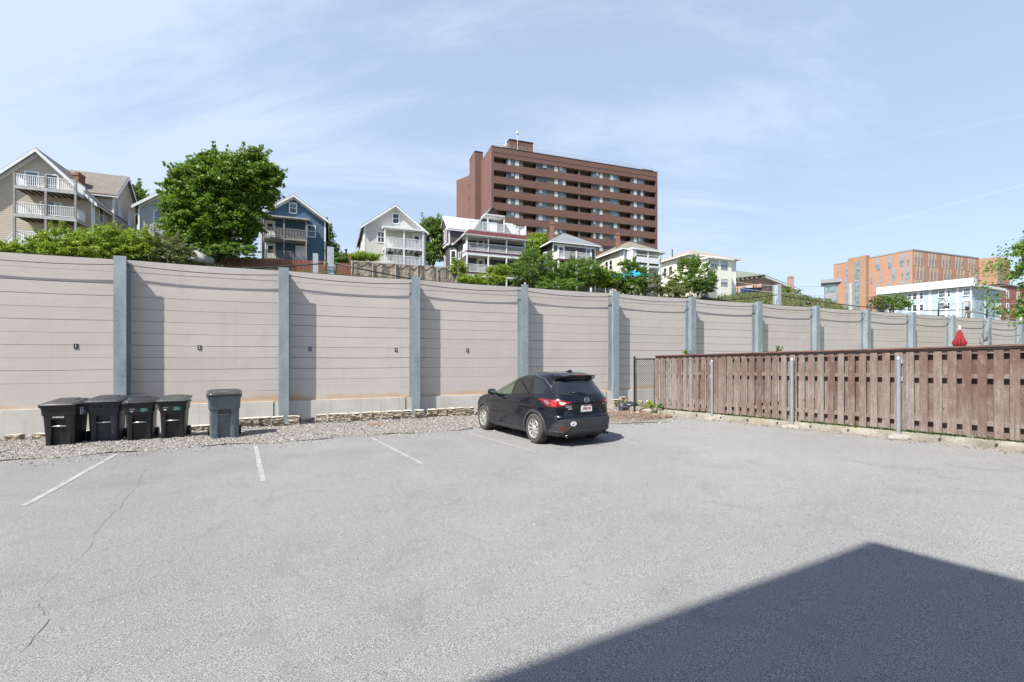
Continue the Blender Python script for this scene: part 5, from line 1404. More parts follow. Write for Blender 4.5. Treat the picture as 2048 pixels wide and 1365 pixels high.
def gable(par, F, w, depth, z0, ze, zp, wall, roof, trim, ov=0.35, rt=0.16, name='wall', apex=0.5, tw=0.22, corner=True):
    """gable end faces the viewer, ridge runs back"""
    P = F.P; xm = w * apex
    mb = MB(); b = []
    for d in (0, -depth): b += [P(0, d, z0), P(w, d, z0), P(w, d, ze), P(xm, d, zp), P(0, d, ze)]
    mb.raw(b, [(0, 1, 2, 3, 4), (9, 8, 7, 6, 5), (1, 6, 7, 2), (5, 0, 4, 9), (0, 5, 6, 1)]); mb.build(name, wall, par)
    mb = MB()
    for sg, xe in ((-1, 0), (1, w)):
        sl = (zp - ze) / abs(xm - xe); xo = xe + sg * ov; zo = ze - sl * ov
        A, B, C_, D = P(xm, ov, zp + .02), P(xo, ov, zo + .02), P(xo, -depth - ov, zo + .02), P(xm, -depth - ov, zp + .02)
        up = Vector((0, 0, rt)); pts = [A, B, C_, D, A + up, B + up, C_ + up, D + up]
        mb.hexa(pts if sg < 0 else [A, D, C_, B, A + up, D + up, C_ + up, B + up])
    rf = mb.build('roof', roof, par)
    mb = MB()
    for sg, xe in ((-1, 0), (1, w)):
        sl = (zp - ze) / abs(xm - xe); xo = xe + sg * ov; zo = ze - sl * ov
        for d0, d1 in ((ov + .002, ov + .05), (0.005, .05)):
            A, B = (xm, zp + .10), (xo, zo + .10); hgt = tw if d0 > .1 else tw * 1.2
            if d0 < .1: A, B = (xm, zp + .0), (xe + sg * .0, ze + .0)
            q = [P(A[0], d1, A[1] - hgt), P(B[0], d1, B[1] - hgt), P(B[0], d0, B[1] - hgt), P(A[0], d0, A[1] - hgt), P(A[0], d1, A[1]), P(B[0], d1, B[1]), P(B[0], d0, B[1]), P(A[0], d0, A[1])]
            mb.hexa(q)
        mb.ob(F, min(xo, xo - sg * .1), max(xo, xo - sg * .1), -depth, ov, zo - .08, zo + .10)
    if corner:
        for x0 in (0, w - .14): mb.ob(F, x0, x0 + .14, -.0, .03, z0, ze)
        for x0 in (-.03, w): mb.ob(F, x0, x0 + .03, -.12, .03, z0, ze)
    mb.build('trim', trim, par)
    return rf
def hip(par, F, w, depth, z0, ze, zp, wall, roof, trim, ov=0.45, ridge=0.0, name='wall'):
    P = F.P; mb = MB(); mb.ob(F, 0, w, -depth, 0, z0, ze); mb.build(name, wall, par)
    mb = MB(); e = [P(-ov, ov, ze), P(w + ov, ov, ze), P(w + ov, -depth - ov, ze), P(-ov, -depth - ov, ze)]
    c0, c1 = P(w / 2, -w / 2 * .95, zp), P(w / 2, -w / 2 * .95 - max(.01, ridge or depth - w), zp)
    up = Vector((0, 0, .10))
    mb.raw(e + [x + up for x in e] + [c0, c1], [(3, 2, 1, 0), (0, 1, 5, 4), (1, 2, 6, 5), (2, 3, 7, 6), (3, 0, 4, 7), (4, 5, 8), (5, 6, 9, 8), (6, 7, 9), (7, 4, 8, 9)])
    rf = mb.build('roof', roof, par)
    mb = MB(); g = ov + .06
    mb.ob(F, -g, w + g, ov - .02, g, ze - .10, ze + .05); mb.ob(F, -g, -ov + .02, -depth - ov, ov, ze - .10, ze + .05); mb.ob(F, w + ov - .02, w + g, -depth - ov, ov, ze - .10, ze + .05)
    mb.ob(F, 0, w, 0.003, .03, ze - .35, ze - .1)
    for x0 in (0, w - .14): mb.ob(F, x0, x0 + .14, 0, .03, z0, ze - .35)
    mb.ob(F, -.03, 0, -.12, .03, z0, ze - .1)
    mb.build('trim', trim, par); return rf
def chimney(x, y, z0, z1, par, w=.5, mat='chimney_brick'):
    mb = MB(); mb.box(x - w / 2, x + w / 2, y - w / 2, y + w / 2, z0, z1); mb.box(x - w / 2 - .05, x + w / 2 + .05, y - w / 2 - .05, y + w / 2 + .05, z1 - .25, z1 - .12)
    mb.box(x - w / 4, x + w / 4, y - w / 4, y + w / 4, z1, z1 + .18)
    return mb.build('chimney', M[mat], par)
M['chimney_brick'] = brickmat('chimney_brick', (0.20, 0.095, 0.068))
M['sid_beige'] = siding('beige_siding', (0.46, 0.395, 0.325), 0.18, 0.6)
M['sid_blue'] = siding('blue_siding', (0.060, 0.120, 0.20), 0.2, 0.55)
M['sid_cream'] = siding('pale_siding', (0.56, 0.54, 0.50), 0.18, 0.3)
M['sid_grey'] = siding('dark_grey_siding', (0.085, 0.080, 0.085), 0.12)
M['sid_lgrey'] = siding('light_grey_siding', (0.36, 0.37, 0.40), 0.17, 0.4)
M['sid_yellow'] = siding('cream_yellow_siding', (0.72, 0.66, 0.52), 0.2, 0.25)
M['sid_white'] = siding('yellow_white_siding', (0.82, 0.81, 0.70), 0.2, 0.15)
M['sid_pblue'] = siding('powder_blue_siding', (0.36, 0.44, 0.52), 0.2, 0.15)
M['roof_grey'] = shingle('grey_shingles', (0.17, 0.165, 0.16)); M['roof_brown'] = shingle('brown_grey_shingles', (0.20, 0.175, 0.15)); M['roof_pale'] = shingle('pale_shingles', (0.46, 0.47, 0.46), .08)
M['roof_slate'] = shingle('slate_blue_shingles', (0.20, 0.22, 0.235)); M['roof_olive'] = shingle('olive_shingles', (0.22, 0.205, 0.155)); M['roof_tan'] = shingle('tan_shingles', (0.36, 0.29, 0.22)); M['roof_green'] = shingle('green_tile', (0.17, 0.20, 0.155))
M['maroon'] = pmat('maroon_paint', (0.10, 0.022, 0.025), 0.7, 0.2, 3)
M['deck_under'] = pmat('deck_underside', (0.10, 0.07, 0.05), 0.9, 0.3, 4)

# ---- beige house with three decks
F = wallF(57.0); ax = F.a(186) ; apx = F.a(77); hw = ax - apx
h = thing('beige_house', 'beige clapboard house with three white-railed decks at the far left', 'house', F.P(apx, 0, 12.3))
F1 = F.shift(apx - hw)
gable(h, F1, 2 * hw, 9.5, 9.5, F.z(186, 401), F.z(77, 303), M['sid_beige'], M['roof_grey'], M['white_trim'], ov=.5, tw=.34)
mb = MB(); a = F.a(80); mb.ob(F, a - .18, a + .18, 0, .04, F.z(80, 318), F.z(80, 311)); mb.build('gable_vent', M['grey_trim'], h)
for px, py0, py1, wd, gl in ((52, 384, 344, .85, 'glass'), (93, 390, 350, .80, 'glass_dark'), (84, 437, 405, .9, 'glass'), (96, 437, 406, .9, 'glass'), (84, 492, 463, .9, 'glass'), (97, 492, 464, .9, 'glass')):
    a, z0_ = F.hit(px, py0); window(F, a, z0_, wd, F.z(px, py1) - z0_, h, glass=gl, fw=.12)
FD = F.shift(0, 1.9); dz = [FD.z(151, 383), FD.z(151, 437.5), FD.z(151, 492.5)]
for i, z in enumerate(dz):
    a0, a1 = FD.a(29), FD.a(151.5)
    mb = MB(); mb.ob(FD, a0 - .05, a1 + .05, -1.9, 0.04, z - .12, z); mb.ob(FD, a0 - .05, a1 + .05, 0.04, .07, z - .30, z - .0); mb.ob(FD, a1 + .05, a1 + .08, -1.9, .07, z - .3, z)
    mb.build('deck_floor', [M['deck_under'], M['deck_under']][0] if False else M['grey_trim'], h)
    mb = MB()
    for q_ in range(10): mb.ob(FD, a0 + .02 + q_ * (a1 - a0 - .1) / 9, a0 + .07 + q_ * (a1 - a0 - .1) / 9, -1.88, 0.03, z - .30, z - .122)
    mb.build('joists', M['deck_under'], h)
    m1 = FD.a(92)
    for p_, q_ in ((a0, m1), (m1, a1)): railing(FD.P(p_ + .05, 0, 0), FD.P(q_ - .05, 0, 0), z, z, h, M['white_trim'], 1.02)
    railing(FD.P(a1, 0, 0), FD.P(a1, -1.88, 0), z, z, h, M['white_trim'], 1.02); railing(FD.P(a0, 0, 0), FD.P(a0, -1.88, 0), z, z, h, M['white_trim'], 1.02)
    for p_ in (a0, m1, a1): post_(FD, p_, 0, (dz[i + 1] if i < 2 else 9.5), z - .3 if i else z - .3, h, M['wood_grey'], .16)
    if i == 0:
        for p_ in (a0, m1, a1): post_(FD, p_, 0, z, z + 1.1, h, M['wood_grey'], .15)
railing(FD.P(FD.a(29), 0, 0), FD.P(FD.a(8), 0, 0), dz[2], dz[2] - 1.2, h, M['white_trim'], 1.02, name='stair_railing')
FR = F1.right(2 * hw); 
mb = MB(); mb.ob(FR, 0.1, .2, 0, .09, 9.5, F.z(186, 404)); mb.build('downspout', M['white_trim'], h)
window(FR, 1.3, FR.z(200, 444), .8, 1.5, h)
# rear wing with its own gable facing right
s1 = F1.shift(2 * hw + .5, -3.2); wl = 7.5
zpk, zev = s1.z(228, 352), s1.z(228, 388)
Gx = s1.right(0); # gable face, to the right
gable(h, Gx, 5.6, wl, 9.5, zev, zev + 2.7, M['sid_beige'], M['roof_brown'], M['white_trim'], ov=.4, tw=.25)
for u_, z_ in ((1.2, zev - 1.9), (3.7, zev - 2.4), (1.2, zev - 5.0), (3.7, zev - 5.3)): window(Gx, u_, z_, .8, 1.5, h, glass='glass' if u_ < 2 else 'glass_dark')
c = s1.P(-3.0, -.2, 0); chimney(c.x, c.y, zev, F.z(156, 348) + 1.0, h, .75)

# ---- small light grey house behind the maple
F = wallF(60.0); a0 = F.a(277)
h = thing('grey_house', 'light grey sided house half hidden behind the big round tree', 'house', F.P(a0, 0, 12.3))
gable(h, F.shift(a0), 8.0, 9, 10, F.z(277, 410), F.z(345, 364), M['sid_lgrey'], M['roof_grey'], M['white_trim'], ov=.45, tw=.3)
a, z0_ = F.hit(309, 448); window(F, a, z0_, .9, F.z(309, 423) - z0_, h)
mb = MB(); mb.ob(F, a0 + .05, a0 + .14, 0.03, .12, 10, F.z(277, 410)); mb.build('downspout', M['white_trim'], h)

# ---- blue house
F = wallF(57.0); a0, a1, am = F.a(521), F.a(651), F.a(586)
h = thing('blue_house', 'dark blue clapboard gable house with a two-storey grey porch', 'house', F.P(am, 0, 12.3))
ze = F.z(651, 441)
gable(h, F.shift(a0), a1 - a0, 9, 9.5, ze, F.z(586, 393), M['sid_blue'], M['roof_slate'], M['white_trim'], ov=.4, tw=.26)
a, z0_ = F.hit(580, 425); window(F, a, z0_, .62, F.z(580, 407) - z0_, h, fw=.1)
a, z0_ = F.hit(616, 473); window(F, a, z0_, .72, F.z(616, 452) - z0_, h, glass='glass_dark', fw=.11)
FD = F.shift(0, 1.7); p0, pm, p1 = FD.a(527), FD.a(568), FD.a(612.5)
zd = [FD.z(612, 479.5), FD.z(612, 524)]; zt = FD.z(612, 441)
mb = MB(); mb.hexa([FD.P(p0 - .2, .25, zt), FD.P(p1 + .3, .25, zt), FD.P(p1 + .3, -1.7, zt + .35), FD.P(p0 - .2, -1.7, zt + .35), FD.P(p0 - .2, .25, zt + .14), FD.P(p1 + .3, .25, zt + .14), FD.P(p1 + .3, -1.7, zt + .5), FD.P(p0 - .2, -1.7, zt + .5)]); mb.build('porch_roof', M['grey_trim'], h)
for i, z in enumerate(zd):
    mb = MB(); mb.ob(FD, p0 - .1, p1 + .1, -1.7, .05, z - .22, z); mb.build('deck_floor', M['wood_grey'], h)
    for q0, q1 in ((p0, pm), (pm, p1)): railing(FD.P(q0 + .06, 0, 0), FD.P(q1 - .06, 0, 0), z, z, h, M['wood_grey'], .98)
    for q_ in (p0, pm, p1): post_(FD, q_, 0, z, (zt if i == 0 else zd[0] - .22), h, M['wood_grey'], .13)
for q_ in (p0, pm, p1): post_(FD, q_, 0, 9.5, zd[1] - .22, h, M['wood_grey'], .13)
a = F.a(532); door(F, a, zd[0], .82, 2.05, h); a = F.a(532); door(F, a, zd[1], .85, 2.05, h); a = F.a(593); door(F, a, zd[1], .85, 2.0, h, light=False)

# ---- pale gable house
F = wallF(52.0); a0, a1 = F.a(728), F.a(850); am = F.a(790)
h = thing('pale_house', 'pale grey gable house with white porch right of the blue house', 'house', F.P(am, 0, 11.7))
gable(h, F.shift(a0), a1 - a0, 10, 9, F.z(728, 452), F.z(791, 413), M['sid_cream'], M['roof_slate'], M['white_trim'], ov=.35, tw=.24)
a, z0_ = F.hit(786, 446); window(F, a, z0_, .60, F.z(786, 428) - z0_, h, fw=.1, glass='glass_dark')
a, z0_ = F.hit(756, 484); window(F, a, z0_, .62, F.z(756, 464.5) - z0_, h, fw=.1, glass='glass_dark', mull=True)
FL_ = F.shift(a0).left(10)
for u_ in (8.3, 5.0): window(FL_, u_, 12.6, .7, 3.6, h, bar=False)
FD = F.shift(0, 1.5); p0, pm, p1 = FD.a(770), FD.a(808), FD.a(846)
zd = [FD.z(808, 496), FD.z(808, 531)]; zt = FD.z(808, 460)
mb = MB(); mb.hexa([FD.P(p0 - .2, .2, zt), FD.P(p1 + .15, .2, zt), FD.P(p1 + .15, -1.5, zt + .25), FD.P(p0 - .2, -1.5, zt + .25), FD.P(p0 - .2, .2, zt + .18), FD.P(p1 + .15, .2, zt + .18), FD.P(p1 + .15, -1.5, zt + .45), FD.P(p0 - .2, -1.5, zt + .45)]); mb.build('porch_roof', M['white_trim'], h)
for i, z in enumerate(zd):
    mb = MB(); mb.ob(FD, p0 - .06, p1 + .06, -1.5, .05, z - .18, z); mb.build('deck_floor', M['white_trim'], h)
    mb = MB()
    for q_ in range(8): mb.ob(FD, p0 + q_ * (p1 - p0 - .06) / 7, p0 + .06 + q_ * (p1 - p0 - .06) / 7, -1.48, 0, z - .34, z - .182)
    mb.build('joists', M['deck_under'], h)
    for q0, q1 in ((p0, pm), (pm, p1)): railing(FD.P(q0 + .06, 0, 0), FD.P(q1 - .06, 0, 0), z, z, h, M['white_trim'], .98)
    for q_ in (p0, pm, p1): post_(FD, q_, 0, z if i == 0 else z, (zt if i == 0 else zd[0] - .18), h, M['white_trim'], .14)
    if i == 1:
        for q_ in (p0, pm, p1): post_(FD, q_, 0, 9, z - .18, h, M['white_trim'], .14)
a = F.a(826); door(F, a, zd[0], .8, 2.0, h); a = F.a(826); door(F, a, zd[1], .8, 2.0, h); a, z0_ = F.hit(775, 522); window(F, a, z0_, .62, 1.25, h, glass='glass_dark', bar=False)

# ---- dark grey house with roof deck
F = wallF(55.0); a0, a1 = F.a(931), F.a(1050)
h = thing('dark_grey_house', 'dark grey house with stacked white porches and maroon trim below the tower', 'house', F.P((a0 + a1) / 2, 0, 11.5))
Fh = F.shift(a0); wd = a1 - a0; z1 = F.z(931, 470)
mb = MB(); mb.ob(Fh, 0, wd, -9.5, 0, 9, z1); mb.build('wall', M['sid_grey'], h)
mb = MB()
for x0 in (0, wd - .16): mb.ob(Fh, x0, x0 + .16, 0, .03, 9, z1 - .25)
mb.ob(Fh, -.03, 0, -.16, .03, 9, z1 - .25); mb.build('trim', M['white_trim'], h)
FL_ = Fh.left(9.5)
for u_, zz, w2 in ((5.6, z1 - 2.4, .7), (6.5, z1 - 2.4, .7), (8.2, z1 - 2.0, .7), (8.1, z1 - 5.0, .7)): window(FL_, u_, zz, w2, 1.5, h, glass='glass_dark', fw=.12)
# bay on the left side
bx = Fh.P(-1.0, -4.6, 0)
by = [Fh.P(0, -3.2, 0), Fh.P(-1.1, -4.1, 0), Fh.P(-1.1, -5.9, 0), Fh.P(0, -6.9, 0)]
mb = MB(); mb.prism([(p.x, p.y) for p in by][::-1], 9, z1 - .5); mb.build('side_bay', M['sid_grey'], h)
Fb = Fac(by[1].x, by[1].y, math.atan2(by[0].y - by[1].y, by[0].x - by[1].x)); window(Fb, .35, z1 - 3.0, .6, 1.7, h, glass='glass_dark', fw=.13)
bo = [Fh.P(0.1, -2.9, 0), Fh.P(-1.4, -4.0, 0), Fh.P(-1.4, -6.2, 0), Fh.P(0.1, -7.3, 0)]
mb = MB(); mb.prism([(p.x, p.y) for p in bo][::-1], z1 - .5, z1 - .3); mb.build('bay_cornice', M['white_trim'], h)
# upper storey cross gable: ridge runs sideways, left gable end
FT = Fh.shift(-1.5, -3.3); zt2 = FT.z(896, 457)
GL = Fh.shift(-1.2, -3.6).left(4.6)      # faces left
zpk = GL.z(889, 436)
gable(h, GL, 4.6, wd + 1.6, z1 - .4, zpk - 2.1, zpk, M['sid_grey'], M['roof_pale'], M['white_trim'], ov=.25, tw=.2)
for u_ in (1.3, 2.5): window(GL, u_, zpk - 3.5, .6, 1.7, h, fw=.12)
window(GL, 1.4, z1 - 3.2, .6, 1.6, h, fw=.12, d=.0)
# front dormer gable over the roof deck
FM = F.shift(0, -1.6); d0, d1, dm = FM.a(947), FM.a(1022), FM.a(985)
gable(h, FM.shift(d0), d1 - d0, 4, z1 + .2, FM.z(985, 466), FM.z(985, 415), M['sid_grey'], M['roof_slate'], M['maroon'], ov=.2, tw=.1, rt=.1, corner=False)
FP = F.shift(0, 1.7)
zdk = FP.z(985, 463); zmid = FP.z(985, 506); zlow = FP.z(985, 548)
p0, pa, pb, p1 = FP.a(934), FP.a(976.5), FP.a(1013), FP.a(1050)
# eave with maroon skirt under roof deck
mb = MB(); e0, e1 = FP.a(929), FP.a(1053)
mb.hexa([FP.P(e0, .3, zdk - .75), FP.P(e1, .3, zdk - .75), FP.P(e1, -1.7, zdk - .75), FP.P(e0, -9.2, zdk - .75), FP.P(e0 + .5, -.1, zdk - .1), FP.P(e1 - .1, -.1, zdk - .1), FP.P(e1 - .1, -1.7, zdk - .1), FP.P(e0 + .5, -9.2, zdk - .1)])
mb.build('skirt_roof', M['maroon'], h)
mb = MB(); mb.ob(FP, e0 - .1, e1 + .1, .3, .42, zdk - .86, zdk - .70); mb.ob(FP, e0 - .12, e0, -9.0, .42, zdk - .86, zdk - .70); mb.build('gutter', M['grey_trim'], h)
mb = MB(); mb.ob(FP, e0 + .1, e1 - .1, -1.6, .22, zdk - .95, zdk - .755); mb.build('porch_beam', M['white_trim'], h)
mb = MB(); mb.ob(FP, e0 + .5, e1 - .15, -3.3, -.1, zdk - .1, zdk); mb.build('roof_deck_floor', M['grey_trim'], h)
r0, r1 = FP.a(941), FP.a(1052)
rp = [r0, FP.a(976.5), FP.a(1009), FP.a(1031), r1]
for q0, q1 in zip(rp, rp[1:]): railing(FP.P(q0 + .05, -.15, 0), FP.P(q1 - .05, -.15, 0), zdk, zdk, h, M['white_trim'], 1.0)
railing(FP.P(r0, -.15, 0), FP.P(r0, -1.9, 0), zdk, zdk, h, M['white_trim'], 1.0, .1); railing(FP.P(r1, -.15, 0), FP.P(r1, -1.9, 0), zdk, zdk, h, M['white_trim'], 1.0, .1)
for q_ in rp + []: post_(FP, q_, -.15, zdk, zdk + 1.15, h, M['white_trim'], .14)
# little canopy on the roof deck
for q_ in (rp[1], rp[2]): post_(FP, q_, -.15, zdk + 1.15, FP.z(976, 430), h, M['white_trim'], .13)
zc_ = FP.z(976, 430)
mb = MB(); mb.ob(FP, FP.a(970), FP.a(1010), -1.6, .0, zc_, zc_ + .12); mb.build('deck_canopy', M['white_trim'], h)
window(FM, FM.a(966), zdk + .9, .75, 1.1, h, fw=.12, glass='glass_dark'); door(FM, FM.a(978), zdk, 1.0, 2.0, h, light=False)
for z in (zmid, zlow):
    mb = MB(); mb.ob(FP, p0 - .1, p1 + .1, -1.7, .06, z - .5, z - .14); mb.build('deck_fascia', M['white_trim'], h)
    mb = MB(); mb.ob(FP, p0 - .1, p1 + .1, -1.7, .10, z - .138, z + .03); mb.build('deck_floor', M['maroon'], h)
    for q0, q1 in ((p0, pa), (pa, pb), (pb, p1)): railing(FP.P(q0 + .05, 0, 0), FP.P(q1 - .05, 0, 0), z, z, h, M['white_trim'], 1.0)
    railing(FP.P(p0, 0, 0), FP.P(p0, -1.7, 0), z, z, h, M['white_trim'], 1.0, .08)
    for q_ in (p0, pa, pb, p1): post_(FP, q_, 0, z + .03, (zdk - .95 if z == zmid else zmid - .5), h, M['white_trim'], .15)
    a = F.a(955); door(F, a, z, .85, 2.1, h)
for q_ in (p0, pa, pb, p1): post_(FP, q_, 0, 8.5, zlow - .5, h, M['white_trim'], .15)
FS = F.shift(0, 1.9); railing(FS.P(FS.a(918), 0, 0), FS.P(FS.a(932), 0, 0), FS.z(925, 552), FS.z(925, 552), h, M['white_trim'], 1.0)
c = Fh.P(1.2, -6.5, 0); chimney(c.x, c.y, z1 + 1, Fh.z(970, 414), h, .5)

# ---- small dark house with slate hip roof
F = wallF(52.0); a0, a1 = F.a(1106), F.a(1191)
h = thing('hip_roof_house', 'small dark grey house with slate hip roof behind leafy shrubs', 'house', F.P((a0 + a1) / 2, 0, 10.6))
ze = F.z(1106, 485)
hip(h, F.shift(a0), a1 - a0, 9, 8.5, ze, F.z(1128, 466) + .9, M['sid_grey'], M['roof_slate'], M['white_trim'], ridge=2.2)
FP = F.shift(0, 1.3); p0, pm, p1 = FP.a(1117), FP.a(1153), FP.a(1182); z = FP.z(1153, 521)
mb = MB(); mb.ob(FP, p0 - .1, p1 + .1, -1.3, .05, z - .26, z); mb.build('deck_floor', M['maroon'], h)
for q0, q1 in ((p0, pm), (pm, p1)): railing(FP.P(q0 + .05, 0, 0), FP.P(q1 - .05, 0, 0), z, z, h, M['white_trim'], 1.0)
railing(FP.P(p0, 0, 0), FP.P(p0, -1.3, 0), z, z, h, M['white_trim'], 1.0, .09)
for q_ in (p0, pm, p1): post_(FP, q_, 0, z, z + 1.15, h, M['white_trim'], .16); post_(FP, q_, 0, 8.5, z - .26, h, M['white_trim'], .2)
door(F, F.a(1116), z, .85, 2.05, h); window(F, F.a(1173), z + .7, .6, 1.25, h, fw=.12)
door(F, F.a(1116), z - 2.8, .85, 2.05, h, light=False)
FL_ = F.shift(a0).left(9)
for u_ in (2.0, 4.4, 6.4): window(FL_, u_, ze - 2.3, .7, 1.4, h, fw=.12)
c = F.P(F.a(1127), -3.4, 0); chimney(c.x, c.y, ze + 1, ze + 3.55, h, .55)

# ---- cream house
F = wallF(50.0); a0, a1 = F.a(1247), F.a(1322)
h = thing('cream_house', 'cream yellow house with olive hip roof and white enclosed porch', 'house', F.P((a0 + a1) / 2, 0, 10.4))
ze = F.z(1247, 499)
hip(h, F.shift(a0), a1 - a0, 9.5, 8.5, ze, F.z(1262, 478) + .5, M['sid_yellow'], M['roof_olive'], M['white_trim'], ridge=3)
FP = F.shift(0, 1.5); p0, pm, p1 = FP.a(1271), FP.a(1296), FP.a(1319); z = FP.z(1296, 527); zt = FP.z(1296, 503)
mb = MB(); mb.hexa([FP.P(p0 - .5, .2, zt + .05), FP.P(p1 + .1, .2, zt), FP.P(p1 + .1, -1.5, zt + .2), FP.P(p0 - .5, -1.5, zt + .2), FP.P(p0 - .5, .2, zt + .25), FP.P(p1 + .1, .2, zt + .22), FP.P(p1 + .1, -1.5, zt + .45), FP.P(p0 - .5, -1.5, zt + .45)]); mb.build('porch_roof', M['white_trim'], h)
mb = MB(); mb.ob(FP, p0, p1, -.05, .05, z, z + .75); mb.ob(FP, p0 - .05, p0 + .05, -1.5, .05, z, z + .75); mb.ob(FP, p0, p1, -.04, .04, z + 1.0, z + 1.08); mb.build('parapet', M['white_trim'], h)
mb = MB(); mb.ob(FP, p0 - .1, p1 + .1, -1.5, .08, z - .55, z - .3); mb.build('deck_floor', M['white_trim'], h)
mb = MB(); mb.ob(FP, p0, p1, -1.4, .0, z - .3, z); mb.build('gap_shade_fill', M['dark'], h)  # solid slab, its dark colour stands in for the shade below the porch floor
for q_ in (p0, pm, p1): post_(FP, q_, 0, z + .75, zt, h, M['white_trim'], .15); post_(FP, q_, 0, 8.5, z - .55, h, M['white_trim'], .2); post_(FP, q_, .01, z - .3, z, h, M['white_trim'], .2)
mb = MB(); mb.ob(FP, p0 - .45, p0 - .02, -1.5, -.02, z, zt); mb.build('porch_screen', M['white_trim'], h)
FL_ = F.shift(a0).left(9.5)
for u_, zz in ((1.0, ze - 2.6), (3.0, ze - 2.3), (5.3, ze - 2.2), (6.3, ze - 2.2), (5.3, ze - 4.9), (6.3, ze - 4.9)): window(FL_, u_, zz, .65, 1.3, h, fw=.12, glass='glass_dark')
c = F.P(F.a(1264), -3.2, 0); chimney(c.x, c.y, ze + 1, ze + 3.0, h, .5)
mb = MB(); c = F.P(F.a(1240) , 0, 0); mb.ob(FL_, 8.9, 9.0, 0, .08, 8.5, ze - .1); mb.build('downspout', M['white_trim'], h)

# ---- yellow-white house
F = wallF(50.5); a0, a1 = F.a(1377), F.a(1400)
h = thing('yellow_white_house', 'bright yellow-white two-storey house with tan roof and boxy bay', 'house', F.P(a0, 0, 10.9))
w_ = 9.0; ze = F.z(1377, 510)
hip(h, F.shift(a0), w_, 10.5, 8.5, ze, ze + 2.0, M['sid_white'], M['roof_tan'], M['white_trim'], ridge=3.5)
FB_ = F.shift(0, 1.7); b0, b1 = FB_.a(1416), FB_.a(1463); zt = FB_.z(1416, 517)
mb = MB(); mb.ob(FB_, b0, b1, -1.75, 0, 8.5, zt); mb.build('front_bay', M['sid_white'], h)
mb = MB(); mb.ob(FB_, b0 - .3, b1 + .25, -1.7, .3, zt, zt + .18); mb.build('bay_roof', M['white_trim'], h)
for px, py0, py1 in ((1422, 536, 521), (1442, 538, 523), (1442, 571, 558)):
    a, z0_ = FB_.hit(px, py0); window(FB_, a, z0_, 1.15, FB_.z(px, py1) - z0_, h, frame='grey_trim', mull=True, bar=False, fw=.05, blind=.5)
FL_ = F.shift(a0).left(10.5)
for u_, zz in ((1.2, ze - 3.0), (5.4, ze - 2.3), (6.6, ze - 2.2), (8.3, ze - 1.9)): window(FL_, u_, zz, .6, 1.2, h, fw=.07, glass='glass_dark', frame='grey_trim')
mb = MB(); c = F.P(1.5 + a0, -5, 0); mb.lathe([(.08, ze + .8), (.08, ze + 2.0), (0, ze + 2.0)], (c.x, c.y, 0), 10); mb.build('vent_pipe', M['black_metal'], h)
# garden shed
F = wallF(46.5); a0 = F.a(1412)
h = thing('garden_shed', 'grey shed with dark trim beside the yellow-white house', 'shed', F.P(a0, 0, 10.2))
gable(h, F.shift(a0), 1.9, 2.2, 9.7, F.z(1412, 560), F.z(1422, 552), siding('shed_siding', (0.36, 0.35, 0.35)), M['roof_slate'], M['grey_trim'], ov=.12, tw=.08, rt=.06)

# ---- brick building with green tiled roof and chimney
x0, y0 = at(1523, 714, 85).x, 85.0
zev = CZ + 161 / FPX * 85
h = thing('station_building', 'low brick building with arched windows and green tiled hip roof', 'building', (x0, y0, 12.0))
M['brick_tan'] = brickmat('tan_brick', (0.38, 0.24, 0.19))
fr_ = Fac(x0, y0, R(45)); fl_ = Fac(x0, y0, R(45)).left(16); Lr = 24
c00 = Vector((x0, y0, 0)); c10 = fr_.P(Lr, 0, 0); c01 = fl_.P(0, 0, 0); c11 = fl_.P(0, -Lr, 0)
poly = [c00, c10, c10 + (c01 - c00), c01]
mb = MB(); mb.prism([(p.x, p.y) for p in poly], 8, zev - .1); mb.build('wall', M['brick_tan'], h)
ce = sum(poly, Vector()) / 4; e = [p + (p - ce).normalized() * 1.3 for p in poly]
mb = MB(); up = 3.3
r0_ = fr_.P(7.5, -8, 0); r1_ = fr_.P(16.5, -8, 0)
vs = [(p.x, p.y, zev) for p in e] + [(p.x, p.y, zev + .12) for p in e] + [(r0_.x, r0_.y, zev + up), (r1_.x, r1_.y, zev + up)]
mb.raw(vs, [(3, 2, 1, 0), (0, 1, 5, 4), (1, 2, 6, 5), (2, 3, 7, 6), (3, 0, 4, 7), (4, 5, 9, 8), (5, 6, 9), (6, 7, 8, 9), (7, 4, 8)])
mb.build('roof', M['roof_green'], h)
for i in range(50):
    mb = MB(); G2 = fr_ if i < 30 else fl_; k = i % 30; mb.ob(G2, k * .8, k * .8 + .3, 0, .8, zev - .35, zev - .02); mb.build('eave_bracket', M['white_trim'], h)
for k in range(4):
    a = 16 - 2.2 - k * 3.7; mb = MB(); zc_ = zev - 2.6
    n_ = 14; pts = [fl_.P(a + .85 * math.cos(math.pi * i / n_), .05, zc_ + .85 * math.sin(math.pi * i / n_)) for i in range(n_ + 1)]
    mb.tube(pts, .14, 4); o = mb.build('window', M['white_trim'], h)
    mb = MB(); mb.face([fl_.P(a + .8 * math.cos(math.pi * i / n_), .02, zc_ + .8 * math.sin(math.pi * i / n_)) for i in range(n_ + 1)] [::1]); mb.ob(fl_, a - .8, a + .8, 0, .02, zc_ - 1.6, zc_); mb.build('pane', M['glass_dark'], o)
c = at(1581, 714, 97); chimney(c.x, c.y, 8, CZ + (714 - 554) / FPX * 97, h, .95, 'brick_tan')

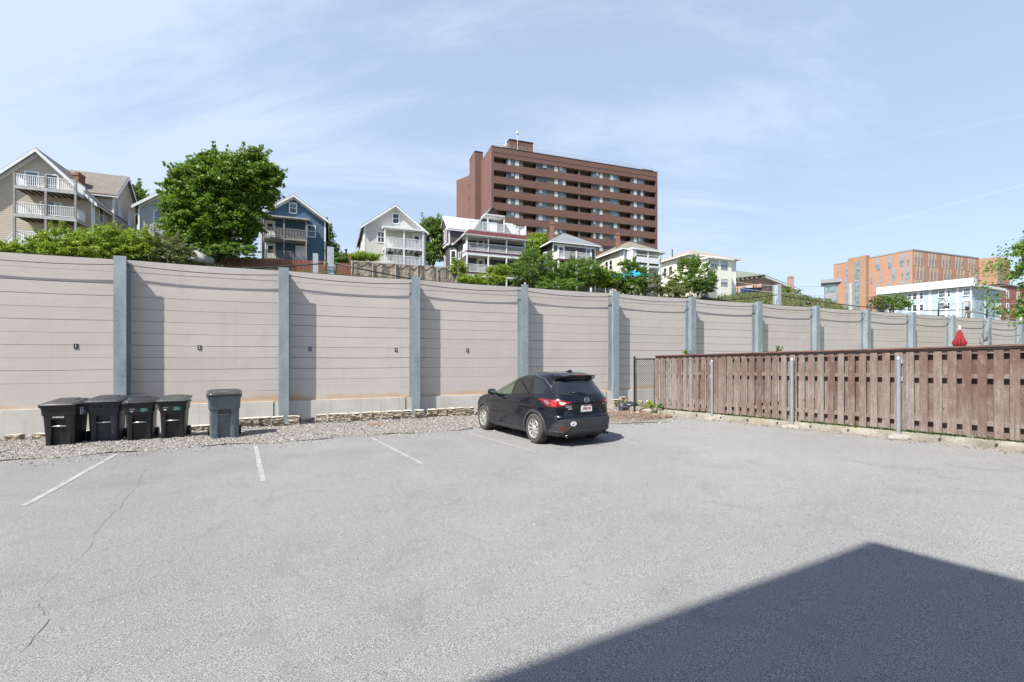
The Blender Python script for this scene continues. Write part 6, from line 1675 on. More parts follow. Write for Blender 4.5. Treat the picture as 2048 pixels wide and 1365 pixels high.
# ---- brown brick tower
TY = R(19.2); lx, ly_ = at(983, 714, 94).x, 94.0
T = Fac(lx, ly_, TY); TL = T.a(1315); ztop = T.z(983, 293)
h = thing('apartment_tower', 'tall brown brick apartment tower with rows of recessed balconies', 'apartment tower', (lx, ly_, 8))
M['tower'] = brickmat('brown_brick', (0.165, 0.084, 0.066), (0.15, 0.09, 0.075), 0.4, 0.14, 0.10, TY)
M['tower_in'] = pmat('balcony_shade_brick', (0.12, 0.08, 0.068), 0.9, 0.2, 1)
M['tower_panel'] = pmat('grey_brown_panel', (0.12, 0.10, 0.09), 0.8, 0.2, 1); M['tower_slab'] = pmat('balcony_slab', (0.22, 0.20, 0.18), 0.9, 0.1)
M['curtain'] = pmat('white_curtain', (0.50, 0.54, 0.55), 0.6, 0.2, .8)
NFL = 11; pitch = 2.737; zf = [ztop - 2.05 - i * pitch for i in range(NFL)]      # window strip tops
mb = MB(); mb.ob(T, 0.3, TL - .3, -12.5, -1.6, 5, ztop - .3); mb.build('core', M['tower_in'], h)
mb = MB()
mb.ob(T, 0, TL, -.35, 0, zf[0] + .02, ztop)
WS = 1.22      # strip height
for i in range(NFL):
    zt_ = zf[i] - WS; zn = (zf[i + 1] if i + 1 < NFL else 5); mb.ob(T, 0, TL, -.35, 0, zn, zt_)
mb.ob(T, -.002, .5, -12.9, -.001, 5, ztop + .25); mb.ob(T, -.003, .45, -.4, .003, 5, ztop + .25)
mb.ob(T, TL - .45, TL + .003, -12.9, .004, 5, ztop + .2)
mb.ob(T, .5, TL - .45, -12.9, -12.5, 5, ztop - .1)
mb.ob(T, .5, TL - .45, -12.5, -.36, ztop - .35, ztop - .25)
mb.build('wall', M['tower'], h)
mb = MB(); mb.ob(T, .45, TL - .5, -.36, .04, ztop, ztop + .14); mb.ob(T, .45, TL - .45, -.3, .012, zf[0] + .85, zf[0] + .95); mb.build('parapet_cap', M['black_metal'], h)
mb = MB()
for i in range(NFL): mb.ob(T, .4, TL - .4, -1.62, -.36, zf[i] - WS - 1.3, zf[i] - WS - 1.1); mb.ob(T, .4, TL - .4, -1.62, -.36, zf[i] + .021, zf[i] + .1)
mb.build('balcony_slabs', M['tower_slab'], h)
def tx(zx): return T.a(880 + zx / 4.452)
items = [('b', 482, 592), ('w', 606, 662, 1), ('c', 672, 706, 0), ('p', 706, 738, 0), ('b', 742, 858), ('w', 880, 955, 2), ('p', 958, 1020, 0), ('c', 1024, 1052, 0), ('w', 1066, 1120, 3), ('b', 1130, 1234), ('b', 1252, 1352), ('w', 1368, 1415, 1), ('c', 1426, 1452, 0), ('p', 1455, 1510, 0), ('w', 1518, 1582, 2),
         ('b', 1602, 1700), ('p', 1702, 1728, 0), ('c', 1730, 1756, 0), ('w', 1768, 1812, 3), ('b', 1824, 1908)]
pan = MB(); rr = random.Random(9)
edges = []
for it in items:
    if it[0] != 'b': edges.append((it[1], it[2]))
segs = [(592, 742), (858, 1130), (1234, 1252), (1352, 1602), (1700, 1824)]
for s_ in segs:
    for i in range(NFL):
        pan = MB(); pan.ob(T, tx(s_[0]), tx(s_[1]), -1.62, -.22, zf[i] - WS + .004, zf[i] + .016); pan.build('infill_panel', M['tower_panel'], h)

cnt = 0
for i in range(NFL):
    vis = i < 9
    for it in items:
        if it[0] in 'wc' and vis:
            a0_, a1_ = tx(it[1]), tx(it[2]); mb = MB(); z0_ = zf[i] - WS + .08; z1_ = zf[i] - .05
            if it[0] == 'w':
                mb.ob(T, a0_, a1_, -.23, -.19, z0_, z1_); o = mb.build('window', M['glass'] if rr.random() < .6 else M['glass_dark'], h); cnt += 1
                mb = MB(); am = (a0_ + a1_) / 2
                mb.ob(T, am - .05, am + .05, -.23, -.17, z0_, z1_); mb.ob(T, a0_, am - .05, -.23, -.172, z0_ + .35, z0_ + .41)
                mb.build('sash', M['tower_panel'], o)
                if rr.random() < .75:
                    q0 = rr.choice([a0_ + .05, am + .06]); mb = MB(); mb.ob(T, q0, q0 + (a1_ - a0_) * .44, -.22, -.184, z0_ + rr.choice([0, 0, .5]), z1_); mb.build('curtain', M['curtain'], o)
            else:
                mb.ob(T, a0_, a1_, -.23, -.185, z0_ - .05, z1_); mb.build('curtained_window' if False else 'window', M['curtain'], h); cnt += 1
bal = MB(); glz = MB()
for i in range(NFL):
    for it in items:
        if it[0] == 'b':
            a0_, a1_ = tx(it[1]), tx(it[2])
            mid = a0_ + (a1_ - a0_) * .3; bal = MB(); glz = MB()
            if i > 8: continue
            glz.ob(T, mid, mid + (a1_ - a0_) * .42, -1.6, -1.55, zf[i] - WS - .9, zf[i] - .45)
            bal.ob(T, a0_, a1_, -.2, -.16, zf[i] - WS + .16, zf[i] - WS + .2)
            bal.ob(T, mid + (a1_ - a0_) * .2, mid + (a1_ - a0_) * .23, -1.6, -1.52, zf[i] - WS - .9, zf[i] - .4)
            bal.ob(T, a1_ - .03, a1_, -1.62, -.35, zf[i] - WS - 1, zf[i]); bal.ob(T, a0_, a0_ + .03, -1.62, -.35, zf[i] - WS - 1, zf[i])
            bal.build('balcony', M['black_metal'], h); glz.build('balcony_door', M['glass'], h)
# rear block and stair shaft to the left
D = T.P(0, -7.9, 0); 
def tp(px, py, Y): q = at(px, py, Y); return q
A_, B_, C_, D_ = at(913, 714, 112.1), at(937, 714, 109.3), at(946, 714, 104.4), at(955, 714, 101.5)
E_ = T.P(0, -12.7, 0); bk = T.P(6, -24, 0); bl = A_ + Vector((6, 12, 0))
mb = MB(); mb.prism([(p.x, p.y) for p in (A_, B_, C_, D_, T.P(1, -9, 0), bk, bl)], 5, CZ + 353 / FPX * 112.1); mb.build('rear_block', M['tower'], h)
mb = MB(); q = at(957.5, 714, 102.5); sh = Fac(q.x, q.y, TY); mb.ob(sh, -1.15, .7, -4, 1.0, 5, CZ + (714 - 309) / FPX * 102.5); mb.build('stair_shaft', M['tower'], h)
mb = MB(); mb.ob(sh, -1.2, .75, -4.05, 1.05, CZ + (714 - 309) / FPX * 102.5, CZ + (714 - 309) / FPX * 102.5 + .2); mb.build('shaft_cap', M['black_metal'], h)
LF = T.left(12.9)
for nm, a_, w2, mt in (('side_slot', 4.3, .5, 'tower_in'),):
    mb = MB(); mb.ob(LF, a_, a_ + w2, 0, .03, 8, LF.z(957, 339)); mb.build(nm, M[mt], h)
BF = Fac(B_.x, B_.y, math.atan2(C_.y - B_.y, C_.x - B_.x))
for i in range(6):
    zt_ = CZ + (714 - 357 - i * 25.5) / FPX * 105; mb = MB(); mb.ob(BF, .6, (C_ - B_).length - .3, -.2, .02, zt_ - 1.3, zt_); mb.build('painted_recess_shade', M['dark'], h)  # dark boxes on the wall, shade of the balcony openings put into their colour
# penthouse with antennas
PF = T.shift(0, -3.0); a0_, a1_ = PF.a(1019), PF.a(1066); zp_ = PF.z(1019, 280)
mb = MB(); mb.ob(PF, a0_, a1_, -5, 0, ztop - .4, zp_); mb.build('penthouse', M['tower'], h)
mb = MB(); mb.ob(PF, a0_ - .08, a1_ + .08, -5.05, .08, zp_, zp_ + .2); mb.build('penthouse_cap', M['black_metal'], h)
RF2 = T.shift(TL - 3.4, -1.0); mb = MB(); mb.ob(RF2, 0, 2.9, -3, 0, ztop - .4, ztop + .9); mb.build('roof_hut', M['tower'], h)
mb = MB(); c = PF.P((a0_ + a1_) / 2 - .9, .1, 0); mb.lathe([(.05, ztop), (.05, PF.z(1036, 268))], (c.x, c.y, 0), 8)
zz = PF.z(1036, 267); bm = bmesh.new()
mb.lathe([(0.0, zz - .4), (.22, zz - .32), (.34, zz - .1), (.28, zz + .2), (0, zz + .3)], (c.x, c.y, 0), 14); mb.build('dish_antenna', M['white_trim'], h)
mb = MB(); c = PF.P(a0_ - .9, 0, 0); mb.lathe([(.04, ztop), (.04, PF.z(1010, 280))], (c.x, c.y, 0), 6); mb.box(c.x - .35, c.x - .1, c.y - .1, c.y + .1, PF.z(1010, 293), PF.z(1010, 289)); mb.box(c.x + .05, c.x + .3, c.y - .1, c.y + .1, PF.z(1010, 291), PF.z(1010, 286)); mb.build('antenna_mast', M['white_trim'], h)
mb = MB(); c = PF.P(a0_ + 3.2, -.5, 0); mb.lathe([(.04, zp_), (.04, PF.z(1045, 271))], (c.x, c.y, 0), 6); mb.box(c.x, c.x + .9, c.y - .04, c.y + .04, PF.z(1045, 272), PF.z(1045, 271)); mb.build('antenna_mast', M['grey_trim'], h)
mb = MB(); n_ = 44
for i in range(n_ + 1):
    a = .6 + (TL - 1.6) * i / n_; mb.ob(T, a - .015, a + .015, -.32, -.29, ztop, ztop + 1.0)
for zz in (.5, 1.0): mb.ob(T, .6, TL - 1.0, -.33, -.28, ztop + zz - .02, ztop + zz + .02)
mb.build('roof_railing', M['grey_trim'], h)

# ---- orange school building
def terra(name, c): return brickmat(name, c, scl(c, .75), 0.9, 0.22, 0.08, UA)
M['orange'] = terra('orange_terracotta', (0.44, 0.235, 0.155)); M['tanb'] = terra('tan_brickwork', (0.38, 0.225, 0.15))
M['slate_panel'] = pmat('grey_panel', (0.26, 0.26, 0.27), .6, .1, 1); M['teal_glass'] = glassmat('teal_glass', (0.15, 0.20, 0.215))
M['beige_fin'] = pmat('beige_fin', (0.42, 0.36, 0.29), .7, .1, 1)
def bp(px, py): Y = 30.43 * FPX / (714 - py); return at(px, 714, Y)
K = bp(1825, 501); L0 = bp(1667, 531); R0 = bp(1958, 518); R1 = bp(1995, 514.5); R2 = bp(2020, 519.5); back = Vector((20, 25, 0))
ZT = CZ + 30.43
h = thing('orange_building', 'six-storey orange terracotta block with tan brick bays at the right', 'building', (K.x, K.y, 5))
mb = MB(); mb.prism([(p.x, p.y) for p in (L0, K, R0, R0 + back * .6, L0 + back)], 2, ZT); mb.build('wall', M['orange'], h)
mb = MB(); mb.prism([(p.x, p.y) for p in (R0 + Vector((-.3, -.2, 0)), R1, R2, R2 + back, R0 + back)], 2, ZT + .01); mb.build('brick_bay', M['tanb'], h)
LFc = Fac(L0.x, L0.y, math.atan2(K.y - L0.y, K.x - L0.x)); RFc = Fac(K.x, K.y, math.atan2(R0.y - K.y, R0.x - K.x))
b0, b1 = LFc.a(1700), LFc.a(1738)
mb = MB(); mb.ob(LFc, LFc.a(1701), LFc.a(1737.5), -.5, 1.3, 2, ZT + 1.0); mb.build('brick_bay', M['tanb'], h)
Lb = LFc.shift(0, 1.3); mb = MB(); mb.ob(Lb, Lb.a(1709.5), Lb.a(1719), -.2, .06, 4, ZT - .5); sg_ = mb.build('stair_glazing', M['teal_glass'], h)
for i in range(6): mb = MB(); mb.ob(Lb, Lb.a(1709.5), Lb.a(1719), 0, .09, ZT - 3 - i * 3.9, ZT - 2.4 - i * 3.9); mb.build('glazing_band', M['slate_panel'], sg_)
mb = MB(); mb.ob(LFc, 0, LFc.a(1700), 0, .06, ZT, ZT + .35); mb.ob(LFc, LFc.a(1738), LFc.a(1825), -.3, .08, ZT, ZT + .35); mb.ob(RFc, 0, RFc.a(1958), -.3, .08, ZT, ZT + .35); mb.build('parapet_cap', M['slate_panel'], h)
fp = 3.95; cols = {1675: (0, .55), 1694: (0, .9), 1672: (1, .55), 1691: (1, .85), 1743: (1, .7), 1756: (0, 1.2), 1763: (1, .6), 1780: (0, 1.2), 1788: (1, 1.2), 1804: (0, 1.2), 1805: (1, .7), 1816: (0, .7), 1815.5: (1, 1.2)}
for px, (ph, w2) in cols.items():
    for r_ in range(0, 5):
        if r_ % 2 != ph: continue
        for rr2 in ((0,) if r_ < 5 else ()):
            zt_ = ZT - .5 - r_ * fp * .97 if True else 0
            a = LFc.a(px); 
            mb = MB(); mb.ob(LFc, a - w2 / 2, a + w2 / 2, -.1, .05, zt_ - fp * .95, zt_); o = mb.build('window', M['slate_panel'], h)
            mb = MB(); mb.ob(LFc, a - w2 / 2 + .12, a + w2 / 2 - .12, -.1, .07, zt_ - fp * .92, zt_ - fp * .45); mb.build('pane', M['teal_glass'], o)
NC = 5; LW = RFc.a(1958)
for c_ in range(NC):
    for r_ in range(0, 4):
        for j, off_ in enumerate((.5, 1.9, 3.5) if r_ % 2 == 0 else (1.3, 3.0, 4.6)):
            a = c_ * LW / NC + off_ * .95 + .3; zt_ = ZT - .35 - r_ * fp * 1.0
            if a > LW - .9: continue
            mb = MB(); mb.ob(RFc, a, a + .85, -.1, .06, zt_ - fp * .97, zt_); o = mb.build('window', M['beige_fin'], h)
            mb = MB(); mb.ob(RFc, a + .3, a + .7, -.1, .08, zt_ - fp * .9, zt_ - fp * .35); mb.build('pane', M['glass'], o)
Gb = Fac(R1.x, R1.y, math.atan2(R2.y - R1.y, R2.x - R1.x)); mb = MB(); mb.ob(Gb, .8, 2.2, -.1, .05, 4, ZT - 1.5); mb.build('stair_glazing', M['teal_glass'], h)
# glass wing at left
q = at(1650, 714, 152); GW = Fac(q.x, q.y, R(-33)); wz = CZ + (714 - 560) / FPX * 152
h2 = thing('glass_wing', 'grey and teal glazed wing left of the orange building', 'building', (q.x, q.y, 5))
mb = MB(); mb.ob(GW, 0, 6, -8, 0, 2, wz - 1.2); mb.build('wall', M['slate_panel'], h2)
mb = MB(); mb.ob(GW, -1.0, 6, -8.5, 1.0, wz - 1.2, wz); mb.build('roof_slab', M['slate_panel'], h2)
for i in range(4): mb = MB(); mb.ob(GW, .4, 3.6, -.1, .08, wz - 4.3 - i * 4.6, wz - 1.6 - i * 4.6); mb.build('window', M['teal_glass'], h2)

# ---- powder blue apartment block
K = at(1943, 714, 105); Lq = at(1765, 714, 119); Rq = at(2002, 714, 113); ZB = CZ + 150 / FPX * 105
h = thing('blue_apartments', 'powder blue sided apartment block with white window bays and cornice', 'building', (K.x, K.y, 4))
mb = MB(); mb.prism([(p.x, p.y) for p in (Lq, K, Rq, Rq + Vector((-8, 14, 0)), Lq + Vector((8, 12, 0)))], 1, ZB - 1.0); mb.build('wall', M['sid_pblue'], h)
LF2 = Fac(Lq.x, Lq.y, math.atan2(K.y - Lq.y, K.x - Lq.x)); RF3 = Fac(K.x, K.y, math.atan2(Rq.y - K.y, Rq.x - K.x)); LL = LF2.a(1943); RL = RF3.a(2002)
mb = MB(); mb.ob(LF2, -1.0, LL + .5, -2, .9, ZB - 1.0, ZB + .8); mb.build('cornice', M['white_trim'], h)
mb = MB(); mb.ob(RF3, -.2, RL + 1.0, -2, .7, ZB - 1.0, ZB - .45); mb.build('cornice', M['white_trim'], h)
mb = MB()
for px in (1837, 1860, 1893, 1915, 1941): a = LF2.a(px); mb.ob(LF2, a - .22, a + .22, 0, .06, 1, ZB - 1.0)
for px in (1970, 2001): a = RF3.a(px); mb.ob(RF3, a - .15, a + .15, 0, .06, 1, ZB - 1.0)
mb.build('corner_boards', M['white_trim'], h)
for r_ in range(4):
    zw = ZB - 3.0 - r_ * 2.9
    for px, w2, gl in ((1784, 1.2, 'glass'), (1820, .85, 'glass'), (1829, .85, 'glass_dark'), (1843, .6, 'glass_dark'), (1884, 1.1, 'glass'), (1897, .5, 'glass_dark'), (1934, 1.1, 'glass')):
        a = LF2.a(px); window(LF2, a - w2 / 2, zw, w2, 1.5, h, fw=.16, glass=gl, d=.15 if w2 > 1 else 0)
    for px, w2 in ((1947, .5), (1993, .5), (1997.5, .5)): a = RF3.a(px); window(RF3, a - w2 / 2, zw, w2, 1.5, h, fw=.15, glass='glass_dark')

# ---- red brick building at the right edge
q = at(2000, 714, 118); BR = Fac(q.x, q.y, R(24)); zt_ = CZ + (714 - 571) / FPX * 118
M['brick_red'] = brickmat('red_brick', (0.27, 0.11, 0.085))
h = thing('red_brick_building', 'red brick building at the right edge behind the leafy branch', 'building', (q.x, q.y, 3))
mb = MB(); mb.ob(BR, 0, 22, -10, 0, 1, zt_); mb.build('wall', M['brick_red'], h)
mb = MB(); mb.ob(BR, -.2, 22.3, -10, .2, zt_, zt_ + .4); mb.build('coping', M['black_metal'], h)
for r_ in range(4):
    for px in (2015, 2036): a = BR.a(px); window(BR, a - .45, zt_ - 3.0 - r_ * 3.3, .95, 1.6, h, fw=.28, glass='glass_dark', sill=True)
mb = MB(); a = BR.a(2040); mb.ob(BR, a, a + .7, 0, .2, 1, zt_ - 5.5); mb.build('pilaster', M['white_trim'], h)

# ---- the building whose roof shades the near right corner of the lot (stands behind the camera)
corner = on_lot(1741, 1083); HB = 10.6
rc = Vector((corner.x, corner.y, 0)) + Vector((SUN_H.x, SUN_H.y, 0)) / SUN_H.z * (HB - corner.z) 
e1 = (on_lot(950, 1365) - corner); e1.z = 0; e1.normalize(); e2 = (on_lot(2048, 1160) - corner); e2.z = 0; e2.normalize()
h = thing('brick_flats', 'plain brick flats behind the camera shading the near corner of the lot', 'building', (rc.x, rc.y, 0))
q = [rc, rc + e1 * 18, rc + e1 * 18 + e2 * 16, rc + e2 * 16]
mb = MB(); mb.prism([(p.x, p.y) for p in q], -.6, HB); mb.build('wall', M['brick_tan'], h)
F = Fac(q[0].x, q[0].y, math.atan2(e2.y, e2.x)); G_ = Fac(q[1].x, q[1].y, math.atan2(-e1.y, -e1.x))
mb = MB(); mb.prism([(p.x, p.y) for p in q], HB, HB + .01); mb.build('roof', M['roof_grey'], h)
FG = Fac(q[0].x, q[0].y, math.atan2(e1.y, e1.x) )
for r_ in range(3):
    for c_ in range(4):
        window(F, 1.5 + c_ * 3.6, 1.2 + r_ * 3.1, 1.1, 1.6, h, sill=True)
    for c_ in range(4): window(G_, 1.5 + c_ * 4.2, 1.2 + r_ * 3.1, 1.1, 1.6, h, sill=True)
# ================================================================= plants
L_ = {
 'maple': leafmat('maple_leaves', (0.030, 0.075, 0.008), (0.085, 0.165, 0.014), (0.20, 0.31, 0.03), 0.35),
 'bright': leafmat('bright_shrub_leaves', (0.06, 0.12, 0.010), (0.17, 0.27, 0.020), (0.33, 0.43, 0.05), 0.4),
 'mid': leafmat('mid_green_leaves', (0.035, 0.085, 0.012), (0.10, 0.185, 0.026), (0.20, 0.30, 0.05), 0.35),
 'olive': leafmat('olive_leaves', (0.06, 0.09, 0.028), (0.135, 0.17, 0.05), (0.24, 0.25, 0.10), 0.3),
 'grass': leafmat('bank_grass', (0.045, 0.075, 0.020), (0.11, 0.14, 0.045), (0.25, 0.24, 0.12), 0.25),
 'rust': leafmat('reddish_leaves', (0.10, 0.075, 0.025), (0.19, 0.12, 0.045), (0.27, 0.17, 0.06), 0.3),
}
M['bark'] = pmat('bark', (0.10, 0.08, 0.06), 0.95, 0.25, 6, bump=0.4)
def leaves(centres, rad, per, size, rng, up=0.35, flat=0.55, sprig=0.0):
    """leaf clumps: centres (N,3), rad (N,), leaves per clump -> verts, faces"""
    C = np.repeat(np.asarray(centres), per, axis=0); Rr = np.repeat(np.asarray(rad), per)
    n = len(C)
    d = rng.normal(size=(n, 3)); d /= np.linalg.norm(d, axis=1)[:, None]
    r = rng.random(n) ** 0.45
    p = C + d * (r * Rr)[:, None] * np.array([1, 1, flat])
    nrm = d * 0.6 + rng.normal(size=(n, 3)) * 0.55 + np.array([0, 0, up]); nrm /= np.linalg.norm(nrm, axis=1)[:, None]
    t = np.cross(nrm, rng.normal(size=(n, 3))); t /= np.linalg.norm(t, axis=1)[:, None]
    b = np.cross(nrm, t)
    s = size * (0.55 + 0.9 * rng.random(n))[:, None]
    v = np.stack([p - t * s, p + b * s * 0.55 + nrm * s * .12, p + t * s, p - b * s * 0.55 + nrm * s * .12], 1).reshape(-1, 3)
    return v, np.arange(n * 4).reshape(n, 4)
def crown_points(blobs, n, rng, inner=0.25, zmin=-0.75):
    """points near the lumpy surface of a union of ellipsoids"""
    w = np.array([b[3] * b[4] + b[3] * b[5] for b in blobs]); w = w / w.sum(); out_ = []
    while len(out_) < n:
        b = blobs[rng.choice(len(blobs), p=w)]
        d = rng.normal(size=3); d /= np.linalg.norm(d)
        if d[2] < zmin: continue
        r = 0.80 + 0.25 * rng.random() if rng.random() > inner else 0.3 + 0.5 * rng.random()
        r *= 1 + 0.10 * math.sin(d[0] * 6 + b[0]) * math.cos(d[2] * 7 + b[1])
        p = np.array(b[:3]) + d * r * np.array(b[3:])
        deep = False
        for q in blobs:
            if q is b: continue
            if (((p - np.array(q[:3])) / np.array(q[3:])) ** 2).sum() < 0.35: deep = True
        if deep and rng.random() < .7: continue
        out_.append(p)
    return np.array(out_)
def plant(name, label, cat, base, blobs, nclump, crad, per, size, mat, seed, group=None, trunk=0.12, limbs=6, up=0.35, flat=0.55, stray=0.0, part='crown', inner=0.25, zmin=-0.75):
    rng = np.random.default_rng(seed); t = thing(name, label, cat, base, group)
    pts = crown_points(blobs, nclump, rng, inner, zmin)
    rad = crad * (0.6 + 0.7 * rng.random(len(pts)))
    v, f = leaves(pts, rad, per, size, rng, up, flat)
    if stray:
        k = int(nclump * stray); q = pts[rng.choice(len(pts), k)]; c = np.mean(pts, 0); o = q - c; o /= np.linalg.norm(o, axis=1)[:, None]; o[:, 2] += .25
        for j in range(4):
            v2, f2 = leaves(q + o * crad * (0.5 + 0.42 * j), np.full(k, crad * (.62 - .10 * j)), max(4, per // (3 + j)), size, rng, up, flat); f = np.vstack([f, f2 + len(v)]); v = np.vstack([v, v2])
    np_mesh(part, v, f, L_[mat] if isinstance(mat, str) else mat, t)
    # trunk and limbs
    mb = MB(); rr = random.Random(seed); b = Vector(base); c = Vector(np.mean(pts, 0)); top = Vector((c.x, c.y, c.z + 0.3 * max(q[5] for q in blobs)))
    if trunk > 0:
        mb.tube([b - Vector((0, 0, .3)), b.lerp(top, .35) + Vector((rr.uniform(-.1, .1), rr.uniform(-.1, .1), 0)), b.lerp(top, .7), top], [trunk * 1.2, trunk * .85, trunk * .5, trunk * .12], 8)
        for i in range(limbs):
            q = Vector(pts[rng.integers(len(pts))]); s_ = b.lerp(top, 0.25 + 0.5 * rr.random()); m_ = s_.lerp(q, .5) + Vector((0, 0, rr.uniform(0, .4)))
            mb.tube([s_, m_, s_.lerp(q, .95)], [trunk * .5, trunk * .3, trunk * .08], 5)
        mb.build('trunk', M['bark'], t)
    else:
        for i in range(max(4, limbs)):
            q = Vector(pts[rng.integers(len(pts))]); s_ = b + Vector((rr.uniform(-.3, .3), rr.uniform(-.3, .3), -.2)); mb.tube([s_, s_.lerp(q, .5) + Vector((0, 0, .2)), q], [.03, .02, .008], 5)
        mb.build('stems', M['bark'], t)
    return t
def bl(px, py, n, wpx, hpx, dr=0.8):
    """ellipsoid from its place in the view and distance n behind the wall line"""
    F = wallF(n); a, z = F.hit(px, py); p = F.P(a, 0, z); k = p.y / FPX
    return (p.x, p.y, z, wpx / 2 * k, max(.3, wpx / 2 * k * dr), hpx / 2 * k)
def hz(px, n): F = wallF(n); p = F.P(F.a(px), 0, 0); s, nn_ = sn(p.x, p.y); return (p.x, p.y, hill_z(s, n))
# the big maple
n0 = 51.0
blobs = [bl(425, 440, n0, 190, 150), bl(385, 400, n0, 130, 120), bl(430, 360, n0, 160, 95), bl(505, 365, n0, 120, 90), bl(475, 335, n0, 120, 66), bl(398, 330, n0, 90, 50), bl(478, 440, n0 - .6, 90, 120), bl(515, 400, n0, 84, 70), bl(365, 455, n0, 90, 90), bl(535, 350, n0, 60, 36), bl(345, 360, n0 + .4, 44, 40), bl(500, 308, n0, 50, 30), bl(440, 312, n0, 50, 26), bl(400, 490, n0 - .5, 130, 50)]
mc = bl(440, 400, n0, 2, 2)
blobs = [(mc[0] + (b[0] - mc[0]) * .90, mc[1] + (b[1] - mc[1]) * .93, mc[2] - .35 + (b[2] - mc[2]) * .93, b[3] * .87, b[4] * .9, b[5] * .90) for b in blobs]
blobs += [bl(506, 316, n0, 40, 30), bl(536, 346, n0, 46, 32), bl(432, 322, n0, 56, 24), bl(356, 356, n0, 36, 24), bl(345, 430, n0, 30, 60), bl(430, 420, n0, 110, 90), bl(470, 390, n0, 110, 80)]
plant('maple_tree', 'large round-crowned green maple between the light grey and blue houses', 'tree', hz(445, n0), blobs, 1500, 0.58, 42, 0.145, 'maple', 1, None, 0.3, 14, up=.45, flat=.5, stray=.09, inner=.3)
# hedge shrubs above the wall at left
HG = 'shrubs of the overgrown hedge above the wall'
for i, (px, py, w_, h_, mt, lab) in enumerate([(128, 492, 100, 56, 'bright', 'leftmost tall bright green shrub below the beige house decks'), (205, 484, 110, 60, 'bright', 'tallest bright green shrub of the hedge, above the first steel post'), (272, 490, 90, 54, 'bright', 'rounded green shrub of the hedge below the rear wing of the beige house'), (330, 497, 76, 52, 'olive', 'olive tinted shrub at the right end of the hedge'), (12, 500, 76, 26, 'bright', 'low green shrub in the far left corner over the wall')]):
    n_ = 45.5
    plant('hedge_shrub', lab, 'shrub', hz(px, n_), [bl(px, py, n_, w_, h_), bl(px - w_ * .28, py + h_ * .2, n_ - .3, w_ * .6, h_ * .7), bl(px + w_ * .25, py + h_ * .22, n_ - .3, w_ * .6, h_ * .7), bl(px, py + h_ * .42, n_ - .2, w_ * 1.1, h_ * .8)], int(300 * w_ / 100), .34, 36, .085, mt, 20 + i, HG, 0, 6, up=.5, flat=.6, stray=.22, part='foliage')
plant('low_shrub', 'dark layered shrub under the maple, behind the wooden fence top', 'shrub', hz(440, 51), [bl(440, 508, 48.5, 130, 22), bl(478, 497, 48.6, 80, 14), bl(410, 495, 48.8, 60, 12)], 190, .3, 26, .09, 'mid', 31, None, 0, 6, up=.8, flat=.3, part='foliage')
plant('background_tree', 'pale green tree behind the rear wing of the beige house', 'tree', hz(270, 72), [bl(268, 410, 72, 50, 70), bl(262, 388, 72, 30, 36), bl(285, 425, 72, 40, 60)], 150, .6, 26, .17, 'mid', 32, 'trees behind the houses', .2, 6, stray=.3)
plant('background_tree', 'narrow dark tree peeking out right of the blue house', 'tree', hz(655, 66), [bl(652, 480, 66, 28, 60), bl(662, 500, 64, 30, 30)], 90, .5, 24, .15, 'maple', 33, 'trees behind the houses', .2, 5, stray=.3)
plant('background_tree', 'tall leafy tree between the pale house and the dark grey house', 'tree', hz(866, 63), [bl(866, 492, 63, 50, 84), bl(860, 458, 63, 40, 40), bl(878, 470, 63, 32, 60), bl(850, 510, 63, 34, 50)], 260, .55, 30, .15, 'mid', 34, 'trees behind the houses', .25, 8, stray=.2)
plant('background_tree', 'green tree rising at the right corner of the dark grey house', 'tree', hz(1070, 58), [bl(1072, 490, 58, 50, 44), bl(1062, 500, 56, 44, 44), bl(1080, 480, 58, 26, 26)], 170, .5, 28, .13, 'bright', 35, 'trees behind the houses', .2, 6, stray=.2)
BS = 'bushes on the bank above the wall'
defs = [
 (1072, 540, 96, 66, 47, 'mid', 260, 'big feathery bush before the gap right of the dark grey house', .25), (1060, 515, 50, 30, 47.5, 'mid', 60, None, .4), 
 (1160, 545, 92, 56, 46, 'mid', 230, 'leafy bush hiding the lower porch of the slate-roofed house', .25),
 (1200, 557, 50, 46, 45.6, 'bright', 90, 'rounder bush at the right foot of the slate-roofed house', .2),
 (1000, 541, 52, 20, 51, 'bright', 90, 'vine-covered hedge along the white rail of the dark grey house', .1),
 (916, 536, 26, 34, 49, 'bright', 60, 'bright climber on a stump at the end of the screened fence', .2),
 (1228, 562, 40, 36, 45.5, 'mid', 80, 'grassy green clump left of the turquoise canopy', .2),
 (1265, 560, 56, 62, 45, 'maple', 150, 'dark layered small tree in front of the turquoise canopy', .35),
 (1318, 570, 66, 40, 45, 'olive', 70, 'sparse yellowish bush below the cream house porch', .3),
 (1388, 558, 82, 66, 45, 'mid', 300, 'tall vase-shaped bush before the yellow-white house', .35),
 (1345, 582, 60, 22, 44, 'olive', 60, 'low olive bush at the foot of the vase-shaped bush', .2),
 (1120, 572, 90, 26, 44.5, 'mid', 90, 'low growth under the bushes right of the dark grey house', .2),
 (965, 560, 90, 18, 46, 'bright', 80, 'low green growth below the white rail of the dark grey house', .2),
 (680, 519, 26, 20, 50.5, 'mid', 50, 'small round bush behind the fence right of the blue house', .1),
 (726, 514, 60, 14, 50.5, 'bright', 60, 'clipped pale hedge behind the screened fence', .05),
 (1580, 595, 44, 34, 52, 'mid', 90, 'bush right of the galvanised mast at the foot of the brick building', .25)]
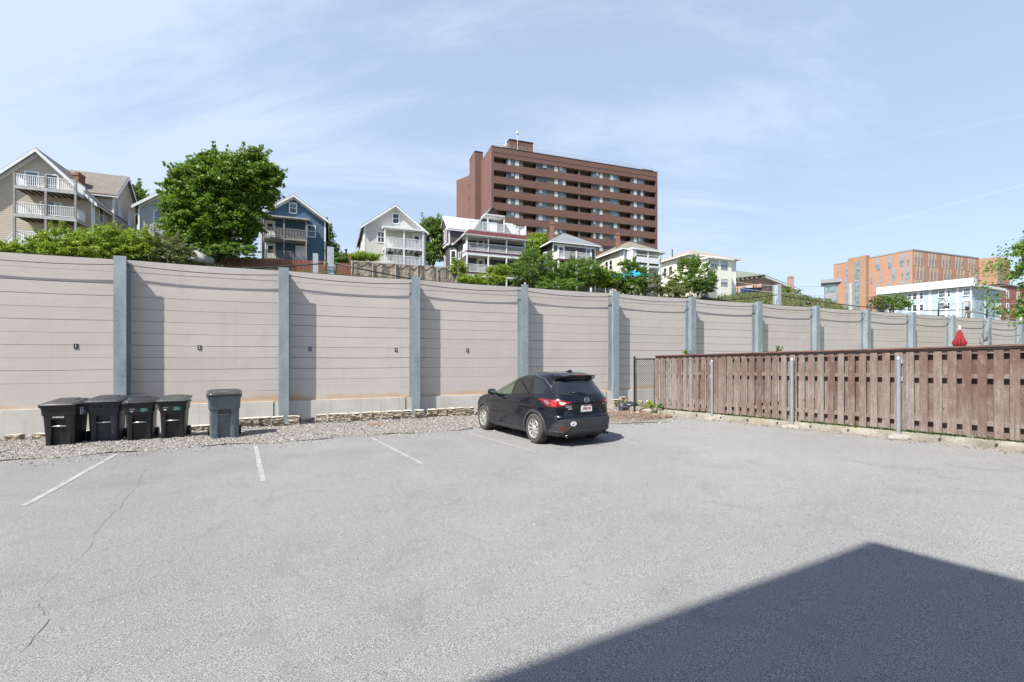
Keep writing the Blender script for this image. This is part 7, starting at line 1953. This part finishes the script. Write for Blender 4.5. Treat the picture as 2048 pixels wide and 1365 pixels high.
for i, (px, py, w_, h_, n_, mt, nc, lab, st_) in enumerate(defs):
    if lab is None: continue
    plant('bush', lab, 'bush', hz(px, n_), [bl(px, py, n_, w_, h_), bl(px - w_ * .2, py + h_ * .2, n_, w_ * .6, h_ * .6), bl(px + w_ * .22, py + h_ * .25, n_, w_ * .5, h_ * .5)] + ([bl(px - 8, py - h_ * .45, n_, 40, 22)] if h_ > 60 else []), int(nc * 1.7), .33, 32, .085, mt, 50 + i, BS, 0, 7, up=.4, flat=.55, stray=st_, part='foliage')
plant('bush', 'reddish tinged bush before the left end of the powder blue block', 'bush', at(1758, 640, 66) , [(*at(1757, 612, 66), 1.3, 1.2, 1.4), (*at(1756, 596, 66), .6, .6, .5)], 80, .35, 24, .10, 'rust', 71, 'bushes before the powder blue block', 0, 5, part='foliage')
plant('bush', 'rounded green bush before the powder blue block', 'bush', at(1790, 640, 62), [(*at(1788, 610, 62), 2.0, 1.6, 1.1), (*at(1772, 605, 62), .9, .9, .9), (*at(1800, 606, 62), 1.0, .9, .8)], 150, .35, 26, .10, 'mid', 72, 'bushes before the powder blue block', 0, 5, stray=.2, part='foliage')
plant('bush', 'low green bush on the slope below the glass wing', 'bush', at(1638, 640, 70), [(*at(1640, 606, 70), 2.0, 1.2, .7)], 60, .35, 22, .10, 'mid', 73, None, 0, 5, part='foliage')
# tree reaching in at the right edge
def edge_tree():
    rng = np.random.default_rng(91); Y = 21.0
    base = Vector((29.5, 25.0, 0.2)); t = thing('leafy_tree', 'green-yellow leafy tree branch reaching in at the right edge', 'tree', base)
    sprays = [(2042, 462), (2040, 480), (2028, 497), (2018, 493), (2036, 500), (2044, 515), (2034, 520), (2022, 505), (2040, 535), (2026, 540), (2016, 548), (2008, 552), (2046, 548), (2035, 575), (2045, 570), (2040, 590), (2032, 600), (2046, 605), (2024, 612), (2036, 622), (2046, 618), (2028, 625), (2046, 634), (2060, 520), (2062, 600), (2080, 560), (2090, 450), (2095, 570), (2110, 520), (2120, 620)]
    pts = []; rad = []
    for (x, y) in sprays:
        p = at(x + 16, y, Y + rng.uniform(-.5, .5)); pts.append(p[:]); rad.append(.21 if x < 2050 else .4)
        for k in range(2): q = at(x + 16 + rng.uniform(-7, 7), y + rng.uniform(-9, 9), Y + rng.uniform(-1, 1)); pts.append(q[:]); rad.append(.2)
    for k in range(160):
        d = rng.normal(size=3); d /= np.linalg.norm(d); pts.append((30.5 + d[0] * 3.4, 25.0 + d[1] * 3.2, 6.2 + d[2] * 2.8)); rad.append(.6)
    v, f = leaves(np.array(pts), np.array(rad), 26, .08, rng, .5, .6); np_mesh('crown', v, f, L_['mid'], t)
    mb = MB(); fork = Vector((29.6, 24.8, 3.0)); mb.tube([base - Vector((0, 0, .5)), fork, Vector((30.2, 25, 5.5))], [.24, .17, .08], 10); mb.build('trunk', M['bark'], t)
    mb = MB()
    for (x, y) in sprays[::3]:
        q = at(x + 16, y, Y); m_ = fork.lerp(q, .5) + Vector((0, 0, .5)); mb.tube([fork, m_, q], [.09, .05, .015], 6)
    mb.build('limbs', M['bark'], t)
edge_tree()
# bank grass: blades and weeds, too many to count
rng = np.random.default_rng(7); rows = []
def blades(N_, s0, s1, n0_, n1_, h0, h1, wd):
    s = rng.uniform(s0, s1, N_); n = rng.uniform(n0_, n1_, N_); z = np.array([hill_z(a, b) for a, b in zip(s, n)])
    x = s * U.x + n * V.x; y = s * U.y + n * V.y; clump = 0.5 + 0.5 * np.sin(s * 1.9 + np.sin(n * 1.3) * 2) * np.cos(s * .7 + n)
    h = (h0 + (h1 - h0) * rng.random(N_)) * (.6 + .7 * clump); a = rng.random(N_) * 3.14; lx_ = rng.normal(0, .25, N_) * h; ly_2 = rng.normal(0, .25, N_) * h
    w_ = wd * (0.6 + rng.random(N_))
    b0 = np.stack([x - np.cos(a) * w_, y - np.sin(a) * w_, z - .05], 1); b1 = np.stack([x + np.cos(a) * w_, y + np.sin(a) * w_, z - .05], 1)
    m1 = np.stack([x + np.cos(a) * w_ * .7 + lx_ * .4, y + np.sin(a) * w_ * .7 + ly_2 * .4, z + h * .6], 1); tp_ = np.stack([x + lx_, y + ly_2, z + h], 1)
    rows.append(np.stack([b0, b1, m1, tp_], 1).reshape(-1, 3))
blades(34000, -14, 62, 39, 49.6, .25, .75, .03); blades(22000, 55, 95, 38, 60, .25, .8, .045); blades(5000, -45, -14, 42, 49, .2, .6, .04)
v = np.vstack(rows); g = np_mesh('bank_grass', v, np.arange(len(v)).reshape(-1, 4), L_['grass']); tag(g, 'rough green and straw coloured grass covering the bank behind the wall', 'grass', kind='stuff')
# moss and weeds at the fence foot
rows = []; N_ = 5200; k = rng.uniform(.3, 12.5, N_) ; d = rng.normal(.035, .03, N_); keep = (np.sin(k * 2.3) + np.sin(k * 5.1 + 1) * .6 > -0.9); k = k[keep]; d = d[keep]; N_ = len(k)
x = FF.o.x + FF.e.x * k + FF.n.x * d; y = FF.o.y + FF.e.y * k + FF.n.y * d; z = cap_z(k) - 1.83
h = .02 + .05 * rng.random(N_) ** 2; a = rng.random(N_) * 3.14; w_ = .008 + .01 * rng.random(N_)
q = np.stack([np.stack([x - np.cos(a) * w_, y - np.sin(a) * w_, z - .01], 1), np.stack([x + np.cos(a) * w_, y + np.sin(a) * w_, z - .01], 1), np.stack([x + np.cos(a) * w_ * .8, y + np.sin(a) * w_ * .8, z + h * .7], 1), np.stack([x, y + .01, z + h], 1)], 1).reshape(-1, 3)
g = np_mesh('curb_moss', q, np.arange(len(q)).reshape(-1, 4), leafmat('moss', (0.015, 0.035, 0.008), (0.035, 0.075, 0.015), (0.08, 0.12, 0.03))); tag(g, 'dark moss and tiny weeds along the foot of the wooden fence', 'moss', kind='stuff')
def weed(px, py, Y, h, r, lab, mat='bright', seed=0, z0=None, nl=120, size=.03):
    p = at(px, py, Y); rng_ = np.random.default_rng(seed); t = thing('weed', lab, 'weed', p)
    c = np.array([[p.x + rng_.normal(0, r * .5), p.y + rng_.normal(0, r * .4), p.z + h * rng_.random()] for _ in range(14)]); v, f = leaves(c, np.full(14, r * .45), nl // 14 + 1, size, rng_, .5, .8); np_mesh('foliage', v, f, L_[mat], t)
    mb = MB()
    for k in range(5): mb.tube([p, Vector(c[k])], [.008, .003], 5)
    mb.build('stems', M['bark'], t)
weed(1303, 817, 15.7, .18, .22, 'bright green weed at the foot of the chain-link gate post', seed=1, nl=260)
weed(1322, 816, 15.6, .14, .14, 'small weed between gate post and first fence boards', 'mid', seed=2)
weed(1373, 713, 15.6, .22, .09, 'sprig poking above the left part of the wooden fence', 'mid', seed=3)
weed(1556, 706, 12.6, .16, .07, 'sprig poking above the middle of the wooden fence', 'olive', seed=4, nl=60)
# ================================================================= things along the rails and on the hill
def steel(name, label, px, ytop, Y, w_, mat='galv', z0=-.3, group=None, cat='mast', cap=False):
    b = at(px, ytop, Y); t = thing(name, label, cat, (b.x, b.y, z0), group)
    F = Fac(b.x, b.y, UA)
    mb = MB(); mb.ob(F, -w_ / 2, w_ / 2, -.02, .0, z0, b.z); mb.build('front_flange', M[mat], t)
    mb = MB(); mb.ob(F, -.015, .015, -w_, -.02, z0, b.z); mb.build('web', M[mat], t)
    mb = MB(); mb.ob(F, -w_ / 2, w_ / 2, -w_ - .02, -w_, z0, b.z); mb.build('rear_flange', M[mat], t)
    return t, F, b
GM = 'galvanised masts along the railway'
M['galv_light'] = pmat('pale_galvanised', (0.42, 0.46, 0.48), 0.5, 0.12, 3, metal=.2)
t1, F1_, b1_ = steel('rail_mast', 'tall pale galvanised mast with insulators right of the blue house', 661, 494, 24.5, .34, 'galv_light', group=GM)
t2, F2_, b2_ = steel('rail_mast', 'shorter galvanised mast in front of the blue house', 631, 507, 29, .31, 'galv_light', group=GM)
t3, F3_, b3_ = steel('rail_mast', 'galvanised mast before the green-roofed brick building', 1559, 569, 34, .38, 'galv_light', group=GM)
t4, F4_, b4_ = steel('rail_mast', 'slender mast before the stair glazing of the orange building', 1706, 566, 52, .36, 'galv_light', group=GM)
t5, F5_, b5_ = steel('rail_mast', 'grey mast carrying a cross-arm before the powder blue block', 1939, 604, 44, .46, 'galv_light', group=GM)
M['insul'] = pmat('insulator_brown', (0.22, 0.15, 0.11), .4, .2, 4)
for sx_ in (-.27, .27):
    z = CZ + (714 - 529) / FPX * 24.5; mb = MB(); c = F1_.P(sx_, .02, 0); mb.lathe([(.03, z - .36), (.065, z - .34), (.05, z - .25), (.075, z - .2), (.055, z - .1), (.08, z - .05), (.06, z + .05), (.03, z + .1)], (c.x, c.y, 0), 12); mb.build('insulator', M['insul'], t1, smooth_=True)
mb = MB(); z = CZ + (714 - 533) / FPX * 24.5; mb.ob(F1_, -.30, .30, .0, .04, z - .02, z + .02); mb.ob(F1_, -.18, .18, .0, .05, z - .18, z - .14); mb.build('bracket', M['galv_light'], t1)
mb = MB(); z = CZ + (714 - 624) / FPX * 44; mb.ob(F5_, -1.0, .9, .02, .16, z - .1, z + .1); mb.build('cross_arm', M['wood_grey'], t5)
for q_ in (-.8, -.45): mb = MB(); c = F5_.P(q_, .1, 0); mb.lathe([(.05, z + .1), (.08, z + .2), (.08, z + .4), (.04, z + .5)], (c.x, c.y, 0), 10); mb.build('insulator', M['black_metal'], t5)
mb = MB(); mb.tube([F5_.P(-.7, .1, z - .1), F5_.P(-.2, .1, z - .7)], .05, 6); mb.build('brace', M['wood_grey'], t5)
def cat_cable(name, pts, rad, label, mat='black_metal', n=18, sags=None):
    mb = MB(); path = []
    for i, (a, b) in enumerate(zip(pts, pts[1:])):
        s_ = sags[i] if sags else 0
        for j in range(n): u = j / n; p = a.lerp(b, u); p.z -= s_ * 4 * u * (1 - u); path.append(p)
    path.append(pts[-1]); mb.tube(path, rad, 6); o = mb.build(name, M[mat], None, smooth_=True); tag(o, label, 'cable'); origin_to(o, pts[0]); return o
p0_ = W(-40, 22.5, 0); pA = at(655, 527, 24.45); pL = at(-300, 512, 17.9); pB = at(1555, 590, 34); pC = at(1930, 620, 44); pD = at(2200, 660, 60)
cat_cable('feeder_cable', [pL, pA], .035, 'thick black feeder cable running over the wall left of the insulator mast', sags=[.45])
pA2 = at(669, 527, 24.45)
cat_cable('feeder_cable', [pA2, pB], .038, 'thick black feeder cable sagging from the insulator mast to the next mast', sags=[1.25])
cat_cable('feeder_cable', [pB, pC, pD], .036, 'thick black feeder cable crossing before the orange and powder blue buildings', sags=[.45, .4])
cat_cable('service_wire', [at(1420, 552, 60), at(1559, 572, 50), at(1760, 562, 55), at(2060, 566, 60)], .02, 'thin wire crossing before the orange building, upper one', 'grey_trim', sags=[.3, .3, .6])
cat_cable('service_wire', [at(1420, 562, 60), at(1560, 585, 50), at(1760, 590, 55), at(2060, 606, 60)], .02, 'thin wire crossing the powder blue block, lower one', 'grey_trim', sags=[.3, .3, .6])
# goose-neck platform lamps
M['lampblack'] = pmat('lamp_black', (0.02, 0.022, 0.025), .45, .2, 5)
for i, (px, yt, Y, lab) in enumerate([(1600, 591, 46, 'leftmost goose-neck lamp, left of the orange building'), (1765, 598, 52, 'goose-neck lamp half hidden by the bushes before the powder blue block'), (1877, 600, 50, 'goose-neck lamp before the middle of the powder blue block'), (1974, 603, 50, 'rightmost goose-neck lamp before the corner of the powder blue block')]):
    b = at(px, yt, Y); x, y, zt_ = b.x, b.y, b.z; t = thing('street_lamp', lab, 'street lamp', (x, y, 0), 'goose-neck platform lamps')
    mb = MB(); mb.lathe([(.10, -.3), (.085, 1.0), (.07, zt_ - 1.0)], (x, y, 0), 10); mb.build('pole', M['lampblack'], t)
    mb = MB(); r_ = .42; mb.tube([(x, y, zt_ - 1.05)] + [(x + r_ - r_ * math.cos(a), y, zt_ - r_ + r_ * math.sin(a)) for a in [math.pi * k / 10 for k in range(11)]] + [(x + 2 * r_, y, zt_ - r_ - .15)], .035, 8); mb.build('arm', M['lampblack'], t, smooth_=True)
    mb = MB(); mb.lathe([(.05, zt_ - r_ - .1), (.09, zt_ - r_ - .22), (.30, zt_ - r_ - .48), (.28, zt_ - r_ - .5), (.0, zt_ - r_ - .42)], (x + 2 * r_, y, 0), 16); mb.build('lamp_shade', M['lampblack'], t, smooth_=True)
# red-brown board fence and screened fence on the hill
M['cedar'] = None
m = Nd('cedar_boards'); pos = m.world(); mp2 = m.n('Mapping'); mp2.inputs['Rotation'].default_value = (0, 0, -UA); m.l(pos, mp2.inputs[0]); q = m.xyz(mp2.outputs[0])
fl = m.math('FRACT', m.math('DIVIDE', q[0], .14)); n_ = m.n('TexWhiteNoise', noise_dimensions='1D'); m.l(m.math('FLOOR', m.math('DIVIDE', q[0], .14)), n_.inputs['W'])
c = m.mix(n_.outputs['Value'], (0.17, 0.068, 0.042), (0.27, 0.115, 0.072)); c = m.mix(m.ramp(fl, [(0, .7), (.06, 0), (.94, 0), (1, .7)]), c, (0.05, 0.025, 0.02)); m.base(c); m.b.inputs['Roughness'].default_value = .85; M['cedar'] = m.mat
F = wallF(50.0); a0, a1 = F.a(443), F.a(661); 
t = thing('board_fence', 'red-brown stained board fence below the blue house', 'fence', F.P(a0, 0, 9.9))
zt0, zt1 = F.z(443, 514), F.z(661, 523); zb0, zb1 = zt0 - 1.9, zt1 - 1.9
mb = MB(); P = F.P; mb.hexa([P(a0, 0, zb0), P(a1, 0, zb1), P(a1, -.04, zb1), P(a0, -.04, zb0), P(a0, 0, zt0), P(a1, 0, zt1), P(a1, -.04, zt1), P(a0, -.04, zt0)]); mb.build('boards', M['cedar'], t)
for px in (443,): mb = MB(); a = F.a(px); mb.ob(F, a - .08, a + .08, .0, .1, zb0, F.z(443, 497)); mb.build('fence_post', M['cedar'], t)
F = wallF(49.6); a0, a1 = F.a(672), F.a(700); t = thing('board_fence', 'short run of red-brown board fence right of the insulator mast', 'fence', F.P(a0, 0, 9.9))
zt0, zt1 = F.z(672, 526), F.z(700, 527); mb = MB(); P = F.P; mb.hexa([P(a0, 0, 8.6), P(a1, 0, 8.6), P(a1, -.04, 8.6), P(a0, -.04, 8.6), P(a0, 0, zt0), P(a1, 0, zt1), P(a1, -.04, zt1), P(a0, -.04, zt0)]); mb.build('boards', M['cedar'], t)
mb = MB(); mb.ob(F, a1 - .1, a1 + .12, -.05, .05, 8.6, F.z(698, 511)); mb.build('fence_post', M['cedar'], t)
m = Nd('burlap_screen'); pos = m.world()
c = m.mix(m.ramp(m.noise(1.6, 5, .7, pos, (1, 1, 1.6), 1.5), [(.35, 0), (.65, 1)]), (0.21, 0.17, 0.13), (0.37, 0.32, 0.26)); m.base(c); m.b.inputs['Roughness'].default_value = .95; m.bump(m.noise(1.3, 4, .6, pos, (1, 1, .5)), .9, .3); M['burlap'] = m.mat
F = wallF(49.0); a0, a1 = F.a(703), F.a(912); t = thing('screened_fence', 'steel mesh fence lined with tan burlap below the pale house', 'fence', F.P(a0, 0, 9.8))
def zl_(a): u = (a - a0) / (a1 - a0); return F.z(703, 523) * (1 - u) + F.z(912, 536) * u
N_ = 40; rr = random.Random(3); mb = MB(); g_ = [[F.P(a0 + (a1 - a0) * i / N_, .06 * math.sin(i * 1.3) + rr.uniform(-.02, .02), zl_(a0 + (a1 - a0) * i / N_) - j * .42 - (.05 * rr.random() if j == 0 else 0)) for j in range(5)] for i in range(N_ + 1)]
for i in range(N_):
    for j in range(4): mb.face([g_[i][j + 1], g_[i + 1][j + 1], g_[i + 1][j], g_[i][j]])
mb.build('burlap', M['burlap'], t, smooth_=True)
mb = MB(); mb.tube([F.P(a0, .1, zl_(a0) + .02), F.P(a1, .1, zl_(a1) + .02)], .03, 6); mb.build('top_rail', M['grey_trim'], t)
for px in (703, 745, 791, 835, 874, 912): a = F.a(px); mb = MB(); mb.ob(F, a - .04, a + .04, .06, .14, zl_(a) - 2.4, zl_(a) + .06); mb.build('fence_post', M['grey_trim'], t)
F = wallF(48.2); a = F.a(917.5); b = F.P(a, 0, F.z(917, 553)); t = thing('stump', 'brown rotten stump at the right end of the screened fence', 'stump', b)
mb = MB(); mb.lathe([(.22, b.z - 1.5), (.16, b.z), (.19, b.z + 1.2), (.12, b.z + 1.5)], (b.x, b.y, 0), 9); mb.build('trunk', M['bark'], t)
# white covered car, retaining walls
b = at(385, 520, 41); t = rock if False else None
bm = bmesh.new(); bmesh.ops.create_uvsphere(bm, u_segments=32, v_segments=16, radius=1)
for v in bm.verts:
    r_ = random.Random(int(v.co.x * 91) + int(v.co.y * 37)); v.co = Vector((v.co.x * 1.7, v.co.y * .9, max(-.3, v.co.z * (.75 + .12 * math.sin(v.co.x * 7) + .1 * math.cos(v.co.x * 3)))))
me = bpy.data.meshes.new('covered_car'); bm.to_mesh(me); bm.free(); me.materials.append(pmat('white_tarp', (0.5, 0.5, 0.5), .6, .3, 6, bump=.6, bscale=8))
for p_ in me.polygons: p_.use_smooth = True
o = bpy.data.objects.new('covered_heap', me); col.objects.link(o); o.location = b; o.rotation_euler = (0, 0, UA); tag(o, 'white sheeted heap behind the wall below the maple', 'covered heap')
F = wallF(49.2); a0, a1 = F.a(1405), F.a(1462); zt_ = F.z(1430, 586); t = F.P(a0, 0, zt_ - 2)
mb = MB(); mb.ob(F, a0, a1, -.4, 0, zt_ - 2.2, zt_ + .15); o = mb.build('retaining_wall', M['concrete']); origin_to(o, t); tag(o, 'weathered grey retaining wall below the shed and yellow-white house', 'retaining wall')
# turquoise canopy
F = wallF(47.5); c = F.hit(1245, 560); p = F.P(c[0], 0, c[1]); t = thing('canopy_tent', 'turquoise canopy half hidden by the dark small tree', 'canopy', (p.x, p.y, 9.6))
a0, am, a1 = F.a(1225), F.a(1268), F.a(1292); zr = F.z(1268, 541); ze_ = F.z(1292, 554)
M['turq'] = pmat('turquoise_cloth', (0.01, 0.30, 0.48), .6, .15, 2)
mb = MB(); P = F.P; mb.raw([P(a0, 1.2, F.z(1225, 560)), P(a1, 1.2, ze_), P(a1, -1.5, ze_ + .1), P(a0, -1.5, ze_), P(am, 0, zr)], [(0, 1, 4), (1, 2, 4), (2, 3, 4), (3, 0, 4)]); mb.build('canopy_cloth', M['turq'], t)
for a_, d_ in ((a0, 1.2), (a1, 1.2), (a1, -1.5), (a0, -1.5)): mb = MB(); mb.ob(F, a_ - .03, a_ + .03, d_ - .03, d_ + .03, 9, ze_); mb.build('leg', M['white_trim'], t)
# wheeled dumpsters on the terrace
M['dump_blue'] = pmat('blue_plastic', (0.02, 0.07, 0.24), .5, .2, 3); M['dump_navy'] = pmat('navy_plastic', (0.015, 0.03, 0.09), .5, .2, 3)
F = wallF(55.0)
for i, (px, mt, lab) in enumerate([(1487, 'dump_blue', 'bright blue lidded cart at the left end of the row on the terrace'), (1494, 'dump_blue', 'second blue lidded cart of the row on the terrace'), (1502, 'dump_navy', 'navy lidded cart in the middle of the row on the terrace'), (1510, 'dump_navy', 'dark lidded cart right of the middle on the terrace'), (1518, 'bin_black', 'black lidded cart at the right end of the row on the terrace')]):
    a, zt_ = F.hit(px, 576); w2 = .34; z0_ = zt_ - 1.1; c_ = F.P(a, 0, z0_); t = thing('terrace_cart', lab, 'trash bin', c_, 'carts on the terrace')
    mb = MB(); P = F.P; mb.hexa([P(a - w2 * .8, .28, z0_), P(a + w2 * .8, .28, z0_), P(a + w2 * .8, -.28, z0_), P(a - w2 * .8, -.28, z0_), P(a - w2, .35, zt_ - .08), P(a + w2, .35, zt_ - .08), P(a + w2, -.35, zt_ - .08), P(a - w2, -.35, zt_ - .08)]); mb.build('body', M[mt], t)
    mb = MB(); mb.ob(F, a - w2 - .02, a + w2 + .02, -.38, .38, zt_ - .08, zt_); mb.build('lid', M[mt], t)
def hbasket():
    F = wallF(56.0); a, z = F.hit(1512, 565); p = F.P(a, 0, z); t = thing('basketball_hoop', 'basketball hoop with black backboard above the terrace carts', 'hoop', (p.x, p.y, 11.5))
    mb = MB(); mb.ob(F, a - .06, a + .06, -.5, -.4, 10, z); mb.build('pole', M['black_metal'], t)
    mb = MB()
    for q in ((-.75, .75, z + .45, z + .52), (-.75, .75, z - .5, z - .43), (-.75, -.68, z - .5, z + .5), (.68, .75, z - .5, z + .5), (-.28, .28, z - .25, z + .15)): mb.ob(F, q[0], q[1], -.05, 0, q[2], q[3])
    mb.build('backboard', M['black_metal'], t)
    mb = MB(); c = F.P(a, .28, 0); mb.tube([(c.x + .23 * math.cos(k), c.y + .23 * math.sin(k), z - .28) for k in [i * .6283 for i in range(11)]], .02, 5, cap=False); mb.build('rim', M['black_metal'], t)
hbasket()
F = wallF(52.5); a, z = F.hit(1449, 588); 
t = thing('picnic_table', 'small weathered table on the terrace beside the yellow-white house', 'table', F.P(a, 0, z - .2)); mb = MB(); mb.ob(F, a - .9, a + .9, -.5, .5, z + .45, z + .52); mb.build('table_top', M['wood_grey'], t)
for q_ in (-.8, .8): mb = MB(); mb.ob(F, a + q_ - .05, a + q_ + .05, -.4, .4, z - .35, z + .45); mb.build('leg', M['wood_grey'], t)
F = wallF(53.5); a, z = F.hit(1468, 583); t = thing('kettle_grill', 'red kettle grill on the terrace left of the blue cart', 'grill', F.P(a, 0, z - .6))
c = F.P(a, 0, 0); mb = MB(); mb.lathe([(0, z - .3), (.25, z - .2), (.33, z), (.25, z + .22), (0, z + .32)], (c.x, c.y, 0), 16); mb.build('bowl', pmat('grill_red', (.25, .02, .02), .4, .1), t, smooth_=True)
for k in range(3): mb = MB(); mb.tube([(c.x + .2 * math.cos(k * 2.1), c.y + .2 * math.sin(k * 2.1), z - .2), (c.x + .3 * math.cos(k * 2.1), c.y + .3 * math.sin(k * 2.1), z - .9)], .025, 5); mb.build('leg', M['black_metal'], t)
# terrace mesh fence
F = wallF(53.0); a0, a1 = F.a(1405), F.a(1558); t = thing('terrace_fence', 'thin dark post and rail fence along the terrace edge', 'fence', F.P(a0, 0, 11))
zt_ = lambda a: F.z(1437, 561) + (a - a0) * .02
for px in (1437, 1475, 1512, 1541, 1558): a = F.a(px); mb = MB(); mb.ob(F, a - .04, a + .04, -.03, .03, zt_(a) - 2.4, zt_(a)); mb.build('fence_post', M['black_metal'], t)
for dz_ in (0, -.75): mb = MB(); mb.beam(F.P(a0, 0, zt_(a0) + dz_), F.P(a1, 0, zt_(a1) + dz_), .035, .035); mb.build('rail', M['black_metal'], t)
# low dark neighbour roof with stove pipe between blue and pale houses
F = wallF(60.0); a0, a1 = F.a(668), F.a(705); h = thing('low_house', 'low dark roofed outbuilding with stove pipe between blue and pale houses', 'outbuilding', F.P(a0, 0, 12.2))
z0_, z1_ = F.z(668, 504), F.z(705, 511); mb = MB(); P = F.P; mb.hexa([P(a0 - 1, .3, z0_ - .1), P(a1, .3, z1_ - .15), P(a1, -4, z1_ - .15), P(a0 - 1, -4, z0_ - .1), P(a0 - 1, .3, z0_ + .1), P(a1, .3, z1_ + .05), P(a1, -4, z1_ + .05), P(a0 - 1, -4, z0_ + .1)]); mb.build('roof', M['black_metal'], h)
mb = MB(); mb.ob(F, a0 - .9, a1 - .3, -3.8, 0, 9, z1_ - .15); mb.build('wall', M['sid_grey'], h)
c = P(F.a(692.5), -.5, 0); mb = MB(); mb.lathe([(.11, z1_), (.11, F.z(692, 499.5)), (.2, F.z(692, 499)), (.2, F.z(692, 497.5)), (0, F.z(692, 497))], (c.x, c.y, 0), 10); mb.build('stove_pipe', M['black_metal'], h)
# rubble and brush on the falling slope
rng = np.random.default_rng(17); pts = []
for i in range(900):
    s = rng.uniform(70, 84); n = rng.uniform(44, 52); pts.append((*W(s, n)[:2], hill_z(s, n) + .1))
o = pebbles('rubble', pts, .12, .4, M['pebble'], 6); tag(o, 'grey rubble strewn on the slope right of the terrace', 'rubble', kind='stuff')
